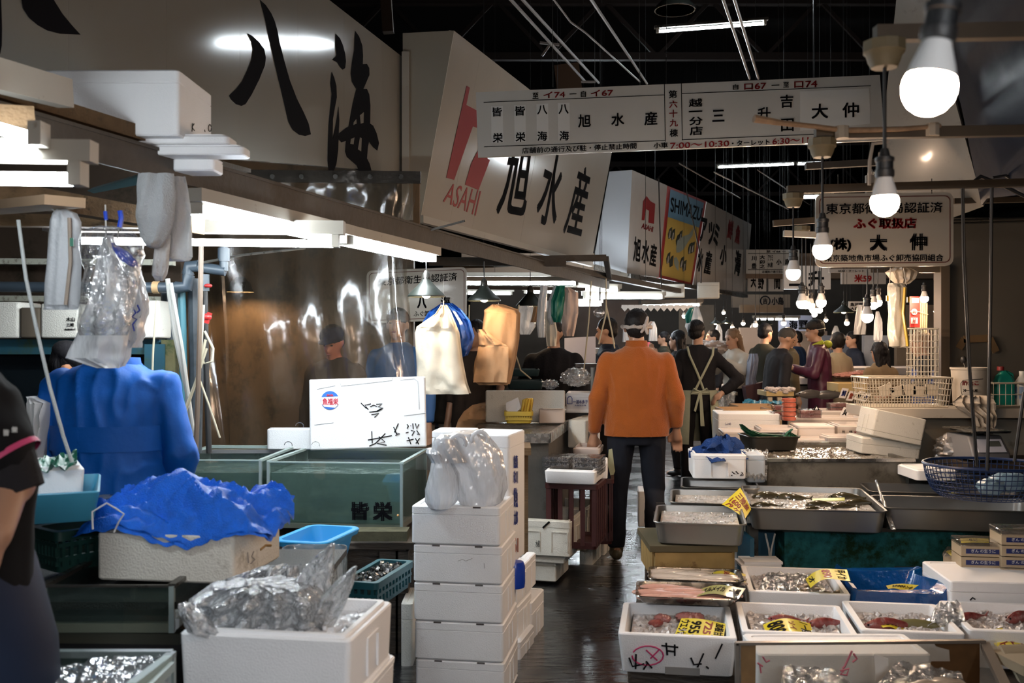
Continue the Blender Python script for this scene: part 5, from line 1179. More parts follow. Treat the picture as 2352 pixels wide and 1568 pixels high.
t = bag('thick bundle of cream white shopping bags under the first pendant lamp', [(702, 1012, 1022), (720, 1000, 1032), (750, 957, 1044), (765, 953, 1050), (830, 956, 1058), (880, 957, 1068), (905, 966, 1077)], 6.1, cw, layers=2, th=.09, fold=.02, nf=2, seed=5, hang=[((1020, 690), (1018, 706)), ((1012, 700), (1024, 704))])
t = bag('kraft brown paper bags hanging under the second pendant lamp, bright at the top', [(700, 1128, 1150), (712, 1112, 1184), (722, 1112, 1190), (780, 1105, 1188), (830, 1090, 1180), (872, 1086, 1170), (884, 1100, 1166)], 6.6, kraft, 'bag', 'paper_bag_bundle', 2, th=.09, fold=.012, nf=2, seed=9, hang=[((1145, 695), (1146, 720))])
obj('front_bag', drape([(756, 1096, 1118), (770, 1098, 1130), (790, 1100, 1160), (798, 1098, 1168), (840, 1092, 1168), (878, 1087, 1164)], 6.5, .03, fold=.012, nf=2, seed=2), kraft, t, True)
for lab, rows, d, m in (('bunch of bright white bags hanging between second and third pendant', [(702, 1190, 1224), (720, 1188, 1232), (750, 1188, 1230), (768, 1195, 1218)], 8.2, bagw), ('grey white bag hanging left of the green bag', [(655, 1242, 1258), (690, 1236, 1256), (740, 1232, 1254), (775, 1236, 1252)], 7.9, bagw), ('white bag hanging below the green bag', [(715, 1252, 1272), (760, 1252, 1280), (795, 1256, 1278)], 7.8, cw), ('pleated white bags immediately left of the green bag', [(655, 1272, 1284), (690, 1260, 1280), (730, 1256, 1276), (745, 1262, 1272)], 7.75, bagw), ('dark green plastic bag among the white bags', [(656, 1278, 1298), (690, 1266, 1297), (725, 1266, 1292), (740, 1272, 1288)], 7.7, mat('green_film2', (.01, .16, .11), .4)), ('pale pink paper bags right of the green bag', [(660, 1298, 1308), (672, 1294, 1328), (720, 1292, 1328), (755, 1290, 1322), (772, 1296, 1318)], 7.7, mat('pink_paper', (.56, .43, .37), .6, bump=.3, bs=20)), ('brown flat bag hanging at an angle behind the white ones', [(704, 1226, 1240), (725, 1222, 1238), (740, 1218, 1232)], 8.0, kraft), ('small hanging green and white bags at the awning end', [(705, 1590, 1606), (725, 1578, 1612), (750, 1574, 1618), (770, 1582, 1616)], 10.8, bagw), ('teal bag beside the white one at the awning end', [(706, 1584, 1594), (725, 1572, 1590), (742, 1576, 1586)], 10.7, mat('teal_film', (.03, .25, .23), .4)), ('white sheet hanging behind the fourth bulb string', [(700, 1968, 1986), (730, 1964, 1990), (768, 1960, 1988)], 8.5, mat('white_paper', (.6, .6, .6))), ('thin clear bag hanging right of the low bare bulb', [(715, 2012, 2018), (740, 2008, 2026), (780, 2006, 2026), (785, 2010, 2022)], 8.0, bagw)):
    bag(lab, rows, d, m, 'bag', 'plastic_bag', 1, th=.05, fold=.015, nf=2, seed=len(lab))
# zigzag paper strips under the far tube
t = T('paper_streamers', 'row of folded zigzag white paper strips under the far tube lamp', 'streamer', at(1500, 712, 14.5))
for k in range(11):
    x = 1428 + k * 15
    obj('paper_strip', MB().poly([at(x, 700, 14.6), at(x + 14, 700, 14.6), at(x + 15, 706, 14.6), at(x + 7, 715, 14.6), at(x - 1, 706, 14.6)], (0, .01, 0)), mat('white_paper', (.6, .6, .6)), t, True)
single('awning_board', 'thin grey awning board above the zigzag strips', 'board', MB().beam(at(1470, 695, 14.4), at(1612, 690, 14.4), .3, .05), galv)
for x0, x1, y0, y1, d, lab in ((1520, 1572, 652, 682, 13, 'small white carton on the awning'), (1602, 1652, 648, 684, 12.4, 'dirty white bucket-like box hung under the far signboards')):
    t = fbox(lab, x0, x1, y0, y1, d, .22, -10, False, foam_old, ribs=False, recess=1 if x0 > 1600 else 0)
# ropes hanging in the middle
for lab, pts, d in (('white rope hanging in front of the visitor at left', ((1358, 645), (1352, 740), (1340, 860)), 7.4), ('cream rope forked above the headband man', ((1392, 640), (1392, 720), (1375, 790)), 7.3), ('cream rope left of the headband', ((1392, 700), (1405, 760), (1412, 800)), 7.3), ('black cord hanging right of the pendants', ((1378, 660), (1378, 690)), 7.5), ('black cord before the far signboards', ((1513, 410), (1519, 660)), 9), ('slanting black cord across the fish signboard', ((1577, 440), (1612, 600), (1610, 650)), 9), ('pale hose hanging behind the brown paper bags', ((1192, 700), (1180, 800), (1196, 850), (1220, 870)), 7.0), ('twisted wire left of the brown bags', ((1078, 700), (1076, 800)), 7.0)):
    single('hanging_cord', lab, 'cord', MB().tube([at(x, y, d) for x, y in pts], .006, 6), black if 'black' in lab else mat('cream_rope', (.42, .38, .28)))
single('glass_float', 'round glass jar hanging from the ropes', 'jar', MB().ell(at(1376, 718, 7.3), (.04, .04, .035)), clear('jar_glass', milky=.1, gloss=.2))
# counter with steel top
t = T('steel_counter', 'steel topped counter with concrete side behind the tall stack', 'counter', at(1240, 1170, 6.3))
zt = pz(975, 6.9) 
cc = at(1215, 1010, 6.5); top_z = 1.5 - 216 * 6.1 / F
P0, P1, P2, P3 = gz(1090, 1000, top_z), gz(1262, 998, top_z), gz(1310, 965, top_z), gz(1100, 965, top_z)
obj('worktop', MB().poly([P0, P1, P2, P3], (0, 0, -.05)), mat('brushed_dark_steel', (.16, .15, .14), .3, .8, rvar=.1), t, True)
q = [P0, P1, P2, P3]; cz = Vector((0, 0, -.05))
obj('base', MB().poly([p + (sum(q, Vector()) / 4 - p) * .03 + cz for p in q], (0, 0, -(top_z - .08))), mat('stained_concrete', (.085, .08, .072), .7, var=.4, vs=5, bump=.4, bs=30, dirt=((.04, .035, .03), .55), ds=5), t, True)
obj('edge_trim', MB().beam(P0 + Vector((0, -.01, -.02)), P1 + Vector((0, -.01, -.02)), .02, .06).beam(P1 + Vector((0, 0, -.02)), P2 + Vector((0, 0, -.02)), .02, .06), steel, t, True)
t = T('wooden_shelf', 'small weathered wooden stand left of the counter', 'stand', at(1190, 1150, 5.6))
obj('shelf_board', MB().box(at(1186, 1030, 5.6), (.16, .3, .04)), wood, t, True)
for x in (1180, 1208): obj('leg', MB().beam(at(x, 1035, 5.6), Vector((px2(x, 5.6), 5.6, 0)), .025, .03), wood, t, True)
t = fbox('long dirty white styrofoam slab standing on the counter', 1115, 1298, 897, 970, 7.0, .05, -2, False, foam_old, name='styrofoam_board', cat='board', ribs=False, groove=0)
t = fbox('pinkish card leaning on the slab at the counter corner', 1238, 1297, 938, 972, 6.85, .015, 4, False, mat('pink_card', (.5, .42, .37), .7), name='card_sheet', cat='card', ribs=False, groove=0)
t = crate('small yellow plastic basket on the counter', 1160, 1223, 945, 972, 6.6, .14, 0, mat('yellow_plastic', (.36, .24, .02), .5), slots=9, rows_=3, name='yellow_basket')
single('ochre_pouch', 'ochre crumpled pouch with dark label in the yellow basket', 'pouch', drape([(914, 1208, 1224), (918, 1200, 1226), (945, 1196, 1222), (958, 1192, 1220)], 6.66, th=.05, fold=.012), mat('ochre_paper', (.42, .26, .03), .6, bump=.4, bs=20))
single('grey_envelope', 'pale grey envelope standing in the yellow basket', 'envelope', MB().poly([at(1162, 925, 6.68), at(1190, 912, 6.68), at(1196, 935, 6.66), at(1186, 948, 6.66), at(1163, 947, 6.66)], (0, .01, 0)), mat('grey_paper', (.45, .41, .39), .7))
t = fbox('white fish box with blue print and arch emblem beyond the counter', 1299, 1368, 905, 946, 7.3, .35, -5, True, foam, ribs=False)
printed(t, [('一浦本多子', 1316, 918, 1350, 927), ('水産物市場', 1320, 929, 1346, 932)], mat('blue_print', (.05, .08, .3), .5))
writing(t, [[(1303, 927), (1303, 915), (1307, 910), (1311, 910), (1314, 915), (1314, 927), (1303, 927)]], mat('blue_print', (.05, .08, .3)), .003)
writing(t, [[(1354, 935), (1356, 932)], [(1359, 932), (1363, 932), (1363, 937), (1359, 937), (1359, 932)]], ink, .002)
lid('long white lid under the printed fish box', 1298, 1368, 941, 948, 7.25, .35)
t = fbox('stained white styrofoam box jutting past the counter end', 1303, 1347, 965, 1028, 6.9, .5, -16, False, foam_old, ribs=True, groove=.0)
fbox('white box behind the stained one near the orange sleeve', 1338, 1376, 988, 1032, 6.95, .35, -6, False, foam, ribs=False)
t = fbox('shallow white styrofoam tray holding black fruit packs', 1249, 1368, 1082, 1111, 6.0, .36, -14, True, foam, ribs=False, groove=0)
W_ = wm(t)
for k in range(6):
    pk = T('fruit_pack', ('bottom', 'middle', 'top')[k % 3] + ' clear pack of black fruit in the ' + ('left', 'right')[k // 3] + ' pile on the shallow white tray', 'pack', W_ @ Vector((-.1 + .2 * (k // 3) * .95, -.01, .05 + .035 * (k % 3))), R(-14), 'black fruit packs')
    obj('punnet', MB().loft([rr(.17, .22, .01, 0), rr(.175, .225, .01, .032), rr(.16, .21, .01, .032)], True, True), clear('punnet', milky=.1, gloss=.2), pk)
    mb = MB()
    for i in range(4):
        for j in range(5): mb.ell((-.06 + .04 * i, -.085 + .04 * j, .017), (.017, .017, .014), nu=7, nv=4)
    o = obj('fruit', mb, mat('black_fruit', (.012, .01, .02), .4), pk); o['kind'] = 'stuff'
fbox('pale pink open box behind the black fruit packs', 1315, 1378, 1030, 1046, 6.6, .3, -10, True, mat('pinkish_foam', (.45, .38, .35), .6), ribs=False, groove=0)
fbox('white box right of the fruit tray by the brown paper', 1366, 1395, 1062, 1100, 6.3, .3, -6, False, foam, ribs=False)
t = crate('dark red plastic crate under the fruit tray', 1252, 1372, 1112, 1260, 6.05, .36, -14, mat('dark_red_plastic', (.045, .008, .008), .5), slots=4, rows_=1)
crate('dark red crate right of the other one', 1372, 1408, 1100, 1250, 6.5, .36, -6, mat('dark_red_plastic', (.045, .008, .008)), slots=3, rows_=1)
# low stacks of white boxes
def lbox(lab, x0, x1, yt, yb, d, dep, rz=-16, opened=False, rec=0, m=None): return fbox(lab, x0, x1, yt, yb, d, dep, rz, opened, m or foam_old, ribs=True, recess=rec)
t = lbox('low dirty white box on the wet floor under the open fish box', 1192, 1278, 1290, 1334, 6.15, .36)
t = lbox('wide white lid-like box in the middle of the low stack', 1192, 1298, 1275, 1292, 6.1, .42)
t = lbox('open dirty white fish box with two moulded frames beside the stack', 1194, 1312, 1196, 1277, 6.05, .42, -16, True, 2)
printed(t, [('水産', 1230, 1240, 1240, 1256)], mat('faint_print', (.12, .12, .11), .6))
writing(t, [[(1247, 1212), (1254, 1205), (1262, 1198)]], ink, .006)
lbox('open dirty white fish box second in depth with scraps inside', 1194, 1352, 1166, 1262, 6.65, .4, -16, True)
lbox('white box on the floor right of the low stack', 1330, 1362, 1232, 1300, 6.7, .3)
lbox('upper white box of the rear low stack', 1355, 1386, 1176, 1232, 7.1, .32)
lbox('lower white box of the rear low stack', 1350, 1388, 1232, 1286, 7.0, .32)
fbox('white box with black print standing by the man in orange, left of his legs', 1410, 1432, 1130, 1215, 7.9, .3, -6, False, foam, ribs=False)
fbox('white box with dark marks between the legs of the man in orange', 1466, 1490, 1128, 1210, 7.8, .3, -6, False, foam, ribs=False)
t = T('plastic_scrap', 'milky plastic scrap lying in the rear open fish box', 'scrap', at(1240, 1166, 6.75))
obj('film', crumple(at(1250, 1172, 6.8), (.09, .05, .02), 3, .4), clr, t, True)
t = T('clear_bag', 'knotted clear plastic bag on the white boxes beyond the counter', 'bag', at(1320, 885, 7.4))
obj('film', crumple(at(1322, 866, 7.4), (.10, .08, .06), 4, .4), clear('misty_bag', milky=.35, gloss=.25, rough=.15, bump=.8, bs=20), t, True)
obj('knot', crumple(at(1264, 882, 7.4), (.05, .04, .03), 6, .6, 20, 14), clear('misty_bag'), t, True)
for x0, x1, yt, yb, d, lab in ((1172, 1240, 848, 864, 8.2, 'upper dark green plastic tray behind the white slab'), (1165, 1248, 874, 894, 8.0, 'lower dark green plastic tray behind the white slab')):
    t, w_ = box_root('plastic_tray', lab, 'tray', x0, x1, yb, d, .35)
    obj('pan', open_shell(w_, .35, (yb - yt) * d / F, .008, .02, .02, .01, 0, False), mat('dark_grey_green_plastic', (.02, .04, .045), .4), t)
t = T('scale_head', 'black flat scale display on a post by the visitor', 'scale', at(1345, 882, 7.9))
obj('plate', MB().box(at(1350, 839, 7.9), (.2, .12, .03)), blackp, t, True); obj('post', MB().beam(at(1346, 843, 7.9), at(1346, 884, 7.9), .05, .05), blackp, t, True)
single('lilac_board', 'plain pale lilac display board behind the counter', 'board', MB().poly([at(1297, 776, 9.0), at(1368, 772, 9.0), at(1368, 834, 9.0), at(1297, 834, 9.0)], (0, .04, 0)), mat('lilac_white', (.55, .56, .68), .5))
t = T('display_case', 'lit glass display case behind the visitor at left', 'display case', at(1500, 880, 10.5))
obj('cabinet', MB().box(at(1390, 860, 9.4), (.25, .3, .5)), mat('white_cabinet', (.5, .52, .52), .4), t, True)
obj('shelf', MB().box(at(1390, 810, 9.3), (.26, .2, .012)).box(at(1390, 826, 9.3), (.26, .2, .012)), steel, t, True)

# ================================================================== RIGHT STALL
tb = T('stall_table', 'dark low table under the seafood boxes on the right', 'table', (1.60, 4.43, 0), R(-9))
obj('tabletop', MB().loft([rr(2.1, 1.45, .02, .17), rr(2.1, 1.45, .02, .225)]), dwood, tb)
for x, y in ((-.98, -.66), (.98, -.66), (-.98, .66), (.98, .66)): obj('leg', MB().box((x, y, .085), (.08, .08, .17)), dwood, tb)
RB = []
def sbox(lab, x0, x1, d, dep, zt=.392, h=.15, rz=-9):
    yt = 784 + (CH - zt) * F / d; yb = 784 + (CH - zt + h) * F / d
    return fbox(lab, x0, x1, yt, yb, d, dep, rz, True, foam, ribs=False, groove=0, taper=.03, wall=.024, step=False, name='seafood_box')
S1 = sbox('nearest left white seafood box with black brush marks and red circled mark', 1420, 1690, 3.75, .46)
writing(S1, [[(1445, 1510), (1453, 1530), (1480, 1524)], [(1461, 1502), (1460, 1536)], [(1478, 1537), (1488, 1522)], [(1484, 1518), (1498, 1534)], [(1519, 1482), (1558, 1486)], [(1530, 1476), (1533, 1504)], [(1550, 1480), (1550, 1506)], [(1533, 1494), (1550, 1496)], [(1587, 1510), (1594, 1526), (1612, 1524)], [(1616, 1500), (1602, 1532)], [(1622, 1530), (1628, 1535)], [(1659, 1478), (1643, 1512)]], ink, .0035)
writing(S1, [[(1482 + 36 * math.cos(R(a)) * -1 + 6, 1505 - 22 * math.sin(R(a))) for a in range(20, 380, 20)], [(1484, 1492), (1510, 1516)], [(1514, 1492), (1494, 1512)]], magink, .003)
obj('base_notch', MB().box((.02, -S1['_d'] / 2 + .012, .014), (.13, .004, .028)), mat('notch_grey', (.2, .2, .2), .7), S1)
S2 = sbox('second white seafood box from the aisle with ice and yellow card', 1708, 1968, 3.78, .44)
S3 = sbox('third white seafood box with clear film standing at its corner', 1982, 2212, 3.8, .44)
S4 = sbox('fourth white seafood box at the right edge with yellow card', 2232, 2470, 3.8, .44)
S5 = sbox('rear white seafood box of ice and clams behind the second one', 1722, 1950, 4.32, .5, .41)
zc = pz(784 + 640, 3.9)
for S, lab, sd in ((S1, 'crushed ice with bubbles in the nearest left seafood box', 2), (S2, 'crushed ice in the second seafood box', 3), (S3, 'thin layer of ice in the third seafood box', 4), (S4, 'ice in the seafood box at the right edge', 5), (S5, 'ice cubes in the rear seafood box', 6)):
    ice_in(S, lab, .76, ice_m, .018, 160, inset=.045, seed=sd, csz=.016)
redm = mat('red_flesh', (.24, .05, .045), .3, var=.8, vs=40, coat=.4, bump=.5, bs=80, dirt=((.4, .3, .27), .55), ds=30)
pinkm = mat('pink_flesh', (.55, .25, .2), .25, var=.3, vs=20, coat=.6)
def inbox(S, x, y, z): return wm(S) @ Vector((x, y, z))
def blob(lab, S, x, y, r, m, name='shellfish', seed=1, z=.118, cat='seafood', n=3, group=None):
    t = T(name, lab, cat, inbox(S, x, y, z), group=group); rs = random.Random(seed); mb = MB()
    for k in range(n): lump(mb, Vector((rs.uniform(-r, r) * .6, rs.uniform(-r, r) * .5, r * .3)), (r * rs.uniform(.5, .8), r * rs.uniform(.4, .6), r * .4), seed + k)
    obj('flesh', mb, m, t); return t
blob('dark red ark shell meat at the left of the nearest box', S1, -.09, .0, .035, redm, seed=2)
blob('pale red shellfish meat behind the dark red one', S1, -.05, .08, .04, mat('pale_red', (.3, .12, .11), .25, var=.4, vs=30, coat=.6), seed=3)
blob('reddish fish flesh behind the yellow card of the nearest box', S1, .06, .1, .05, mat('pale_red', (.3, .12, .11)), seed=4, n=4)
fish('whole red snapper on ice in the second box, right', inbox(S2, .13, .02, .112), .17, 8, redm)
fish('small red fish under the card of the second box', inbox(S2, -.02, .06, .11), .15, -12, redm)
fish('sliced red fish lying in the third box', inbox(S3, -.06, -.08, .11), .22, 5, redm, fat=.3)
fish('silver tailed fish in the third box', inbox(S3, .06, -.05, .115), .24, -4, mat('olive_fish', (.2, .18, .08), .25, coat=.5), fat=.2)
fish('red fish at the right edge box, left one', inbox(S4, -.12, .04, .115), .16, 20, redm)
fish('dark finned red fish at the right edge box', inbox(S4, .08, .06, .115), .2, 30, redm)
rs = random.Random(8)
for k in range(9):
    tt = T('clam', 'brown ribbed clam among ice in the rear seafood box', 'clam', inbox(S5, .06 + rs.uniform(-.04, .12), -.1 + rs.uniform(-.06, .08), .118), rs.uniform(0, 6), 'brown clams in the rear box')
    obj('shell', MB().ell((0, 0, .01), (.024, .019, .012), nu=12, nv=7), mat('clam_shell', (.16, .12, .08), .35, var=.5, vs=60), tt)
def pcard(lab, px_, ds, lines, red=(), bend=.01, sd=0, m=None):
    return card(lab, [at(x, y, d) for (x, y), d in zip(px_, ds)], lines, m, bend, red=red, sd=sd)
V = lambda u0, v0, u1, v1, u2, v2: ((u0, v0), (u1, v1), (u2, v2))
pcard('yellow price card with black and orange characters in the nearest box', [(1565, 1420), (1668, 1430), (1662, 1462), (1548, 1462)], [3.98, 3.98, 3.84, 3.84], [('ウエシカ', *V(.02, .1, .02, .95, .22, .1)), ('955', *V(.25, .15, .25, .9, .48, .15)), ('加根甘', *V(.78, .1, .78, .92, .98, .1))], [('725', *V(.55, .1, .55, .9, .72, .1))], .006)
pcard('yellow bent price card in the second box reading eight hundred', [(1752, 1435), (1862, 1423), (1872, 1452), (1768, 1470)], [3.92, 3.98, 3.88, 3.82], [('800', *V(.05, .1, .05, .9, .38, .1)), ('/ 一尾', *V(.72, .1, .72, .9, .95, .1))], [('ソイ', *V(.48, .2, .48, .8, .62, .2))], .02)
pcard('small yellow price card under film in the third box', [(2010, 1424), (2100, 1434), (2070, 1448), (2028, 1441)], [4.0, 4.0, 3.9, 3.9], [('尾 500', *V(.1, .8, .8, .8, .1, .2))], bend=.008)
pcard('yellow price card with large black and orange writing at the right edge', [(2268, 1452), (2330, 1442), (2380, 1480), (2296, 1500)], [3.9, 3.95, 3.8, 3.75], [('活タコ', *V(.1, .5, .95, .5, .1, .1))], [('エビ才', *V(.1, .95, .9, .95, .1, .6))], .01)
pcard('yellow bent price card hanging over the rear box rim', [(1850, 1330), (1942, 1300), (1950, 1326), (1862, 1350)], [4.5, 4.45, 4.3, 4.3], [('甲イカ', *V(.72, .1, .72, .9, .95, .1)), ('才', *V(.05, .2, .05, .8, .2, .2))], [('890', *V(.42, .1, .42, .9, .62, .1))], .02)
# film at the corner of the third box
t = T('clear_wrap', 'shiny crumpled clear wrap at the corner of the third box', 'wrap', at(2180, 1440, 3.95))
obj('film', film([at(2130, 1440, 3.92), at(2222, 1440, 3.92), at(2205, 1385, 4.05), at(2150, 1390, 4.1)], 5, .02, fr=3), clear('shiny_wrap', milky=.3, gloss=.22, rough=.1, bump=1, bs=25), t, True)
t = T('clear_wrap', 'clear film stretched over the ice of the rear box', 'wrap', at(1830, 1370, 4.4))
obj('film', film([at(1735, 1370, 4.36), at(1900, 1372, 4.36), at(1880, 1322, 4.7), at(1760, 1318, 4.75)], 7, .02), clear('shiny_wrap'), t, True)
# shallow trays with squid
for lab, x0, x1, d, dep, zt, m, cl in (('shallow steel tray of pink squid nearer the box', 1463, 1690, 4.07, .27, .452, mat('pink_squid', (.62, .34, .27), .25, var=.25, vs=25, coat=.7), 'pink skinned squid in the nearer shallow tray'), ('shallow steel tray of white squid behind the pink one', 1492, 1706, 4.37, .24, .452, mat('white_squid', (.6, .5, .42), .22, var=.15, vs=20, coat=.7), 'white squid in the farther shallow tray')):
    S = steel_tray(lab, x0, x1, 0, d, dep, .035, -8, zt=zt, r=.03)
    for k in range(11):
        tt = T('squid', cl, 'squid', inbox(S, -.11 + (k % 3) * .10 + rnd.uniform(-.02, .02), -.085 + (k // 3) * .052, .006 + .006 * (k % 2)), R(90 + rnd.uniform(-14, 14)), cl + 's'); tt.scale = (1.25, .95, .95)
        obj('mantle', MB().loft([[Vector((math.cos(a) * .026 * s, y, .014 + math.sin(a) * .016 * s)) for a in [2 * math.pi * q / 12 for q in range(12)]] for y, s in ((-.10, .25), (-.07, .7), (-.02, 1), (.04, .95), (.08, .7), (.10, .3))]), m, tt)
        obj('tentacles', MB().tube([(0, -.09, .014), (.01, -.12, .01), (.0, -.135, .008)], .007, 6).tube([(0, -.09, .014), (-.012, -.12, .01)], .006, 6), m, tt)
pcard('yellow bent price card lying on the white squid tray', [(1625, 1318), (1712, 1312), (1712, 1334), (1622, 1334)], [4.6, 4.6, 4.45, 4.42], [('/イカ', *V(.7, .15, .7, .85, .95, .15)), ('4', *V(.1, .2, .1, .7, .2, .2))], [('580', *V(.45, .2, .45, .8, .6, .2))], .015)
pcard('greenish glossy price card lying on the pink squid tray', [(1610, 1352), (1712, 1346), (1696, 1370), (1600, 1370)], [4.25, 4.25, 4.1, 4.1], [('スルメイカ', *V(.1, .7, .6, .7, .1, .2)), ('一尾', *V(.7, .8, .95, .8, .7, .2))], bend=.012, m=mat('greenish_card', (.45, .45, .16), .25, coat=.8))
# blue lined box
t = sbox('white seafood box lined with shiny blue film', 1965, 2165, 4.35, .45, .40, .15)
bf = mat('shiny_blue_liner', (.004, .07, .26), .14, coat=.8, bump=.8, bs=22)
w_, dp_ = t['_w'], t['_d']
mb = MB()
rg = []
for k, (a, b_, z) in enumerate(((w_ + .04, dp_ + .05, .02), (w_ + .035, dp_ + .03, .12), (w_ + .02, dp_ + .02, .165), (w_ - .065, dp_ - .065, .162), (w_ - .12, dp_ - .12, .09), (w_ - .16, dp_ - .16, .05))):
    ring = []
    for i, p in enumerate(rr(a, b_, .03, z, 10)):
        nn = 2.2 * noise.noise(Vector((p.x * 22, p.y * 22, z * 30))); ring.append(wm(t) @ (p + Vector((nn * .015, nn * .015, nn * .02))))
    rg.append(ring)
single('blue_liner', 'shiny dark blue plastic liner folded over the box rim', 'liner', mb.loft(rg, False, True), bf)
BLN = t
fish('orange red fish in the blue lined box', inbox(t, -.08, -.04, .07), .2, 8, mat('orange_fish', (.4, .12, .05), .25, coat=.6))
fish('second red fish in the blue lined box', inbox(t, .1, -.06, .07), .2, -10, redm)
pcard('yellow price card tucked on the fish in the blue lined box', [(2035, 1345), (2110, 1341), (2085, 1358), (2040, 1352)], [4.55, 4.55, 4.42, 4.42], [('2500', *V(.2, .7, .6, .7, .2, .3)), ('キンキ', *V(.6, .7, .95, .7, .6, .3))], bend=.006)
t = fbox('closed white styrofoam box right of the blue lined box', 2188, 2480, 1338, 1420, 4.25, .4, -6, False, foam, ribs=False, groove=.7)
writing(t, [[(2228, 1378), (2234, 1372), (2240, 1376)]], ink, .003); obj('grey_label', MB().box((.14, -t['_d'] / 2, .02), (.16, .004, .018)), mat('notch_grey', (.2, .2, .2)), t)
# uni boxes
unim = mat('pale_wood_veneer', (.42, .33, .22), .55, var=.12, vs=12)
uni_l = mat('navy_label', (.01, .02, .12), .4)
def uni(lab, x0, x1, yt, yb, d, dep, rz=-8, grp=None, lid_=False, lbl=True):
    t, w = box_root('urchin_box', lab, 'box', x0, x1, yb, d, dep, rz, grp); h = (yb - yt) * d / F; t['_w'], t['_d'], t['_h'] = w, dep, h
    obj('body', MB().loft([rr(w, dep, .002, 0, 1), rr(w, dep, .002, h * .92, 1), rr(w - .008, dep - .008, .002, h * .92, 1), rr(w - .008, dep - .008, .002, h * .4, 1)]), unim, t)
    if lbl:
        obj('label', MB().box((.0, -dep / 2 - .0006, h * .45), (w * .78, .001, h * .42)), uni_l, t)
        vs, fs = text_mesh('ぎん の生うに', .0, 2); x0_ = max(v.x for v in vs); mb = MB(); sc_ = w * .56 / x0_
        mb.add([Vector((v.x * sc_ - w * .28, -dep / 2 - .0015 - .0004 * (v.z > 0), h * .37 + v.y * sc_ * 1.0)) for v in vs], fs); obj('lettering', mb, mat('label_white', (.75, .75, .72), .5), t)
    if lid_: obj('clear_lid', MB().loft([rr(w + .006, dep + .006, .003, h * .88, 1), rr(w + .006, dep + .006, .003, h + .012, 1), rr(w, dep, .003, h + .016, 1)]), clear('uni_lid', milky=.05, gloss=.2, rough=.05, bump=.2), t)
    return t
gsh = T('green_shelf', 'dull green board carrying the small wooden boxes', 'shelf', at(2240, 1335, 4.7))
obj('board', MB().box(at(2290, 1340, 4.75), (.75, .6, .03)), mat('dull_green_board', (.035, .05, .035), .6), gsh, True)
for k, l in enumerate(('bottom', 'middle', 'top')): uni('small wooden box with navy label, %s of the left stack of three' % l, 2210, 2306, 1304 - 26 * k, 1330 - 26 * k, 4.55, .15, -8, 'labelled wooden boxes left stack', k == 2)
for k, l in enumerate(('bottom', 'second', 'third', 'top')): uni('small wooden box with navy label, %s of the right stack of four' % l, 2303, 2400, 1304 - 26 * k, 1330 - 26 * k, 4.5, .16, -8, 'labelled wooden boxes right stack', k == 3)
uni('single small wooden box with clear lid and yellow card left of the stacks', 2168, 2212, 1278, 1300, 4.75, .16, -30, None, True, False)
pcard('yellow slip on the left stack of wooden boxes', [(2205, 1236), (2270, 1236), (2272, 1246), (2208, 1247)], [4.68, 4.68, 4.6, 4.6], [('うに', *V(.3, .8, .6, .8, .3, .2))], bend=.002)
pcard('yellow slip on the single wooden box', [(2172, 1266), (2200, 1262), (2204, 1276), (2184, 1276)], [4.85, 4.85, 4.75, 4.75], [('8', *V(.3, .8, .5, .8, .3, .2))], bend=.002)
# showcase at the bottom right
cs = T('glass_showcase', 'battered glass fronted showcase at the bottom right with peeling brown tape', 'showcase', at(1970, 1600, 3.3))
d1 = 3.32; zt1 = pz(1474, d1)
obj('front_pane', MB().poly([at(1700, 1478, d1), at(2290, 1472, d1), at(2290, 1760, d1), at(1700, 1760, d1)], (0, .006, 0)), clear('scuffed_pane', tint=(.9, .9, .88), milky=.13, gloss=.06, rough=.25, bump=.3, mcol=(.6, .58, .55)), cs, True)
obj('top_rail', MB().beam(at(1690, 1477, d1), at(2262, 1472, d1), .02, .009), mat('showcase_metal', (.25, .22, .19), .35, .7), cs, True)
obj('side_post', MB().beam(at(1692, 1476, d1), at(1696, 1760, d1), .012, .02), mat('showcase_metal', (.25, .22, .19)), cs, True)
btape = mat('peeling_brown_tape', (.20, .12, .05), .5, var=.4, vs=20)
obj('tape_strip', MB().poly([at(1702, 1480, d1 - .002), at(1736, 1480, d1 - .002), at(1734, 1760, d1 - .002), at(1704, 1760, d1 - .002)], (0, .001, 0)), btape, cs, True)
b = MB(); plS = plane_of(at(1700, 1478, d1), at(2290, 1478, d1), at(1700, 1600, d1))
fillpoly(b, [(2145, 1476), (2250, 1470), (2250, 1600), (2215, 1600), (2130, 1530), (2140, 1518), (2182, 1518), (2180, 1492), (2150, 1484)], plS, .002); obj('torn_tape', b, mat('torn_brown_tape', (.08, .04, .015), .7, var=.5, vs=14), cs, True)
b = MB(); strokes(b, [[(1740, 1522), (1752, 1530), (1745, 1525), (1748, 1545)], [(1752, 1508), (1760, 1520), (1768, 1516)]], plS, .003, .003)
strokes(b, [[(1957, 1494), (1940, 1530), (1935, 1535)], [(1960, 1500), (1968, 1512), (1958, 1520)], [(1930, 1540), (1950, 1535), (1945, 1550), (1930, 1548), (1938, 1540)], [(1905, 1545), (1922, 1555), (1915, 1560)]], plS, .0035, .003)
obj('faded_writing', b, mat('faded_pink_ink', (.45, .12, .17), .6), cs, True)
for (xa, ya, xb, yb) in ((2262, 1480, 2330, 1620),): obj('corner_post', MB().beam(at(xa, ya, d1), at(xb, yb, 2.9), .03, .02), mat('showcase_metal', (.25, .22, .19)), cs, True)
b1_ = fbox('white box seen through the showcase pane', 1742, 2140, 1502, 1640, 3.5, .25, 0, False, foam, ribs=False, groove=0)
t = T('plastic_wrap_pile', 'crumpled shiny film and striped packets inside the showcase', 'wrap', at(2000, 1560, 3.15))
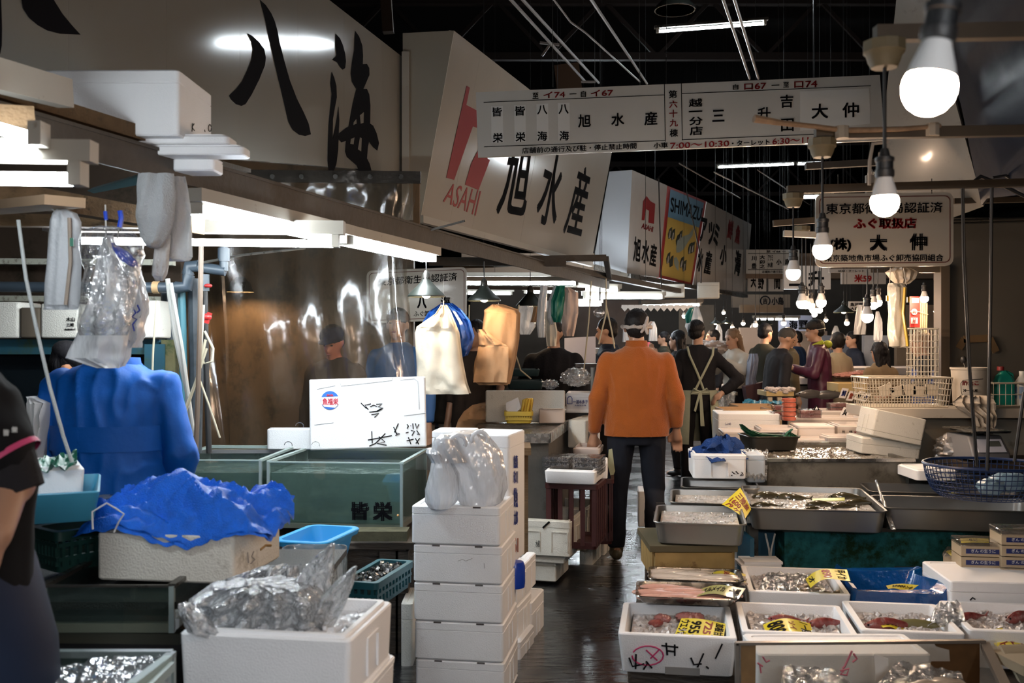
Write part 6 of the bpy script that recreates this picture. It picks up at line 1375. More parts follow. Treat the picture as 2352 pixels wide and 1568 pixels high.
for k, q in enumerate((((1790, 1610, 3.1), (1990, 1600, 3.1), (1900, 1535, 3.28), (1800, 1530, 3.28)), ((2000, 1590, 3.1), (2240, 1600, 3.1), (2200, 1545, 3.28), (2060, 1520, 3.28)))):
    obj('film', film([at(*p) for p in q], k + 11, .016, fr=3), clear('shiny_wrap'), t, True)
mb = MB(); lump(mb, at(2140, 1585, 3.18), (.13, .08, .035), 4); lump(mb, at(2080, 1590, 3.15), (.08, .06, .03), 9)
obj('squid_pack', mb, mat('striped_pack', (.3, .25, .2), .3, var=.9, vs=22, coat=.6, stretch=(1, 5, 5)), t, True)
single('white_tape', 'torn white tape stuck on the showcase pane', 'tape', MB().poly([at(2008, 1502, 3.31), at(2040, 1512, 3.31), at(2044, 1580, 3.31), at(2012, 1580, 3.31)], (0, .003, 0)), mat('white_tape_m', (.6, .58, .55), .5))
single('wooden_case_side', 'pale wooden crate side at the lower right corner', 'board', MB().poly([at(2258, 1484, 3.4), at(2352, 1530, 2.95), at(2400, 1500, 3.2), at(2352, 1482, 3.5)], (0, 0, -.03)).poly([at(2300, 1485, 3.25), at(2420, 1480, 3.25), at(2420, 1568, 3.1), at(2345, 1568, 3.05)], (0, .02, 0)), mat('greyish_board', (.2, .17, .12), .7))

# --- steel trays of live fish
ST_Z = .655
def ftray(lab, x0, x1, d, dep, h=.105, zt=ST_Z, rz=-10, fill=froth_m, zf=.76, flab=None, sd=1, ch=40):
    S = steel_tray(lab, x0, x1, 0, d, dep, h, rz, zt=zt, m=mat('worn_tray_steel', (.20, .20, .195), .33, .75, var=.1, vs=3))
    if flab: ice_in(S, flab, zf, fill, .012, ch, 'frothy_water', .025, sd, csz=.008)
    return S
TA = ftray('nearest steel tray of frothy water by the aisle', 1503, 1712, 4.62, .50, flab='frothy water foaming in the nearest tray', sd=3, ch=90)
TB = ftray('second steel tray of foam behind the nearest one', 1540, 1722, 5.2, .46, flab='foam in the second tray by the aisle', sd=5, ch=70)
TC = ftray('third steel tray with dark water by the white box', 1566, 1742, 5.74, .44, flab='dark frothy water in the third tray', sd=8, zf=.5, fill=mat('dark_water', (.03, .03, .028), .08, bump=.6, bs=60, coat=1), ch=10)
TD = ftray('big steel tray with flatfish in foamy water', 1726, 2032, 5.0, .80, .115, flab='foamy water in the big flatfish tray', sd=11, ch=160)
TE = ftray('long empty steel tray at the right in front', 2040, 2400, 5.0, .42, .115, flab='still dark water in the long right tray', zf=.3, sd=12, fill=mat('dark_water', (.03, .03, .028)), ch=0)
TF = ftray('second long steel tray behind the front one at right', 2005, 2330, 5.55, .35, .1, flab='still dark water in the second long tray', zf=.3, sd=13, fill=mat('dark_water', (.03, .03, .028)), ch=0)
fm2 = mat('olive_fish_skin', (.05, .042, .022), .18, var=.7, vs=25, coat=.8)
for k, (x, y, L, a) in enumerate(((-.2, .12, .2, 5), (-.08, .1, .19, -10), (.05, -.1, .17, 4), (.16, -.16, .16, 12), (-.24, -.18, .16, 0), (.0, -.22, .12, 20), (.22, .16, .2, -8), (.26, -.02, .18, 6))):
    fish(('rear left', 'rear middle', 'front middle', 'front right', 'front left', 'frontmost', 'rear right', 'right') [k] + ' dark olive flatfish in the foam of the big tray', inbox(TD, x, y, .075), L, a, fm2, fat=.3, group='olive fish in the big tray')
single('lime_label', 'lime green strip lying on the flatfish', 'label', MB().poly([at(1866, 1146, 5.4), at(1940, 1144, 5.4), at(1940, 1150, 5.3), at(1866, 1152, 5.3)], (0, 0, .004)), mat('lime', (.4, .45, .08), .3))
pcard('yellow card with red writing leaning upright on the foam of the aisle trays', [(1700, 1120), (1726, 1168), (1712, 1190), (1658, 1158)], [5.15, 5.05, 4.95, 5.05], [], [('三陸産', *V(.15, .45, .9, .45, .15, .1)), ('1600', *V(.1, .75, .6, .75, .1, .5)), ('/9ヶ', *V(.1, .98, .7, .98, .1, .78))], .006)
single('yellow_strip', 'pale yellow sliver of card in the second long tray', 'card', MB().poly([at(2130, 1142, 5.65), at(2195, 1130, 5.7), at(2200, 1140, 5.6), at(2175, 1142, 5.6)], (0, 0, .003)), mat('pale_lime', (.4, .4, .12), .4))
single('clear_strip', 'shiny clear plastic strip hanging between the big trays', 'strip', film([at(2008, 1100, 5.6), at(2014, 1100, 5.6), at(2058, 1215, 4.9), at(2046, 1215, 4.9)], 4, .01, 4, 20), clear('shiny_wrap'))
# stands under the trays
st = T('wooden_stand', 'stained yellowish wooden crate under the nearest steel tray', 'crate', at(1595, 1420, 4.8))
obj('front_board', MB().box((px2(1592, 4.66), 4.66, .45), (.36, .03, .13)), mat('stained_yellow_wood', (.30, .20, .08), .7, var=.5, vs=8, dirt=((.05, .012, .008), .56), ds=7, stretch=(1, 4, 1)), st, True)
obj('side_board', MB().box((px2(1505, 4.68), 4.88, .45), (.03, .4, .13)).box((px2(1680, 4.68), 4.88, .45), (.03, .4, .13)), mat('stained_yellow_wood', (.16, .105, .045)), st, True)
obj('top_board', MB().box((px2(1592, 4.66), 4.87, .533), (.41, .46, .028)), mat('grey_slab', (.09, .075, .045), .7), st, True)
obj('leg', MB().box((px2(1510, 4.8), 5.0, .19), (.06, .06, .38)).box((px2(1670, 4.8), 5.0, .19), (.06, .06, .38)), dwood, st, True)
tl = T('teal_tank', 'teal green algae-covered tank body under the steel trays', 'tank', at(2060, 1500, 5.2))
obj('body', MB().box((px2(2120, 5.05), 5.5, .27), (1.35, .7, .50)), mat('teal_algae', (.02, .13, .14), .7, var=.5, vs=25, bump=.5, bs=60, dirt=((.008, .03, .012), .48), ds=6), tl, True)
obj('rim', MB().box((px2(2120, 5.05), 5.5, .527), (1.37, .72, .02)), blackp, tl, True)
single('tray_rack', 'dark steel rack frame under the big trays', 'rack', MB().beam((1.28, 5.3, .52), (1.28, 5.3, 0), .05, .05).beam((px2(1520, 6), 6.05, .52), (px2(1520, 6), 6.05, 0), .05, .05).beam((.8, 5.6, .53), (1.36, 5.6, .53), .05, .02), dsteel)
single('blue_crate_edge', 'blue plastic crate side in shadow beneath the trays', 'crate', MB().box(at(1712, 1290, 5.2), (.02, .3, .3)).box(at(1760, 1255, 5.35), (.22, .02, .25)), mat('dim_blue_plastic', (.01, .08, .14), .5))
single('flat_lids', 'two flat pale lids lying in shadow behind the rear box', 'lid', MB().box(at(1740, 1292, 5.0), (.2, .15, .012)).box(at(1746, 1286, 5.0), (.19, .14, .012)), foam)
single('white_cable', 'pair of white cables dropping into shadow under the big tray', 'cable', MB().tube([at(1758, 1225, 5.1), at(1766, 1260, 5.1), at(1770, 1300, 5.1)], .005, 5).tube([at(1780, 1225, 5.1), at(1772, 1260, 5.1), at(1768, 1300, 5.1)], .005, 5), mat('grey_rope_m', (.4, .42, .42)))

# --- grey water tank with iced glistening surface
t = T('insulated_tank', 'grey tank brim full of glittering water behind the steel trays', 'tank', at(1930, 1300, 6.2))
x0, x1 = px2(1762, 6.0), px2(2102, 6.0); zt2 = pz(1056, 6.0)
obj('body', MB().loft([rr(x1 - x0, .9, .02, 0, cx=(x0 + x1) / 2, cy=6.45), rr(x1 - x0, .9, .02, zt2 - .004, cx=(x0 + x1) / 2, cy=6.45), rr(x1 - x0 - .01, .89, .02, zt2, cx=(x0 + x1) / 2, cy=6.45), rr(x1 - x0 - .06, .84, .02, zt2, cx=(x0 + x1) / 2, cy=6.45), rr(x1 - x0 - .06, .84, .02, zt2 - .03, cx=(x0 + x1) / 2, cy=6.45)]), mat('grey_tank_side', (.13, .12, .10), .35, var=.4, vs=3, dirt=((.05, .045, .035), .5), ds=4), t, True)
obj('edge_trim', MB().beam((x0, 6.0, zt2), (x1, 6.0, zt2), .02, .02).beam((x0, 6.88, zt2 + .01), (x1, 6.88, zt2 + .01), .02, .02), steel, t, True)
t['_w'] = x1 - x0; t['_d'] = .9; t['_h'] = zt2
tt = T('tmp', None, None, ((x0 + x1) / 2, 6.45, 0)); tt['_w'] = x1 - x0; tt['_d'] = .86; tt['_h'] = zt2
ice_in(tt, 'glittering choppy water in the grey tank', .985, mat('glittering_water', (.16, .14, .11), .1, bump=.8, bs=40, coat=1, spec=1), .018, 30, 'choppy_water', .03, 21)
bpy.data.objects.remove(tt)
tk = lambda lab, x0, x1, yt, yb, d, dep, rz=-6, op=True, **k: fbox(lab, x0, x1, yt, yb, d, dep, rz, op, k.pop('m', foam), **k)
t = tk('white styrofoam box with blue net beside the grey tank', 1591, 1714, 1045, 1100, 5.9, .38, -6, True, ribs=False, recess=1)
writing(t, [[(1681, 1083), (1687, 1088)], [(1680, 1091), (1682, 1092)], [(1690, 1082), (1696, 1088)], [(1703, 1084), (1706, 1086), (1700, 1092), (1708, 1090)]], ink, .003)
mb = MB()
def nf(u, v):
    a = 2 * math.pi * u; r_ = (.12 * (1 - v) ** .8 + .03) * (1 + .7 * noise.noise(Vector((math.cos(a) * 2, math.sin(a) * 2, v * 4))))
    return at(1656, 1052, 6.05) + Vector((math.cos(a) * r_ * 1.1, math.sin(a) * r_, .13 * v + .04 * noise.noise(Vector((math.cos(a) * 3, math.sin(a) * 3, v * 6)))))
single('blue_net_bag', 'blue mesh net gathered upright in the white box', 'net', mb.grid(nf, 40, 16), mat('dull_blue_net', (.02, .06, .22), .8, bump=1, bs=200))
tk('pale blue white box standing between net box and grey tank', 1717, 1758, 1044, 1108, 5.95, .3, -4, False, m=mat('bluish_foam', (.45, .52, .6), .5), ribs=False)
single('clear_bin_liner', 'clear liner draped over the narrow pale box', 'liner', film([at(1705, 1100, 5.92), at(1760, 1105, 5.9), at(1765, 1038, 6.2), at(1712, 1035, 6.2)], 6, .03), clr)
# green bag on tray
TG = steel_tray('deep dark tray holding a torn green bag on the grey tank rim', 1722, 1842, 1003, 6.5, .3, .095, 4, m=mat('black_tray', (.03, .028, .024), .35, .5, var=.4, vs=10))
mb = drape([(974, 1698, 1706), (985, 1702, 1722), (995, 1712, 1750), (1000, 1722, 1838), (1005, 1726, 1836)], 6.6, th=.05, fold=.02, seed=3)
t = T('green_bag', 'torn dark green bag spilling from the deep dark tray', 'bag', at(1775, 1005, 6.6))
obj('sheet', mb, mat('forest_film', (.02, .10, .05), .45, bump=.4, bs=20), t, True)
obj('flap', drape([(984, 1818, 1822), (992, 1808, 1816), (1000, 1800, 1832), (1006, 1800, 1836)], 6.55, .02, fold=.01), mat('forest_film', (.02, .10, .05)), t, True)
single('table_behind', 'long low white table carrying the far produce boxes', 'table', MB().box((2.45, 8.0, pz(1030, 7.1) - .03), (1.05, 1.9, .04)).box((2.45, 8.0, .34), (.95, 1.8, .64)), mat('dull_white_table', (.35, .32, .28), .6))
for a in (('big closed white box with navy mark left of the produce', 1650, 1790, 950, 1020, 7.6, .45, -6, False), ('worn white box with moulded frame behind the dark tray', 1662, 1800, 992, 1026, 7.1, .35, -6, False), ('shallow white box behind the green bag', 1745, 1832, 985, 1010, 7.15, .3, -6, True), ('clear tub of white shredded seafood', 1834, 1918, 978, 1008, 7.2, .3, -4, False), ('white tub with pink packs, upper right of the produce', 1888, 1992, 945, 968, 8.4, .35, -4, True), ('white styrofoam box with black round seals on its front', 1924, 1995, 978, 1002, 7.3, .3, -4, True), ('long thin white tray in front of the tubs', 1832, 1940, 1010, 1022, 7.0, .2, 0, True), ('small clear tray on the grey tank edge', 1900, 1985, 1004, 1018, 6.95, .2, 0, True), ('long shallow white box under the pink packs', 1830, 1990, 962, 975, 7.9, .35, -4, True)):
    lab, x0, x1, yt, yb, d, dep, rz, op = a
    t = tk(lab, x0, x1, yt, yb, d, dep, rz, op, ribs=False, groove=.0 if yb - yt < 26 else .78, m=mat('warm_foam', (.62, .56, .52), .55) if 'navy' not in lab else foam, recess=1 if 'moulded' in lab else 0)
    if 'navy' in lab: printed(t, [('しいの', 1666, 970, 1679, 976)], blueink); obj('stripe', MB().box((-t['_w'] * .4, -t['_d'] / 2 - .001, t['_h'] * .5), (.05, .002, .02)), blueink, t)
    if 'seals' in lab: printed(t, [('竹', 1934, 988, 1941, 994), ('様', 1950, 988, 1958, 998), ('林', 1934, 995, 1941, 1001)], ink); printed(t, [('水', 1961, 988, 1968, 998)], redink)
for k in range(5):
    tt = T('roe_pack', ('bottom', 'second lowest', 'middle', 'second highest', 'top')[k] + ' round clear pack of red roe in the leaning pile', 'pack', at(1812, 965 - k * 10.5, 7.55), group='round roe packs')
    obj('pack', MB().lathe([(.05, 0), (.054, .008), (.054, .024), (.048, .03)], n=18), mat('red_roe', (.42, .1, .06), .25, var=.4, vs=60, coat=.8), tt)
obj('x', MB().ell((0, 0, 0), (.01, .01, .01)), foam).name = 'tmp_dot'; bpy.data.objects.remove(bpy.data.objects['tmp_dot'])
for k, (x, y, d, w_, lab) in enumerate(((1858, 958, 7.8, .16, 'lower pack of dark red tuna'), (1858, 950, 7.8, .16, 'upper pack of dark red tuna'), (1926, 943, 8.5, .17, 'lower pack of red tuna in the white tub'), (1926, 934, 8.5, .17, 'upper pack of red tuna in the white tub'), (1788, 955, 7.7, .09, 'dark red pack beside the roe pile'), (1786, 940, 7.8, .07, 'dark red upright pack left of roe pile'), (1806, 963, 7.6, .1, 'red roe tray at the pile foot'))):
    tt = T('tuna_pack', lab, 'pack', at(x, y, d))
    obj('block', MB().loft([rr(w_, .1, .01, 0), rr(w_, .1, .01, .026), rr(w_ - .02, .08, .01, .03)]), mat('tuna_red', (.2, .035, .03), .3, var=.4, vs=30, coat=.6), tt)
    obj('wrap', MB().loft([rr(w_ + .01, .11, .01, -.002), rr(w_ + .01, .11, .01, .034)]), clear('wrapfilm', milky=.05, gloss=.2, rough=.1), tt)
t = T('triangle_tag', 'small black and white triangular tag on the tuna packs', 'tag', at(1876, 940, 7.7)); obj('tag', MB().poly([at(1868, 942, 7.7), at(1876, 930, 7.7), at(1883, 942, 7.7)], (0, .01, 0)), ink, t, True); obj('inset', MB().poly([at(1872, 940, 7.695), at(1876, 934, 7.695), at(1879, 940, 7.695)], (0, .004, 0)), foam, t, True)
for k, (x0, x1, yt, yb, d, m, lab) in enumerate(((1662, 1775, 940, 950, 8.0, 'card', 'long brown cardboard tray, nearer'), (1695, 1790, 932, 942, 8.6, 'card', 'long brown cardboard tray, farther'), (1760, 1824, 898, 910, 9.3, 'wood', 'pale wooden box of shellfish on a stand'), (1925, 1992, 880, 900, 9.6, 'wood', 'tilted yellow wooden tray under white cards'))):
    t, w_ = box_root('shallow_tray', lab, 'tray', x0, x1, yb, d, .35)
    obj('body', open_shell(w_, .35, (yb - yt) * d / F, .012, .005, 0, .012, 0, False), mat('tray_' + m, (.34, .2, .09) if m == 'card' else (.48, .34, .14), .6), t)
single('tray_stand', 'pale wooden stand under the shellfish box', 'stand', MB().beam(at(1768, 912, 9.3), Vector((px2(1768, 9.3), 9.3, 0)), .04, .04).beam(at(1790, 912, 9.3), Vector((px2(1790, 9.3), 9.3, 0)), .04, .04).beam(at(1815, 912, 9.3), Vector((px2(1815, 9.3), 9.3, 0)), .04, .04), unim)
single('blue_sheet', 'crinkled blue plastic sheet behind the cardboard trays', 'sheet', film([at(1705, 930, 9.0), at(1800, 930, 9.0), at(1798, 924, 9.4), at(1712, 923, 9.4)], 2, .03), mat('sea_blue_film', (.02, .16, .27), .3))
for k, (x, y, a, lab) in enumerate(((1868, 912, 8, 'large dark whole fish lying across the boxes, left'), (1905, 914, -6, 'large dark whole fish lying across the boxes, right'))):
    fish(lab, at(x, y, 8.9), .34, a, mat('dark_whole_fish', (.05, .045, .042), .3, var=.4, vs=12, coat=.5), fat=.24)
mb = MB(); rs = random.Random(4)
for k in range(46): lump(mb, at(1760 + rs.uniform(0, 60), 898 + rs.uniform(-6, 2), 9.4 + rs.uniform(-.1, .2)), (.03, .03, .018), k)
single('shellfish_heap', 'heap of pale shellfish filling the wooden box', 'shellfish', mb, mat('pale_shells', (.5, .42, .38), .4, var=.5, vs=20), kind='stuff')
for k, (x, y, rz_, d, lab) in enumerate(((1934, 914, 20, 8.6, 'tilted white price sign with blue character'), (1950, 920, 24, 8.5, 'tilted white sign with orange character'), (1966, 918, 38, 8.3, 'long dark edged sign leaning right'), (1980, 922, 40, 8.2, 'long white sign with blue writing leaning right'), (1936, 958, 25, 7.5, 'white slip standing in the sealed box'))):
    w_ = .06; c = at(x, y, d); h_ = .09 if k != 4 else .08; a = R(rz_); t = T('price_sign', lab, 'sign', c)
    ux, uz = Vector((math.cos(a), 0, -math.sin(a) * .3)), Vector((math.sin(a), 0, math.cos(a)))
    P = [c - ux * w_ / 2, c + ux * w_ / 2, c + ux * w_ / 2 + uz * h_, c - ux * w_ / 2 + uz * h_]
    obj('card', MB().poly(P, (0, .003, 0)), mat('white_card', (.65, .62, .6), .5), t, True)
    mb = MB(); text_into(mb, ('鯛', '蟹', '鮪', '鱈', '貝')[k], [P[3] + (P[1] - P[3]) * .2 + Vector((0, -.002, 0)), P[2] + (P[0] - P[2]) * .2 + Vector((0, -.002, 0)), P[1] + (P[3] - P[1]) * .2 + Vector((0, -.002, 0)), P[0] + (P[2] - P[0]) * .2 + Vector((0, -.002, 0))], .02); obj('lettering', mb, (blueink, mat('orange_red_ink', (.45, .08, .03)), ink, blueink, ink)[k], t, True)

# --- right wall, opening, counter
d6 = 6.9
struct('wall_right_partition', slab((px2(2175, d6), d6, 1.07), (5.2, d6 + .12, pz(500, d6))), mat('grimy_grey_wall', (.085, .075, .06), .55, var=.15, vs=2, dirt=((.05, .04, .03), .62), ds=3, coat=.2))
struct('trim_5', MB().beam((px2(2163, d6), d6, 1.07), (px2(2163, d6), d6, pz(612, d6)), .06, .12).beam((px2(2060, d6), d6, pz(618, d6)), (px2(2175, d6), d6, pz(618, d6)), .08, .05), mat('dark_frame', (.06, .045, .03), .6))
t = T('wall_rail', 'horizontal pipe rails along the top of the grey wall', 'rail', at(2270, 515, 6.8))
for yy in (503, 510): obj('rail', MB().tube([at(2180, yy + 3, 6.8), at(2500, yy - 6, 6.8)], .008, 6), dsteel, t, True)
single('brown_tape_mark', 'brown tape arc stuck on the grey wall', 'tape', MB().beam(at(2202, 800, 6.88), at(2215, 778, 6.88), .004, .05).beam(at(2213, 779, 6.88), at(2275, 776, 6.88), .004, .05).beam(at(2273, 777, 6.88), at(2288, 808, 6.88), .004, .05), mat('old_brown_tape', (.12, .075, .035), .5))
def ledge():
    t = T('white_cupboard', 'stained white cupboard with ledge along the right wall', 'cupboard', at(2240, 1250, 6.6))
    zt = pz(938, 6.5)
    obj('ledge', MB().box(((px2(2005, 6.5) + 5.0) / 2, 6.75, zt - .03), (5.0 - px2(2005, 6.5), .55, .06)), mat('stained_white_ledge', (.42, .38, .32), .5, dirt=((.15, .11, .07), .58), ds=5), t, True)
    obj('cabinet', MB().box(((px2(2110, 6.6) + 5.0) / 2, 6.9, (zt - .06) / 2), (5.0 - px2(2110, 6.6), .5, zt - .06)), mat('stained_white_front', (.30, .27, .22), .45, var=.15, vs=2, dirt=((.12, .08, .04), .6), ds=4), t, True)
    return zt
zl = ledge()
# wire basket
def wire_basket(lab, x0, x1, yt, yb, d, dep, nx, nz, flare=0, m=None, r=.0035, ny=8, name='wire_basket', zflare=0):
    t, w = box_root(name, lab, 'basket', x0, x1, yb, d, dep); h = (yb - yt) * d / F; m = m or mat('beige_wire', (.38, .34, .27), .4)
    mb = MB()
    ring = lambda z, k: [(-w / 2 - k, -dep / 2 - k, z), (w / 2 + k, -dep / 2 - k, z), (w / 2 + k, dep / 2 + k, z), (-w / 2 - k, dep / 2 + k, z), (-w / 2 - k, -dep / 2 - k, z)]
    for i in range(nz + 1):
        z = h * i / nz
        for p, q in zip(ring(z, flare * i / nz)[:-1], ring(z, flare * i / nz)[1:]): mb.tube([p, q], r * (1.8 if i == nz else .8), 4)
    for i in range(nx + 1):
        x = -w / 2 + w * i / nx; k = x / (w / 2) * flare
        for s in (-1, 1): mb.tube([(x, s * dep / 2, 0), (x + k, s * (dep / 2 + flare), h)], r * .7, 4)
    for i in range(ny + 1):
        y = -dep / 2 + dep * i / ny; k = y / (dep / 2) * flare
        for s in (-1, 1): mb.tube([(s * w / 2, y, 0), (s * (w / 2 + flare), y + k, h)], r * .7, 4)
        mb.tube([(-w / 2, y, 0), (w / 2, y, 0)], r * .7, 4)
    o = obj('wire_mesh', mb, m, t); o['kind'] = 'stuff'; return t
wire_basket('beige wire basket on the right ledge with cards inside', 2000, 2178, 868, 935, 6.55, .3, 26, 5, .02)
t = wire_basket('upright white wire rack standing behind the wire basket', 2085, 2156, 755, 868, 6.75, .02, 9, 8, 0, mat('white_wire', (.45, .42, .36), .4), ny=1, name='wire_rack')
for k in range(5): single('paper_card', ('leftmost', 'second', 'middle', 'fourth', 'rightmost')[k] + ' tilted card inside the wire basket', 'card', MB().box(at(2035 + 26 * k, 895 + 4 * (k % 2), 6.7), (.09, .01, .07), Euler((0, R(-25 + 9 * k), 0)).to_matrix()), mat('basket_card', (.45, .40, .33), .6))
t = T('white_bucket', 'white plastic tub printed with red and black characters on the ledge', 'bucket', at(2228, 930, 6.6))
obj('body', MB().lathe([(.105, 0), (.118, .235), (.124, .237), (.124, .25), (.116, .25), (.1, .02)], n=32), mat('ivory_plastic', (.40, .36, .30), .45, dirt=((.2, .15, .1), .64), ds=10), t)
pb = plane_of(at(2190, 880, 6.48), at(2260, 880, 6.48), at(2190, 920, 6.48))
b = MB(); tq(b, '酢たこ', (2210, 874, 2248, 885), pb, 0, .03); obj('lettering', b, redink, t, True)
b = MB(); tq(b, '冷一水産', (2212, 893, 2246, 900), pb, 0, .02); strokes(b, [[(2212, 912), (2208, 900), (2207, 880), (2212, 873), (2258, 870)]], pb, .002); obj('lettering', b, ink, t, True)
single('dirty_rag', 'pale dirty rag draped over the ledge edge', 'rag', drape([(908, 2205, 2280), (922, 2190, 2284), (935, 2196, 2286), (960, 2235, 2288), (978, 2245, 2286), (985, 2252, 2280)], 6.4, th=.06, fold=.03, nf=5, seed=6), mat('dirty_cloth', (.40, .35, .29), .9, bump=.5, bs=40))
t = T('green_bottle', 'teal green plastic detergent jug on the ledge', 'bottle', at(2305, 932, 6.6))
obj('body', MB().loft([rr(.12, .08, .02, 0), rr(.125, .085, .02, .02), rr(.125, .085, .02, .15), rr(.09, .07, .02, .2), rr(.04, .04, .015, .225), rr(.036, .036, .015, .235)]), mat('teal_jug', (.01, .22, .17), .35), t)
obj('cap', MB().lathe([(.022, .235), (.022, .26), (.018, .262)], c=(-.02, 0, 0), n=14), mat('dark_red_cap', (.2, .02, .02), .4), t)
obj('handle', MB().tube([(.02, 0, .225), (.055, 0, .21), (.066, 0, .15), (.062, 0, .1)], .011, 8), mat('teal_jug', (.01, .22, .17)), t)
t = T('white_bottle', 'white plastic bottle at the right frame edge on the ledge', 'bottle', at(2348, 932, 6.6))
obj('body', MB().lathe([(.045, 0), (.05, .02), (.05, .15), (.02, .2), (.02, .23)], n=18), mat('white_plastic', (.5, .5, .48), .35), t)
obj('label', MB().lathe([(.0505, .05), (.0505, .13)], n=18, cap=False), mat('pale_blue_label', (.2, .3, .45), .4), t)
wire_basket('cream wire holder around the bottles', 2282, 2352, 880, 932, 6.45, .2, 5, 2, 0, mat('beige_wire', (.38, .34, .27)), ny=3)
weigh_scale('dark electronic scale below the rag by the right wall', 2232, 2326, 990, 1056, 6.0, .35, 6, mat('grey_scale_body', (.16, .16, .17), .4))
single('scale_table', 'shadowed dark table carrying the scale at right', 'table', MB().box((px2(2370, 6.1), 6.2, pz(1066, 6.1)), (.9, .45, .04)).box((px2(2380, 6.1), 6.25, pz(1066, 6.1) / 2 - .02), (.8, .35, pz(1066, 6.1) - .02)), mat('dark_brown_table', (.03, .02, .012), .6))
t = fbox('upturned grimy white styrofoam box tilted against the cupboard', 2000, 2118, 950, 1012, 6.3, .3, 0, False, foam_old, ribs=True, tilt=(0, 12), groove=.2)
t = fbox('lower grimy white box under the tilted one', 1975, 2115, 1012, 1048, 6.35, .3, 0, True, foam_old, ribs=False, tilt=(0, 6), groove=.6)
single('cloudy_bag', 'cloudy crumpled plastic bag in shadow beside the scale', 'bag', crumple(at(2195, 1035, 6.3), (.12, .1, .1), 3, .35), clear('cloudy', milky=.10, gloss=.1, rough=.25, bump=.8, bs=12, mcol=(.3, .28, .25)))
lid('flat pinkish white lid box right of the grey tank', 2106, 2200, 1080, 1104, 5.7, .3)
single('support_block', 'dark wet support block beneath the flat lid box and right trays', 'block', MB().box((px2(2200, 5.8) + .05, 6.1, pz(1106, 5.7) / 2), (.55, .3, pz(1106, 5.7) - .01)), mat('dark_block', (.03, .027, .022), .6))
# hanging items on the right
t = bag('tall clear bag of ice white strips edged in yellow hanging by the opening', [(650, 2042, 2078), (660, 2038, 2084), (720, 2040, 2080), (770, 2038, 2086), (795, 2042, 2088), (798, 2050, 2080)], 5.6, mat('frosted_strip', (.52, .48, .40), .25, bump=.6, bs=25, coat=.6), 'bag', 'hanging_bag', th=.06, fold=.01, nf=1, seed=2, hang=[((2045, 615), (2043, 655)), ((2075, 615), (2082, 655))])
obj('yellow_edge', MB().tube([at(2078, 660, 5.56), at(2074, 720, 5.56), at(2083, 780, 5.56), at(2084, 795, 5.56)], .008, 6), mat('amber_yellow', (.5, .33, .03), .3), t, True)
obj('yellow_tassel', MB().box(at(2038, 685, 5.6), (.012, .012, .03)).box(at(2086, 688, 5.6), (.012, .012, .03)), mat('amber_yellow', (.5, .33, .03)), t, True)
t = T('bamboo_hat_shade', 'pale pleated lampshade-like bag right under the certification plate', 'bag', at(2080, 648, 5.9))
obj('sheet', drape([(614, 2052, 2092), (625, 2034, 2112), (640, 2044, 2104), (652, 2058, 2088)], 5.9, .08, fold=.01), mat('pleated_film', (.5, .42, .33), .35), t, True)
t = T('red_carton', 'stack of red and cream cartons tied with string in the opening', 'carton', at(2105, 750, 7.6))
obj('front', MB().box(at(2101, 716, 7.6), (.075, .01, .235)), mat('carton_red', (.42, .03, .025), .4), t, True)
mb = MB().box(at(2102, 690, 7.59), (.055, .006, .035)).box(at(2100, 736, 7.59), (.05, .006, .045)); disc(mb, 2100, 716, 7, plane_of(at(2090, 700, 7.585), at(2110, 700, 7.585), at(2090, 720, 7.585)), .0)
obj('white_patch', mb, mat('carton_white', (.6, .55, .5), .5), t, True)
b = MB(); tq(b, '丸', (2096, 712, 2104, 720), plane_of(at(2090, 700, 7.57), at(2110, 700, 7.57), at(2090, 720, 7.57))); tq(b, '海産', (2096, 730, 2104, 742), plane_of(at(2090, 700, 7.57), at(2110, 700, 7.57), at(2090, 720, 7.57))); obj('lettering', b, redink, t, True)
for k in range(4): obj('carton_edge', MB().poly([at(2114 + k * 4.5, 684 + k * 4, 7.6), at(2117 + k * 4.5, 684 + k * 4, 7.6), at(2116 + k * 4.5, 752 + k * 4, 7.6), at(2113 + k * 4.5, 754 + k * 4, 7.6)], (0, .1, 0)), mat('carton_cream', (.42, .36, .22), .6), t, True)
obj('string', MB().tube([at(2090, 716, 7.58), at(2112, 716, 7.58), at(2132, 722, 7.58)], .003, 4), mat('cream_rope', (.42, .38, .28)), t, True)
# black cords and the blue hanging basket
for k, (pts, lab) in enumerate((([(2209, 425), (2212, 600), (2225, 850), (2242, 1070)], 'left black cord of the blue basket'), ([(2213, 425), (2216, 600), (2229, 850), (2246, 1072)], 'second black cord beside the left one'), ([(2278, 425), (2275, 700), (2268, 1080)], 'thick right black cord of the blue basket'), ([(2352, 900), (2330, 1060)], 'black cord slanting at the right frame edge'))):
    single('black_cord', lab, 'cord', MB().tube([at(x, y, 4.3) for x, y in pts], .004 if k < 2 else .007, 6), black)
t = T('hanging_basket', 'navy blue mesh basket hanging on black cords over the right trays', 'basket', at(2320, 1158, 4.35))
mb = MB(); cx = px2(2315, 4.35)
prof = [(.20, 1155), (.235, 1140), (.26, 1110), (.27, 1080)]
ringp = [(r_, pz(y, 4.35)) for r_, y in prof]
def rp(r_, z, a): return Vector((cx + r_ * math.cos(a), 4.55 + r_ * .9 * math.sin(a), z))
zs = []
for i in range(9):
    f = i / 8 * 3; k = min(int(f), 2); g = f - k; zs.append((ringp[k][0] * (1 - g) + ringp[k + 1][0] * g, ringp[k][1] * (1 - g) + ringp[k + 1][1] * g))
for r_, z in zs: mb.tube([rp(r_, z, 2 * math.pi * k / 36) for k in range(37)], .0022, 4)
for k in range(64): a = 2 * math.pi * k / 64; mb.tube([rp(r_, z, a) for r_, z in zs], .002, 4)
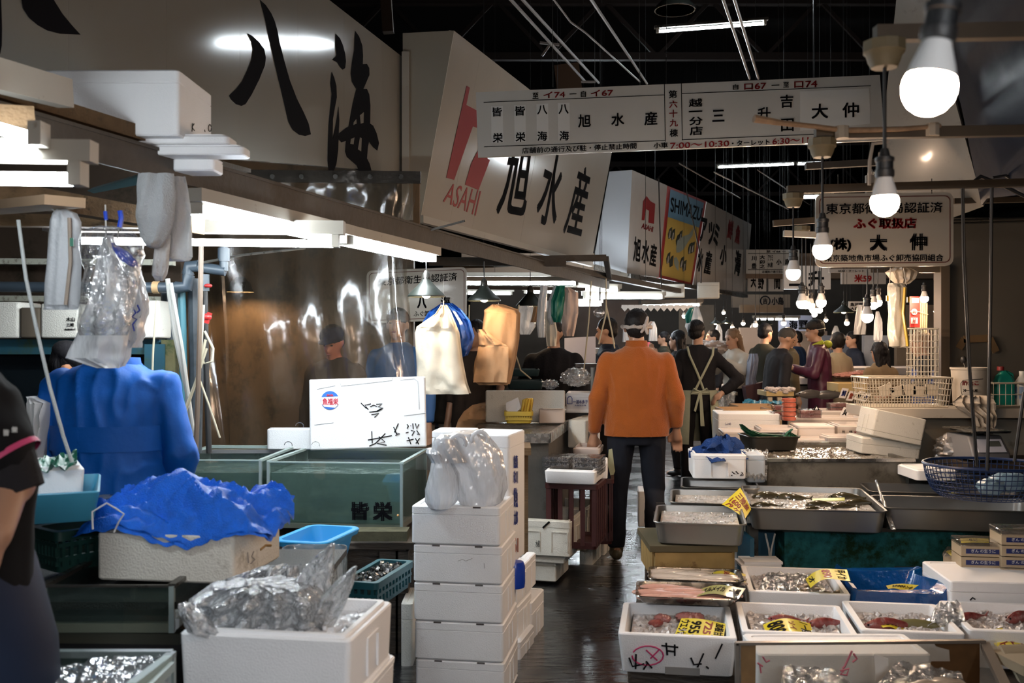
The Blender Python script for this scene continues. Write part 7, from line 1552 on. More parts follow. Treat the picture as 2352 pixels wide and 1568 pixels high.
o = obj('mesh', mb, mat('navy_plastic_mesh', (.01, .03, .10), .4), t, True); o['kind'] = 'stuff'
obj('rim', MB().tube([rp(.272, pz(1078, 4.35), 2 * math.pi * k / 36) for k in range(37)], .007, 6), mat('navy_plastic_mesh', (.01, .03, .10)), t, True)
mb = MB(); lump(mb, at(2275, 1118, 4.5), (.06, .05, .035), 3); single('coins_bag', 'pale blue plastic packet inside the hanging basket', 'packet', mb, mat('pale_blue_film', (.2, .32, .42), .3))
single('silver_packet', 'silver wrapped packet inside the hanging basket', 'packet', lump(MB(), at(2320, 1108, 4.6), (.09, .06, .04), 6), mat('pale_blue_film', (.2, .32, .42)))
single('wall_cable', 'black cables looping along the bars at the far right', 'cable', MB().tube([at(2220, 430, 5.0), at(2252, 405, 5.0), at(2290, 420, 5.0), at(2352, 450, 5.0), at(2420, 470, 5.0)], .01, 6).tube([at(2280, 408, 5.1), at(2310, 403, 5.1), at(2352, 430, 5.1)], .008, 6), black)
single('wall_plug', 'black plug hanging on the grey wall', 'plug', MB().ell(at(2213, 826, 6.75), (.02, .02, .025)).tube([at(2213, 830, 6.75), at(2220, 850, 6.7), at(2228, 862, 6.6)], .006, 6), black)
# leaning signboards on the right
plR = plane_of(at(2065, -20, 5.2), at(2050, 500, 6.0), at(2262, 482, 5.6))
sg = T('signboard', 'tall leaning white signboard behind the nearest bulb at upper right', 'signboard', (2.4, 5.8, 2.3))
for q, nm in ((((2066, -40), (2132, -40), (2200, 240), (2262, 470), (2180, 500), (2040, 500), (2030, 300)), 'panel'),):
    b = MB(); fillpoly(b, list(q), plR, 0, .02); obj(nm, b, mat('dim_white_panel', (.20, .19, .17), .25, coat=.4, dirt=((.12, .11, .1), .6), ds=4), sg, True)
b = MB(); strokes(b, [((2075, -20), (2150, 300), (2190, 480)), ((2100, -20), (2170, 260), (2215, 470))], plR, .003, .004); obj('panel_seam', b, dsteel, sg, True)
b = MB(); fillpoly(b, [(2040, 318), (2052, 318), (2056, 340), (2050, 355), (2043, 345)], plR, .006); fillpoly(b, [(2083, 318), (2100, 318), (2106, 335), (2100, 368), (2088, 366)], plR, .006); obj('lettering', b, ink, sg, True)
plR2 = plane_of(at(2132, -40, 5.1), at(2262, 470, 5.55), at(2450, 400, 4.6))
b = MB(); fillpoly(b, [(2134, -40), (2460, -40), (2460, 430), (2340, 445), (2275, 452), (2262, 468), (2216, 240)], plR2, 0, .02)
single('dark_signboard', 'dark navy glossy sheet beside the leaning white signboard', 'signboard', b, mat('navy_gloss', (.012, .016, .028), .2, coat=.5, bump=.2, bs=6))
single('white_lamp_board', 'white board edge with glints above the certification plate', 'board', MB().poly([at(1990, 402, 6.6), at(2135, 400, 6.6), at(2135, 470, 6.6), at(1990, 470, 6.6)], (0, .03, 0)), mat('dim_white_panel', (.20, .19, .17)))
single('pipe_bar', 'dark bar above the glinting board', 'bar', MB().beam(at(1850, 382, 6.2), at(2136, 366, 6.2), .04, .04), galv)
t = bag('crinkled clear sheets hanging above the certification plate', [(388, 1995, 2132), (400, 1995, 2130)], 6.3, clear('crinkle', milky=.2, gloss=.5, rough=.12, bump=1, bs=25), 'sheet', 'clear_sheet', th=.04, fold=.03, nf=14)

# --- far background down the aisle
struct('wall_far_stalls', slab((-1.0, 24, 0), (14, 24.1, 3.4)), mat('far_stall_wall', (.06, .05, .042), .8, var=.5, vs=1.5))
struct('trim_6', MB().box((6, 20, 3.0), (14, .5, .5)), mat('brown_fascia', (.16, .11, .075)))
rs = random.Random(21)
for k in range(16):
    d = 12 + rs.uniform(0, 7); x = 1640 + rs.uniform(0, 470); y = 784 + rs.uniform(.58, .7) * F / d
    t = fbox('pale far stall box %s' % ('left of the maroon jacket' if x < 1850 else 'right of the maroon jacket'), x, x + rs.uniform(35, 70), y - rs.uniform(10, 18), y, d, .4, -12, rs.random() < .5, mat('warm_foam', (.62, .56, .52)), 'far stall boxes', ribs=False, groove=0)
for k, (x0, x1, y, d, lab) in enumerate(((1780, 2000, 868, 13.0, 'long pale far stall counter behind the shoppers'), (1500, 1800, 850, 15.5, 'far left counter behind the white jacket woman'), (1900, 2160, 845, 11.95, 'far right counter seen through the opening'))):
    z = pz(y, d); single('far_counter', lab, 'counter', MB().box((px2((x0 + x1) / 2, d), d + .5, z - .04), ((x1 - x0) * d / F, 1.0, .08)).box((px2((x0 + x1) / 2, d), d + .55, z / 2 - .06), ((x1 - x0) * d / F - .1, .8, z - .1)), mat('pale_counter', (.34, .32, .32), .5))
for k, (x, y, lab) in enumerate(((1935, 862, 'pink salmon fillets on the far counter, left heap'), (1970, 858, 'pink salmon fillets on the far counter, right heap'))):
    mb = MB(); lump(mb, at(x, y, 11.3), (.11, .12, .03), k); lump(mb, at(x + 8, y - 2, 11.4), (.1, .1, .03), k + 3); single('salmon_fillets', lab, 'fish', mb, pinkm)
single('cardboard_display', 'tan cardboard display with blue figure behind the far shoppers', 'display', MB().poly([at(1700, 752, 15), at(1750, 752, 15), at(1750, 840, 15), at(1700, 840, 15)], (0, .1, 0)), mat('pale_tan', (.45, .38, .33), .7))
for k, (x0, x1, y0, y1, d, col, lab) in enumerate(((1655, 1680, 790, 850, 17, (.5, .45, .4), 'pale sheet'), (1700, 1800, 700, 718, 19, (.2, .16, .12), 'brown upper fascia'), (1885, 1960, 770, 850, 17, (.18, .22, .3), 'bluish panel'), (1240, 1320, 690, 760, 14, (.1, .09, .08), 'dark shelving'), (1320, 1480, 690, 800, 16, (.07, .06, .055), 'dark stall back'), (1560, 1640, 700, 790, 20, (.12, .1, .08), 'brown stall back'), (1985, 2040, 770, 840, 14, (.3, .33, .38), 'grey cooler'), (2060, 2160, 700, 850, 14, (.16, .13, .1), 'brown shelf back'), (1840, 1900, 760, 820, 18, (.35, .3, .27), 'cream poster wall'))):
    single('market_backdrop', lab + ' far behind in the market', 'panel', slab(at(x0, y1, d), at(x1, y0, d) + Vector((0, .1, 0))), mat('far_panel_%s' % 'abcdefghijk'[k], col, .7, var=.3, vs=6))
for k, (x, y) in enumerate(((1440, 770), (1500, 768), (1650, 775), (1730, 772), (1920, 778), (2070, 772))):
    single('hanging_bag', ('first', 'second', 'third', 'fourth', 'fifth', 'sixth')[k] + ' small pale bag from the left, hanging over far stalls', 'bag', drape([(y - 30, x - 3, x + 3), (y - 15, x - 9, x + 9), (y + 15, x - 10, x + 10)], 15.5, .08), bagw)
# ================================================================== PEOPLE
def remeshed(name, mb, m, parent, vox=.012, smooth=2, wr=0, wf=7, label=None):
    me = bpy.data.meshes.new('t'); me.from_pydata([tuple(v) for v in mb.v], [], mb.f)
    o = bpy.data.objects.new('t', me); COL.objects.link(o)
    r = o.modifiers.new('r', 'REMESH'); r.mode = 'VOXEL'; r.voxel_size = vox
    s = o.modifiers.new('s', 'SMOOTH'); s.iterations = smooth; s.factor = .6
    dg = bpy.context.evaluated_depsgraph_get(); me2 = bpy.data.meshes.new_from_object(o.evaluated_get(dg))
    bpy.data.objects.remove(o); bpy.data.meshes.remove(me)
    if wr:
        n = len(me2.vertices); co = np.empty(n * 3); me2.vertices.foreach_get('co', co); co = co.reshape(-1, 3); no = np.empty(n * 3); me2.vertices.foreach_get('normal', no); no = no.reshape(-1, 3)
        for i in range(n):
            x, y, z = co[i]; f = .5 * noise.noise(Vector((x * wf, y * wf, z * wf * .7))) + 1.3 * (1 - abs(noise.noise(Vector((x * wf * 1.4 + z * 2, y * wf, z * wf * .45 - x + 5))))) ** 5 + .5 * noise.noise(Vector((x * 25, y * 20, z * 14)))
            co[i] += no[i] * (f * wr)
        me2.vertices.foreach_set('co', co.ravel())
    me2.name = name; me2.polygons.foreach_set('use_smooth', [True] * len(me2.polygons)); me2.materials.clear(); me2.materials.append(m)
    o = bpy.data.objects.new(name, me2); COL.objects.link(o); o.parent = parent
    if label: o['label'] = label
    return o
def V3(*a): return Vector(a)
def hand(mb, w, d, side, s=1.0, curl=.5):
    """palm and five fingers from wrist w along direction d"""
    d = d.normalized(); up = V3(0, 0, 1) if abs(d.z) < .8 else V3(0, 1, 0)
    sx = d.cross(up).normalized() * side; nrm = sx.cross(d).normalized()
    mb.cap(w, w + d * .05 * s, .026 * s, .034 * s); mb.ell(w + d * .06 * s, (.036 * s, .036 * s, .036 * s))
    for k, (o, L) in enumerate(((-.03, .06), (-.01, .072), (.01, .076), (.029, .066))):
        b = w + d * .085 * s + sx * o * s; m_ = b + (d * (1 - curl * .3) + nrm * -curl * .5).normalized() * L * .5 * s; e = m_ + (d * (1 - curl) + nrm * -curl).normalized() * L * .5 * s
        mb.cap(b - d * .02 * s, m_, .0105 * s, .0095 * s, 8); mb.cap(m_, e, .0095 * s, .008 * s, 8)
    b = w + d * .03 * s - sx * .03 * s; m_ = b + (d * .6 - sx * .6).normalized() * .035 * s; mb.cap(b, m_, .013 * s, .011 * s, 8); mb.cap(m_, m_ + (d * .8 - nrm * .4).normalized() * .03 * s, .011 * s, .009 * s, 8)
def ringe(c, rx, ry, n=20, rot=0): return [V3(c[0] + rx * math.cos(2 * math.pi * k / n), c[1] + ry * math.sin(2 * math.pi * k / n), c[2]) for k in range(n)]
def person(label, x, d, zf=0.0, face=0, H=1.70, B=1.0, top=None, pants=None, hair=None, skn=None, lean=0, headturn=0, nod=0, armL=None, armR=None, legs=None, hem=.78, shoes=None, vox=.013, hairstyle='short', sleeve=1.0, wr=.006, hidden_legs=False, gap=0, px_base=None, glasses=False, collar=None, pantsm=None, top_label=None, facem=True, loc=None):
    """local frame: +Y forward (the way the person looks), metres for a 1.70 m body scaled to H"""
    s = H / 1.70; skn = skn or skin; hair = hair or hairm; shoes = shoes or black
    t = T('person', label, 'person', loc if loc is not None else (px2(x, d), d, zf), R(face))
    ln = lean; S = lambda v: V3(v[0] * B if abs(v[0]) > .05 else v[0], v[1] + ln * max(0, (v[2] - .9)) , v[2]) * s
    sh = [V3(-.162, 0, 1.352), V3(.162, 0, 1.352)]
    el = [V3(*(armL[0] if armL else (-.222, -.03, 1.10))), V3(*(armR[0] if armR else (.222, -.03, 1.10)))]
    wr_ = [V3(*(armL[1] if armL else (-.235, .03, .86))), V3(*(armR[1] if armR else (.235, .03, .86)))]
    lg = legs or (((-.10, 0, .88), (-.105, .02, .48), (-.11, -.02, .09)), ((.10, 0, .88), (.105, .02, .48), (.11, -.02, .09)))
    # body
    mb = MB()
    mb.loft([ringe(S((0, 0, z)), rx * s * B, ry * s) for z, rx, ry in ((.84, .10, .08), (.92, .15, .105), (1.05, .135, .09), (1.2, .15, .1), (1.34, .165, .095), (1.41, .12, .075), (1.45, .06, .06))])
    hc = S((0, .015 + nod * .03, 1.59 - nod * .02)); hr = Matrix.Rotation(R(headturn), 3, 'Z') @ Matrix.Rotation(R(-nod * 25), 3, 'X')
    mb.cap(S((0, -.005, 1.40)), hc + V3(0, -.02, -.08) * s, .058 * s, .052 * s)
    hd = MB(); k = s
    hd.ell((0, -.012 * k, .02 * k), (.074 * k, .092 * k, .092 * k), nu=20, nv=14)
    hd.ell((0, .022 * k, -.035 * k), (.058 * k, .066 * k, .075 * k), nu=18, nv=12)
    hd.cap(V3(0, .085, .0) * k, V3(0, .1, -.028) * k, .009 * k, .014 * k, 8)
    hd.ell(V3(0, .072, -.088) * k, (.028 * k, .022 * k, .02 * k))
    hd.ell(V3(0, .082, -.052) * k, (.022 * k, .014 * k, .012 * k)); hd.ell(V3(0, .075, .03) * k, (.05 * k, .014 * k, .01 * k))
    for sx in (-1, 1): hd.ell(V3(.076 * sx, -.008, -.012) * k, (.011 * k, .02 * k, .03 * k), nu=10, nv=7)
    mb.add([hr @ v + hc for v in hd.v], hd.f)
    for i, sd in ((0, -1), (1, 1)):
        a, b_, c = S(sh[i]), S(el[i]), S(wr_[i])
        mb.cap(a, b_, .047 * s, .037 * s); mb.cap(b_, c, .037 * s, .026 * s); hand(mb, c, c - b_, sd, s * 1.02)
        if not hidden_legs:
            h_, kn, an = [V3(*q) * s for q in lg[i]]; mb.cap(h_, kn, .07 * s, .048 * s); mb.cap(kn, an, .045 * s, .034 * s); mb.cap(an + V3(0, -.03, -.02) * s, an + V3(0, .12, -.06) * s, .03 * s, .028 * s)
    remeshed('body', mb, skn, t, vox)
    # top
    mb = MB()
    prof = [(hem, .19, .125), (.9, .19, .125), (1.05, .178, .12), (1.2, .185, .125), (1.3, .196, .122), (1.37, .19, .105), (1.405, .15, .092), (1.435, .10, .08), (1.46, .066, .066)]
    prof = [p for p in prof if p[0] >= hem]
    mb.loft([ringe(S((0, 0, z)), rx * s * B, ry * s * (1 + (B - 1) * .6), 24) for z, rx, ry in prof])
    for i in (0, 1):
        a, b_, c = S(sh[i]), S(el[i]), S(wr_[i]); e = b_ + (c - b_) * (.93 if sleeve >= 1 else max(0, sleeve * 2 - 1))
        mb.cap(a, b_, .064 * s * B ** .6, .056 * s * B ** .5)
        if sleeve > .5: mb.tube([b_, b_ + (e - b_) * .5, e], [.06 * s * B ** .5, .052 * s, .043 * s], 14)
    remeshed('jacket', mb, top, t, vox, 9, wr, label=top_label)
    # trousers
    if not hidden_legs:
        mb = MB(); mb.loft([ringe(V3(0, 0, z) * s, rx * s * B, ry * s, 20) for z, rx, ry in ((.80, .13, .1), (.86, .165, .12), (.95, .165, .118), (1.0, .155, .11))])
        for i in (0, 1):
            h_, kn, an = [V3(*q) * s for q in lg[i]]
            mb.cap(h_, kn, .09 * s * B ** .5, .068 * s); mb.tube([kn, kn + (an - kn) * .5, an + V3(0, 0, .0)], [.068 * s, .062 * s, .054 * s], 14)
        remeshed('trousers', mb, pants or mat('dark_trousers', (.02, .022, .028), .8), t, vox, 2, wr * .8)
        mb = MB()
        for i in (0, 1):
            kn, an = V3(*lg[i][1]) * s, V3(*lg[i][2]) * s; ax = (kn - an).normalized(); fw = (V3(0, 1, 0) - ax * ax.y).normalized()
            mb.cap(an + ax * .02 * s, an - ax * .03 * s, .05 * s, .046 * s); mb.ell(an + fw * .05 * s - ax * .05 * s, (.045 * s, .1 * s, .035 * s), Matrix((V3(1, 0, 0), fw, ax)).transposed()); mb.ell(an - fw * .03 * s - ax * .045 * s, (.04 * s, .045 * s, .04 * s))
        remeshed('shoes', mb, shoes, t, vox * .8)
    # hair
    hb = MB()
    if hairstyle != 'bald':
        hb.ell((0, -.022 * k, .036 * k), (.082 * k, .094 * k, .088 * k), nu=20, nv=14)
        hb.ell((0, -.045 * k, -.01 * k), (.074 * k, .062 * k, .07 * k))
    if hairstyle == 'long':
        for sx in (-1, 0, 1): hb.cap(V3(.055 * sx, -.045, .0) * k, V3(.06 * sx, -.055, -.2) * k, .045 * k, .03 * k)
    if hairstyle == 'bob':
        for sx in (-1, 1): hb.cap(V3(.062 * sx, -.02, .02) * k, V3(.066 * sx, -.02, -.06) * k, .035 * k, .03 * k)
    if hairstyle == 'bun': hb.ell(V3(0, -.11, .06) * k, (.035 * k,) * 3)
    if hb.v:
        hb.v = [hr @ v + hc for v in hb.v]; remeshed('hair', hb, hair, t, vox * .8, 1, .003, 30)
    if hairstyle == 'bald':
        hb.ell((0, -.02 * k, .03 * k), (.079 * k, .093 * k, .088 * k)); hb.v = [hr @ v + hc for v in hb.v]; obj('hair', hb, hairg, t)
    if facem:
        e = MB()
        for sx in (-1, 1): e.ell(V3(.028 * sx, .080, .008) * k, (.011 * k, .006 * k, .005 * k), nu=8, nv=5); e.ell(V3(.028 * sx, .082, .03) * k, (.017 * k, .005 * k, .0035 * k), nu=8, nv=5)
        e.v = [hr @ v + hc for v in e.v]; obj('eyes', e, ink, t)
        e = MB().ell(V3(0, .093, -.056) * k, (.02 * k, .006 * k, .005 * k), nu=10, nv=5); e.v = [hr @ v + hc for v in e.v]; obj('lips', e, mat('lip_red', (.25, .07, .06), .5), t)
    t['_s'] = s
    return t, hc, hr, s
def headpart(name, mb, m, t, hc, hr, label=None):
    mb.v = [hr @ v + hc for v in mb.v]; return obj(name, mb, m, t, label=label)
fleece = mat('orange_fleece', (.26, .068, .010), .95, var=.12, vs=14, bump=.5, bs=160, sheen=.3)
navyp = mat('navy_work_trousers', (.011, .013, .02), .85, var=.3, vs=10)
blackc = mat('black_cloth', (.014, .013, .015), .9, bump=.3, bs=60)
# --- man in orange walking away
t, hc, hr, s = person('person walking away in rust orange fleece and knotted white headband', 1462, 6.75, 0, 0, 1.71, 1.16, fleece, navyp, armL=((-.222, -.02, 1.12), (-.245, .04, .86)), armR=((.222, -.04, 1.12), (.235, .02, .90)), hem=.86,
    legs=(((-.10, 0, .88), (-.12, .05, .48), (-.13, .05, .10)), ((.10, 0, .88), (.13, .06, .47), (.075, -.30, .16))), shoes=mat('olive_boots', (.085, .075, .045), .5, var=.3, vs=20), vox=.009, wr=.005, skn=skind)
obj('collar', MB().lathe([(.09, 1.43), (.078, 1.46), (.072, 1.505), (.066, 1.508), (.066, 1.44)], n=24), fleece, t)
obj('hem_band', MB().loft([ringe(V3(0, 0, z), .218 * s, .14 * s, 30) for z in (.865, .9)], False, False), fleece, t)
mb = MB(); mb.tube([V3(.0955 * math.cos(a), -.02 + .103 * math.sin(a), -.002 + .012 * math.sin(a * 9) * .3) for a in [2 * math.pi * k / 40 for k in range(41)]], [.012 + .003 * math.sin(k * 2.1) for k in range(41)], 10)
tow = mat('white_towel', (.42, .38, .36), .95, bump=.8, bs=150)
headpart('headband', mb, tow, t, hc, hr)
mb = MB().ell((.045, -.118, .0), (.02, .018, .02)).cap(V3(.045, -.12, .0), V3(.06, -.125, .06), .013, .009).cap(V3(.045, -.12, 0), V3(.085, -.115, .03), .012, .008).cap(V3(.045, -.12, 0), V3(.02, -.122, -.035), .012, .009).cap(V3(.045, -.12, 0), V3(.058, -.125, -.045), .012, .009)
headpart('headband_knot', mb, tow, t, hc, hr)
single('folded_paper', 'pale green folded paper held in the left hand of the man in orange', 'paper', MB().poly([at(1398, 1032, 6.7), at(1406, 1030, 6.7), at(1412, 1082, 6.7), at(1404, 1098, 6.7), at(1396, 1068, 6.7)], (.01, .02, 0)), mat('greenish_paper', (.34, .34, .22), .7))
# --- apron person
apron = mat('sage_apron', (.33, .34, .25), .8, bump=.3, bs=40)
t, hc, hr, s = person('person in black with sage green apron, hand on hip, beside the orange fleece', 1602, 9.6, .06, 2, 1.64, .98, blackc, blackc, armR=((.40, -.10, 1.12), (.21, -.15, .98)), armL=((-.24, -.02, 1.12), (-.24, .1, .9)), hem=.9, vox=.011, shoes=black, headturn=-40)
mb = MB()
P = lambda x, y, z: V3(x * s, y * s, z * s)
mb.tube([P(-.12, -.085, 1.44), P(-.11, -.135, 1.36), P(-.03, -.138, 1.18), P(.03, -.135, 1.02)], .012, 6).tube([P(.14, -.08, 1.43), P(.12, -.135, 1.36), P(.03, -.138, 1.18), P(-.05, -.135, 1.02)], .012, 6)
obj('strap', mb, apron, t)
obj('waist_tie', MB().loft([ringe(P(0, 0, z), .196 * s, .137 * s, 28) for z in (.97, 1.01)], False, False), apron, t)
mb = MB().tube([P(0, -.14, .99), P(-.07, -.15, 1.03), P(-.1, -.15, .98), P(0, -.14, .99)], .009, 6).tube([P(0, -.14, .99), P(.06, -.15, 1.03), P(.09, -.15, .99), P(0, -.14, .99)], .009, 6)
mb.poly([P(-.015, -.15, .99), P(.01, -.15, .99), P(.035, -.16, .66), P(-.005, -.16, .66)], (0, .006, 0)).poly([P(-.02, -.15, .99), P(.0, -.15, .99), P(-.05, -.155, .8), P(-.07, -.155, .81)], (0, .006, 0))
obj('bow', mb, apron, t)
def aps(u, v):
    a = R(-62 + 304 * u); r_ = 1 + .25 * v + .04 * math.sin(u * 20) * v
    return P(.2 * math.cos(a) * r_, .15 * math.sin(a) * r_ + .01, 1.0 - .52 * v)
obj('apron_skirt', MB().grid(aps, 40, 12, (0, .004, 0)), apron, t)
# --- blue jacket man
bluej = mat('royal_blue_jacket', (.001, .08, .36), .6, bump=.5, bs=12, var=.1, vs=3, spec=.3)
t, hc, hr, s = person('person in royal blue work jacket bending away at the left stall', 252, 3.95, 0, 0, 1.66, 1.24, bluej, mat('navy_work_trousers', (.018, .021, .032)), armL=((-.24, .0, 1.12), (-.2, .16, .92)), armR=((.235, -.02, 1.10), (.23, .06, .86)), hem=.80, vox=.010, wr=.010, lean=.05)
mb = MB(); mb.loft([ringe(V3(0, .01 + ln_, z) * s, rx * s, ry * s, 24) for z, rx, ry, ln_ in ((1.40, .12, .10, .025), (1.45, .11, .095, .025), (1.47, .105, .09, .03), (1.465, .09, .08, .03))], False, False)
obj('collar', mb, bluej, t)
obj('yoke_flap', MB().loft([ringe(V3(0, .01, z) * s, rx * s * 1.27, ry * s * 1.2, 30) for z, rx, ry in ((1.10, .192, .128), (1.12, .19, .127), (1.2, .189, .126))], False, False), bluej, t)
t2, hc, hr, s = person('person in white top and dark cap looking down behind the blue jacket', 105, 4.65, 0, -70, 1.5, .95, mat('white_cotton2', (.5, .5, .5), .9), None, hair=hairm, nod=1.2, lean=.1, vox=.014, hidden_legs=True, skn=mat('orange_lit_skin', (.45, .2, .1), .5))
headpart('cap', MB().ell((0, -.015, .05), (.085, .1, .065)).ell((0, .09, .04), (.06, .06, .01)), blackc, t2, hc, hr)
# --- left edge person: black tee sleeve
t = T('person', 'person at the left edge in black tee with magenta hem and white lettering', 'person', at(-60, 1568, 2.05))
dl = 2.05
mb = MB(); mb.cap(at(-110, 900, dl), at(-30, 1060, dl), .07, .06); mb.cap(at(-30, 1060, dl), at(20, 1105, dl), .06, .055); mb.cap(at(20, 1105, dl), at(-10, 1230, dl - .1), .045, .032); mb.loft([ringe(at(-170, y, dl + .02), rx, .13, 20) for y, rx in ((1480, .2), (1300, .19), (1100, .18), (950, .19), (880, .12), (830, .06))])
hand(mb, at(-14, 1235, dl - .1), V3(-.3, -.3, -.9), 1, 1)
mb.cap(at(-170, 840, dl), at(-170, 780, dl), .055, .055); mb.ell(at(-170, 690, dl), (.078, .095, .115)); mb.cap(at(-110, 1500, dl), Vector((px2(-150, dl), dl, .05)), .09, .05); mb.cap(at(-220, 1500, dl), Vector((px2(-260, dl), dl, .05)), .09, .05)
mb.v = [wm(t).inverted() @ v for v in mb.v]
remeshed('body', mb, skind, t, .009)
mb = MB(); mb.cap(at(-105, 915, dl), at(-22, 1040, dl), .095, .085); mb.tube([at(-40, 1010, dl), at(0, 1060, dl)], [.088, .082], 18); mb.loft([ringe(at(-165, y, dl + .02), rx, .15, 24) for y, rx in ((1400, .21), (1200, .21), (1000, .21), (900, .17), (850, .09))])
mb.v = [wm(t).inverted() @ v for v in mb.v]
remeshed('black_tee', mb, mat('black_tee_m', (.005, .005, .006), .9), t, .01, 2, .006)
a_, b_ = at(-40, 1010, dl), at(0, 1060, dl); ax = (b_ - a_).normalized()
obj('magenta_hem', MB().tube([b_, b_ + ax * .012], .0845, 22, False), mat('magenta_piping', (.4, .03, .11), .6), t, True)
b = MB(); plT = plane_of(at(0, 1010, dl - .10), at(50, 1010, dl - .085), at(0, 900, dl - .1)); tq(b, '皆', (8, 986, 21, 1000), plT, 0, .02); tq(b, '栄', (27, 980, 40, 993), plT, 0, .02); obj('lettering', b, mat('label_white', (.75, .75, .72)), t, True)
obj('dark_undersleeve', MB().tube([b_, b_ + ax * .05 + Vector((0, 0, -.03))], [.07, .06], 18), blackc, t, True)
mb = MB(); mb.loft([ringe(at(xc, y, dl + .03), rx, .19, 28) for y, xc, rx in ((1700, -110, .22), (1480, -110, .205), (1300, -125, .17), (1180, -140, .14), (1100, -150, .12))])
obj('apron', mb, mat('navy_rubber_apron', (.007, .015, .038), .65, spec=.2, var=.3, vs=4), t, True)
# --- person behind the curtain
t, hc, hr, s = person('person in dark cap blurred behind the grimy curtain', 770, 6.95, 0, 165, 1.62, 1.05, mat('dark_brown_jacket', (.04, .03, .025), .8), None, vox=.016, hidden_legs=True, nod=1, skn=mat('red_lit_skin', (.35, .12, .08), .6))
headpart('cap', MB().ell((0, -.01, .05), (.085, .1, .065)).ell((0, .09, .045), (.06, .05, .01)), mat('navy_cap', (.01, .012, .03), .8), t, hc, hr)
# --- man with black cap right of the curtain
t, hc, hr, s = person('person with black cap and blue jacket half hidden by the curtain edge', 914, 7.42, 0, 170, 1.74, 1.0, mat('mid_blue_jacket', (.02, .1, .3), .6), None, vox=.014, hidden_legs=True, headturn=0)
headpart('cap', MB().ell((0, -.015, .045), (.086, .104, .08)), blackc, t, hc, hr)
# --- khaki-trousered person behind cream bags; brown jacket person holding a kraft bag
t, hc, hr, s = person('person in pale trousers whose body is hidden by the cream white bags', 1003, 9.0, 0, 10, 1.68, 1.05, mat('dark_top', (.03, .03, .03), .8), mat('pale_trousers', (.36, .32, .27), .9, bump=.3, bs=20), vox=.014, wr=.01)
brj = mat('dark_brown_coat', (.035, .025, .02), .85, bump=.3, bs=30)
t, hc, hr, s = person('person in dark brown coat reaching out with a bare hand behind the kraft bags', 1092, 7.75, 0, 150, 1.66, 1.08, brj, blackc, armL=((-.24, .035, 1.22), (-.32, .22, 1.07)), hem=.75, vox=.012, sleeve=.62, skn=skind)
t = T('kraft_bag', 'large crumpled kraft paper bag held open beside the counter', 'bag', at(1090, 990, 7.15))
obj('sheet', drape([(922, 1118, 1130), (930, 1085, 1132), (945, 1065, 1138), (965, 1052, 1145), (1000, 1040, 1156)], 7.15, .16, fold=.03, nf=1, seed=6), kraft, t, True)
# --- dark jacket person in the middle
t, hc, hr, s = person('person in black hooded jacket whose head is hidden by hanging bags', 1272, 8.6, 0, 160, 1.68, 1.18, blackc, blackc, armL=((-.235, .05, 1.1), (-.1, .2, .95)), armR=((.24, .05, 1.12), (.2, .25, .95)), hem=.8, vox=.014)
t, hc, hr, s = person('smiling person with short dark hair in navy jacket looking left at the counter', 1400, 9.2, 0, 75, 1.72, 1.0, mat('navy_jacket', (.015, .02, .035), .7), blackc, vox=.011, hem=.8, nod=.5)
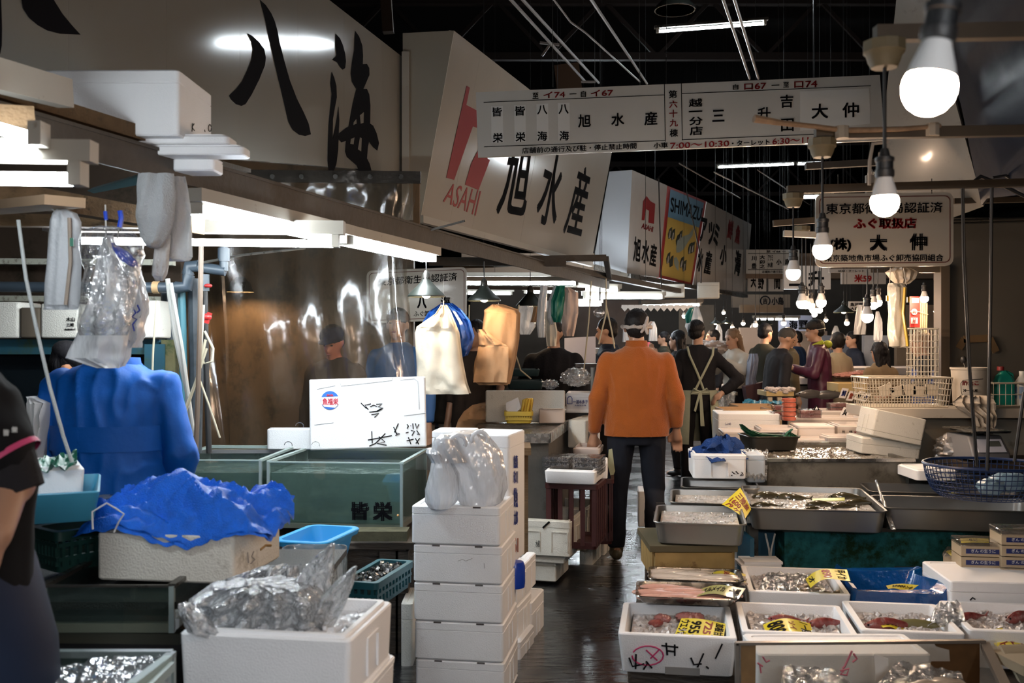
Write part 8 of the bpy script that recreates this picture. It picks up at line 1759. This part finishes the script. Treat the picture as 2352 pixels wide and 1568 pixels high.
# --- crowd
cr = [
 ('person holding up a pink phone behind the apron wearer', 1562, 11.2, 60, 1.62, mat('black_knit', (.015, .014, .016), .9), blackc, 'long', hairm, ((-.26, .1, 1.2), (-.12, .26, 1.42)), ((.2, .2, 1.2), (.05, .3, 1.38)), .2, dict()),
 ('person in cropped white jacket photographing with a phone', 1694, 11.3, 120, 1.65, mat('cream_denim', (.48, .45, .40), .85), blackc, 'long', hairb, ((-.24, .1, 1.2), (-.06, .24, 1.33)), ((.24, .1, 1.2), (.05, .25, 1.33)), .6, dict(hem=1.0)),
 ('person in cap standing dim between the two phone takers', 1638, 14, 100, 1.66, blackc, blackc, 'short', hairm, None, None, 0, dict()),
 ('grey haired person bowing his head in black coat with pale zipper', 1776, 10.6, -75, 1.66, mat('black_coat', (.018, .017, .02), .75), blackc, 'bald', hairg, ((-.24, .05, 1.12), (-.18, .2, .95)), None, 1.3, dict(hem=.7)),
 ('person standing right behind the grey haired one', 1752, 12.15, -60, 1.72, mat('dark_olive', (.03, .028, .02), .8), blackc, 'short', hairm, None, None, .3, dict()),
 ('person with bobbed hair and olive coat turned right', 1808, 11.9, -80, 1.66, mat('olive_coat', (.13, .10, .06), .85, bump=.3, bs=20), blackc, 'bob', mat('dark_brown_hair', (.03, .015, .01), .5), None, None, .2, dict(hem=.72)),
 ('person in maroon windbreaker with lime hood and dark cap', 1884, 10.9, 80, 1.74, mat('maroon_windbreaker', (.075, .014, .035), .45, var=.2, vs=6), blackc, 'short', hairm, ((-.26, .08, 1.12), (-.14, .28, 1.18)), ((.26, .08, 1.12), (.14, .28, 1.18)), .4, dict(hem=.72)),
 ('person in dark blue behind the maroon windbreaker', 1838, 15, 60, 1.66, mat('dark_blue_top', (.015, .03, .07), .8), blackc, 'short', hairm, None, None, .5, dict()),
 ('person with tan shoulder bag behind the maroon windbreaker', 1924, 11.5, 30, 1.6, mat('tan_coat', (.30, .25, .18), .85), blackc, 'bob', hairm, None, None, 0, dict(hem=.72)),
 ('person in navy jacket walking off in the middle distance', 1962, 14, 100, 1.64, mat('navy_jacket', (.015, .02, .035)), blackc, 'short', hairm, None, None, .2, dict()),
 ('small dark figure beyond the shoulder bag', 1925, 19, 0, 1.66, blackc, blackc, 'short', hairm, None, None, 0, dict()),
 ('person with long hair and tan coat seen from behind near the wire rack', 2026, 9.8, 20, 1.50, mat('tan_brown_coat', (.17, .12, .07), .85), blackc, 'long', hairm, None, None, .4, dict(hem=.8)),
 ('worker in blue apron reaching down beyond the opening', 2140, 8.9, 70, 1.60, blackc, blackc, 'short', mat('greying_hair', (.25, .16, .1), .7), ((-.22, .12, 1.15), (-.14, .36, 1.08)), ((.22, .12, 1.15), (.1, .36, 1.08)), .8, dict()),
 ('dim person far left of the phone takers', 1525, 17, 90, 1.66, mat('dark_olive', (.03, .028, .02)), blackc, 'short', hairm, None, None, 0, dict()),
 ('dim far person in grey under the left end of the board', 1468, 18, 140, 1.66, mat('grey_coat', (.1, .1, .11), .8), blackc, 'short', hairm, None, None, 0, dict())]
for lab, x, d, fc, H, tp, pn, hs, hm, aL, aR, nod, kw in cr:
    t, hc, hr, s = person(lab, x, d, 0, fc, H, 1.0, tp, pn, hm, None, nod * .12, 0, nod, aL, aR, vox=.013 if d < 12 else .018, hairstyle=hs, **kw)
    if 'pink phone' in lab:
        obj('phone', MB().box((-.05 * s, .36, 1.49 * s), (.075, .012, .15)), mat('pink_phone', (.75, .08, .16), .4, emit=.25), t)['label'] = 'pink phone held up'
    if 'photographing' in lab:
        obj('phone', MB().box((0, .33, 1.40 * s), (.07, .012, .13)), blackp, t); obj('shirt', MB().box((0, .105, 1.12 * s), (.11, .03, .36)), blackc, t)
    if 'pale zipper' in lab:
        obj('zipper_stripe', MB().tube([V3(-.19, .03 + .15 * .5 * .0, 1.36) * s, V3(-.215, .03, 1.15) * s, V3(-.21, .03, .75) * s], .006, 6), mat('pale_stripe', (.4, .35, .25), .6), t)
        obj('shoulder_bag', MB().box((-.26, -.02, .92), (.08, .34, .26), Euler((.2, 0, 0)).to_matrix()), mat('maroon_bag', (.06, .025, .03), .6), t)
    if 'maroon' in lab and 'lime' in lab:
        headpart('cap', MB().ell((0, -.015, .05), (.087, .105, .07)).ell((0, .105, .045), (.06, .06, .009)), mat('dark_cap', (.03, .025, .022), .8), t, hc, hr)
        headpart('cap_band', MB().tube([V3(.09 * math.cos(a), -.012 + .106 * math.sin(a), .005) for a in [math.pi + math.pi * k / 16 for k in range(17)]], .004, 6), mat('white_band', (.5, .48, .42), .6), t, hc, hr)
        mb = MB().ell(V3(0, -.075, 1.435) * s, (.10, .05, .045)).tube([V3(-.1, -.02, 1.46) * s, V3(-.07, .07, 1.42) * s, V3(0, .1, 1.38) * s, V3(.07, .07, 1.42) * s, V3(.1, -.02, 1.46) * s], .025, 8)
        obj('lime_hood', mb, mat('lime_lining', (.35, .38, .04), .7), t)
    if 'shoulder bag' in lab and 'tan' in lab: obj('shoulder_bag', MB().box((.3, 0, .95), (.1, .3, .3)), mat('tan_bag', (.35, .28, .19), .7), t)
    if 'blue apron' in lab: obj('apron', MB().loft([ringe(V3(0, .02, z), .20, .15, 24) for z in (.5, .8, 1.1, 1.25)], False, False), mat('cobalt_apron', (.02, .06, .25), .5), t)
single('lilac_jacket', 'pale lilac jacket bundle hanging by the black coat', 'jacket', drape([(812, 1722, 1740), (830, 1718, 1742), (870, 1714, 1735), (900, 1712, 1748)], 10.9, .12, fold=.03), mat('lilac_cloth', (.30, .32, .40), .8))
single('fish_wrap_heap', 'heap of clear wrapped goods on the counter behind the apron wearer', 'goods', crumple(at(1640, 800, 11.6), (.22, .15, .08), 6, .5), mat('pinkish_pack', (.5, .42, .38), .4, var=.3, vs=20))
t = T('steel_rack', 'dark metal rack with clear sheets right of the apron wearer', 'rack', at(1668, 960, 10.2))
obj('top', MB().box(at(1662, 902, 10.2), (.22, .3, .03)), dsteel, t, True); obj('film', film([at(1640, 900, 10.0), at(1690, 898, 10.0), at(1685, 960, 9.95), at(1645, 965, 9.95)], 3, .03), clr, t, True)
obj('leg', MB().beam(at(1645, 905, 10.1), Vector((px2(1645, 10.1), 10.1, 0)), .03, .03).beam(at(1682, 905, 10.1), Vector((px2(1682, 10.1), 10.1, 0)), .03, .03), dsteel, t, True)
# remove helper props
for o in bpy.data.objects:
    for k in ('_w', '_d', '_h', '_s'):
        if k in o.keys(): del o[k]
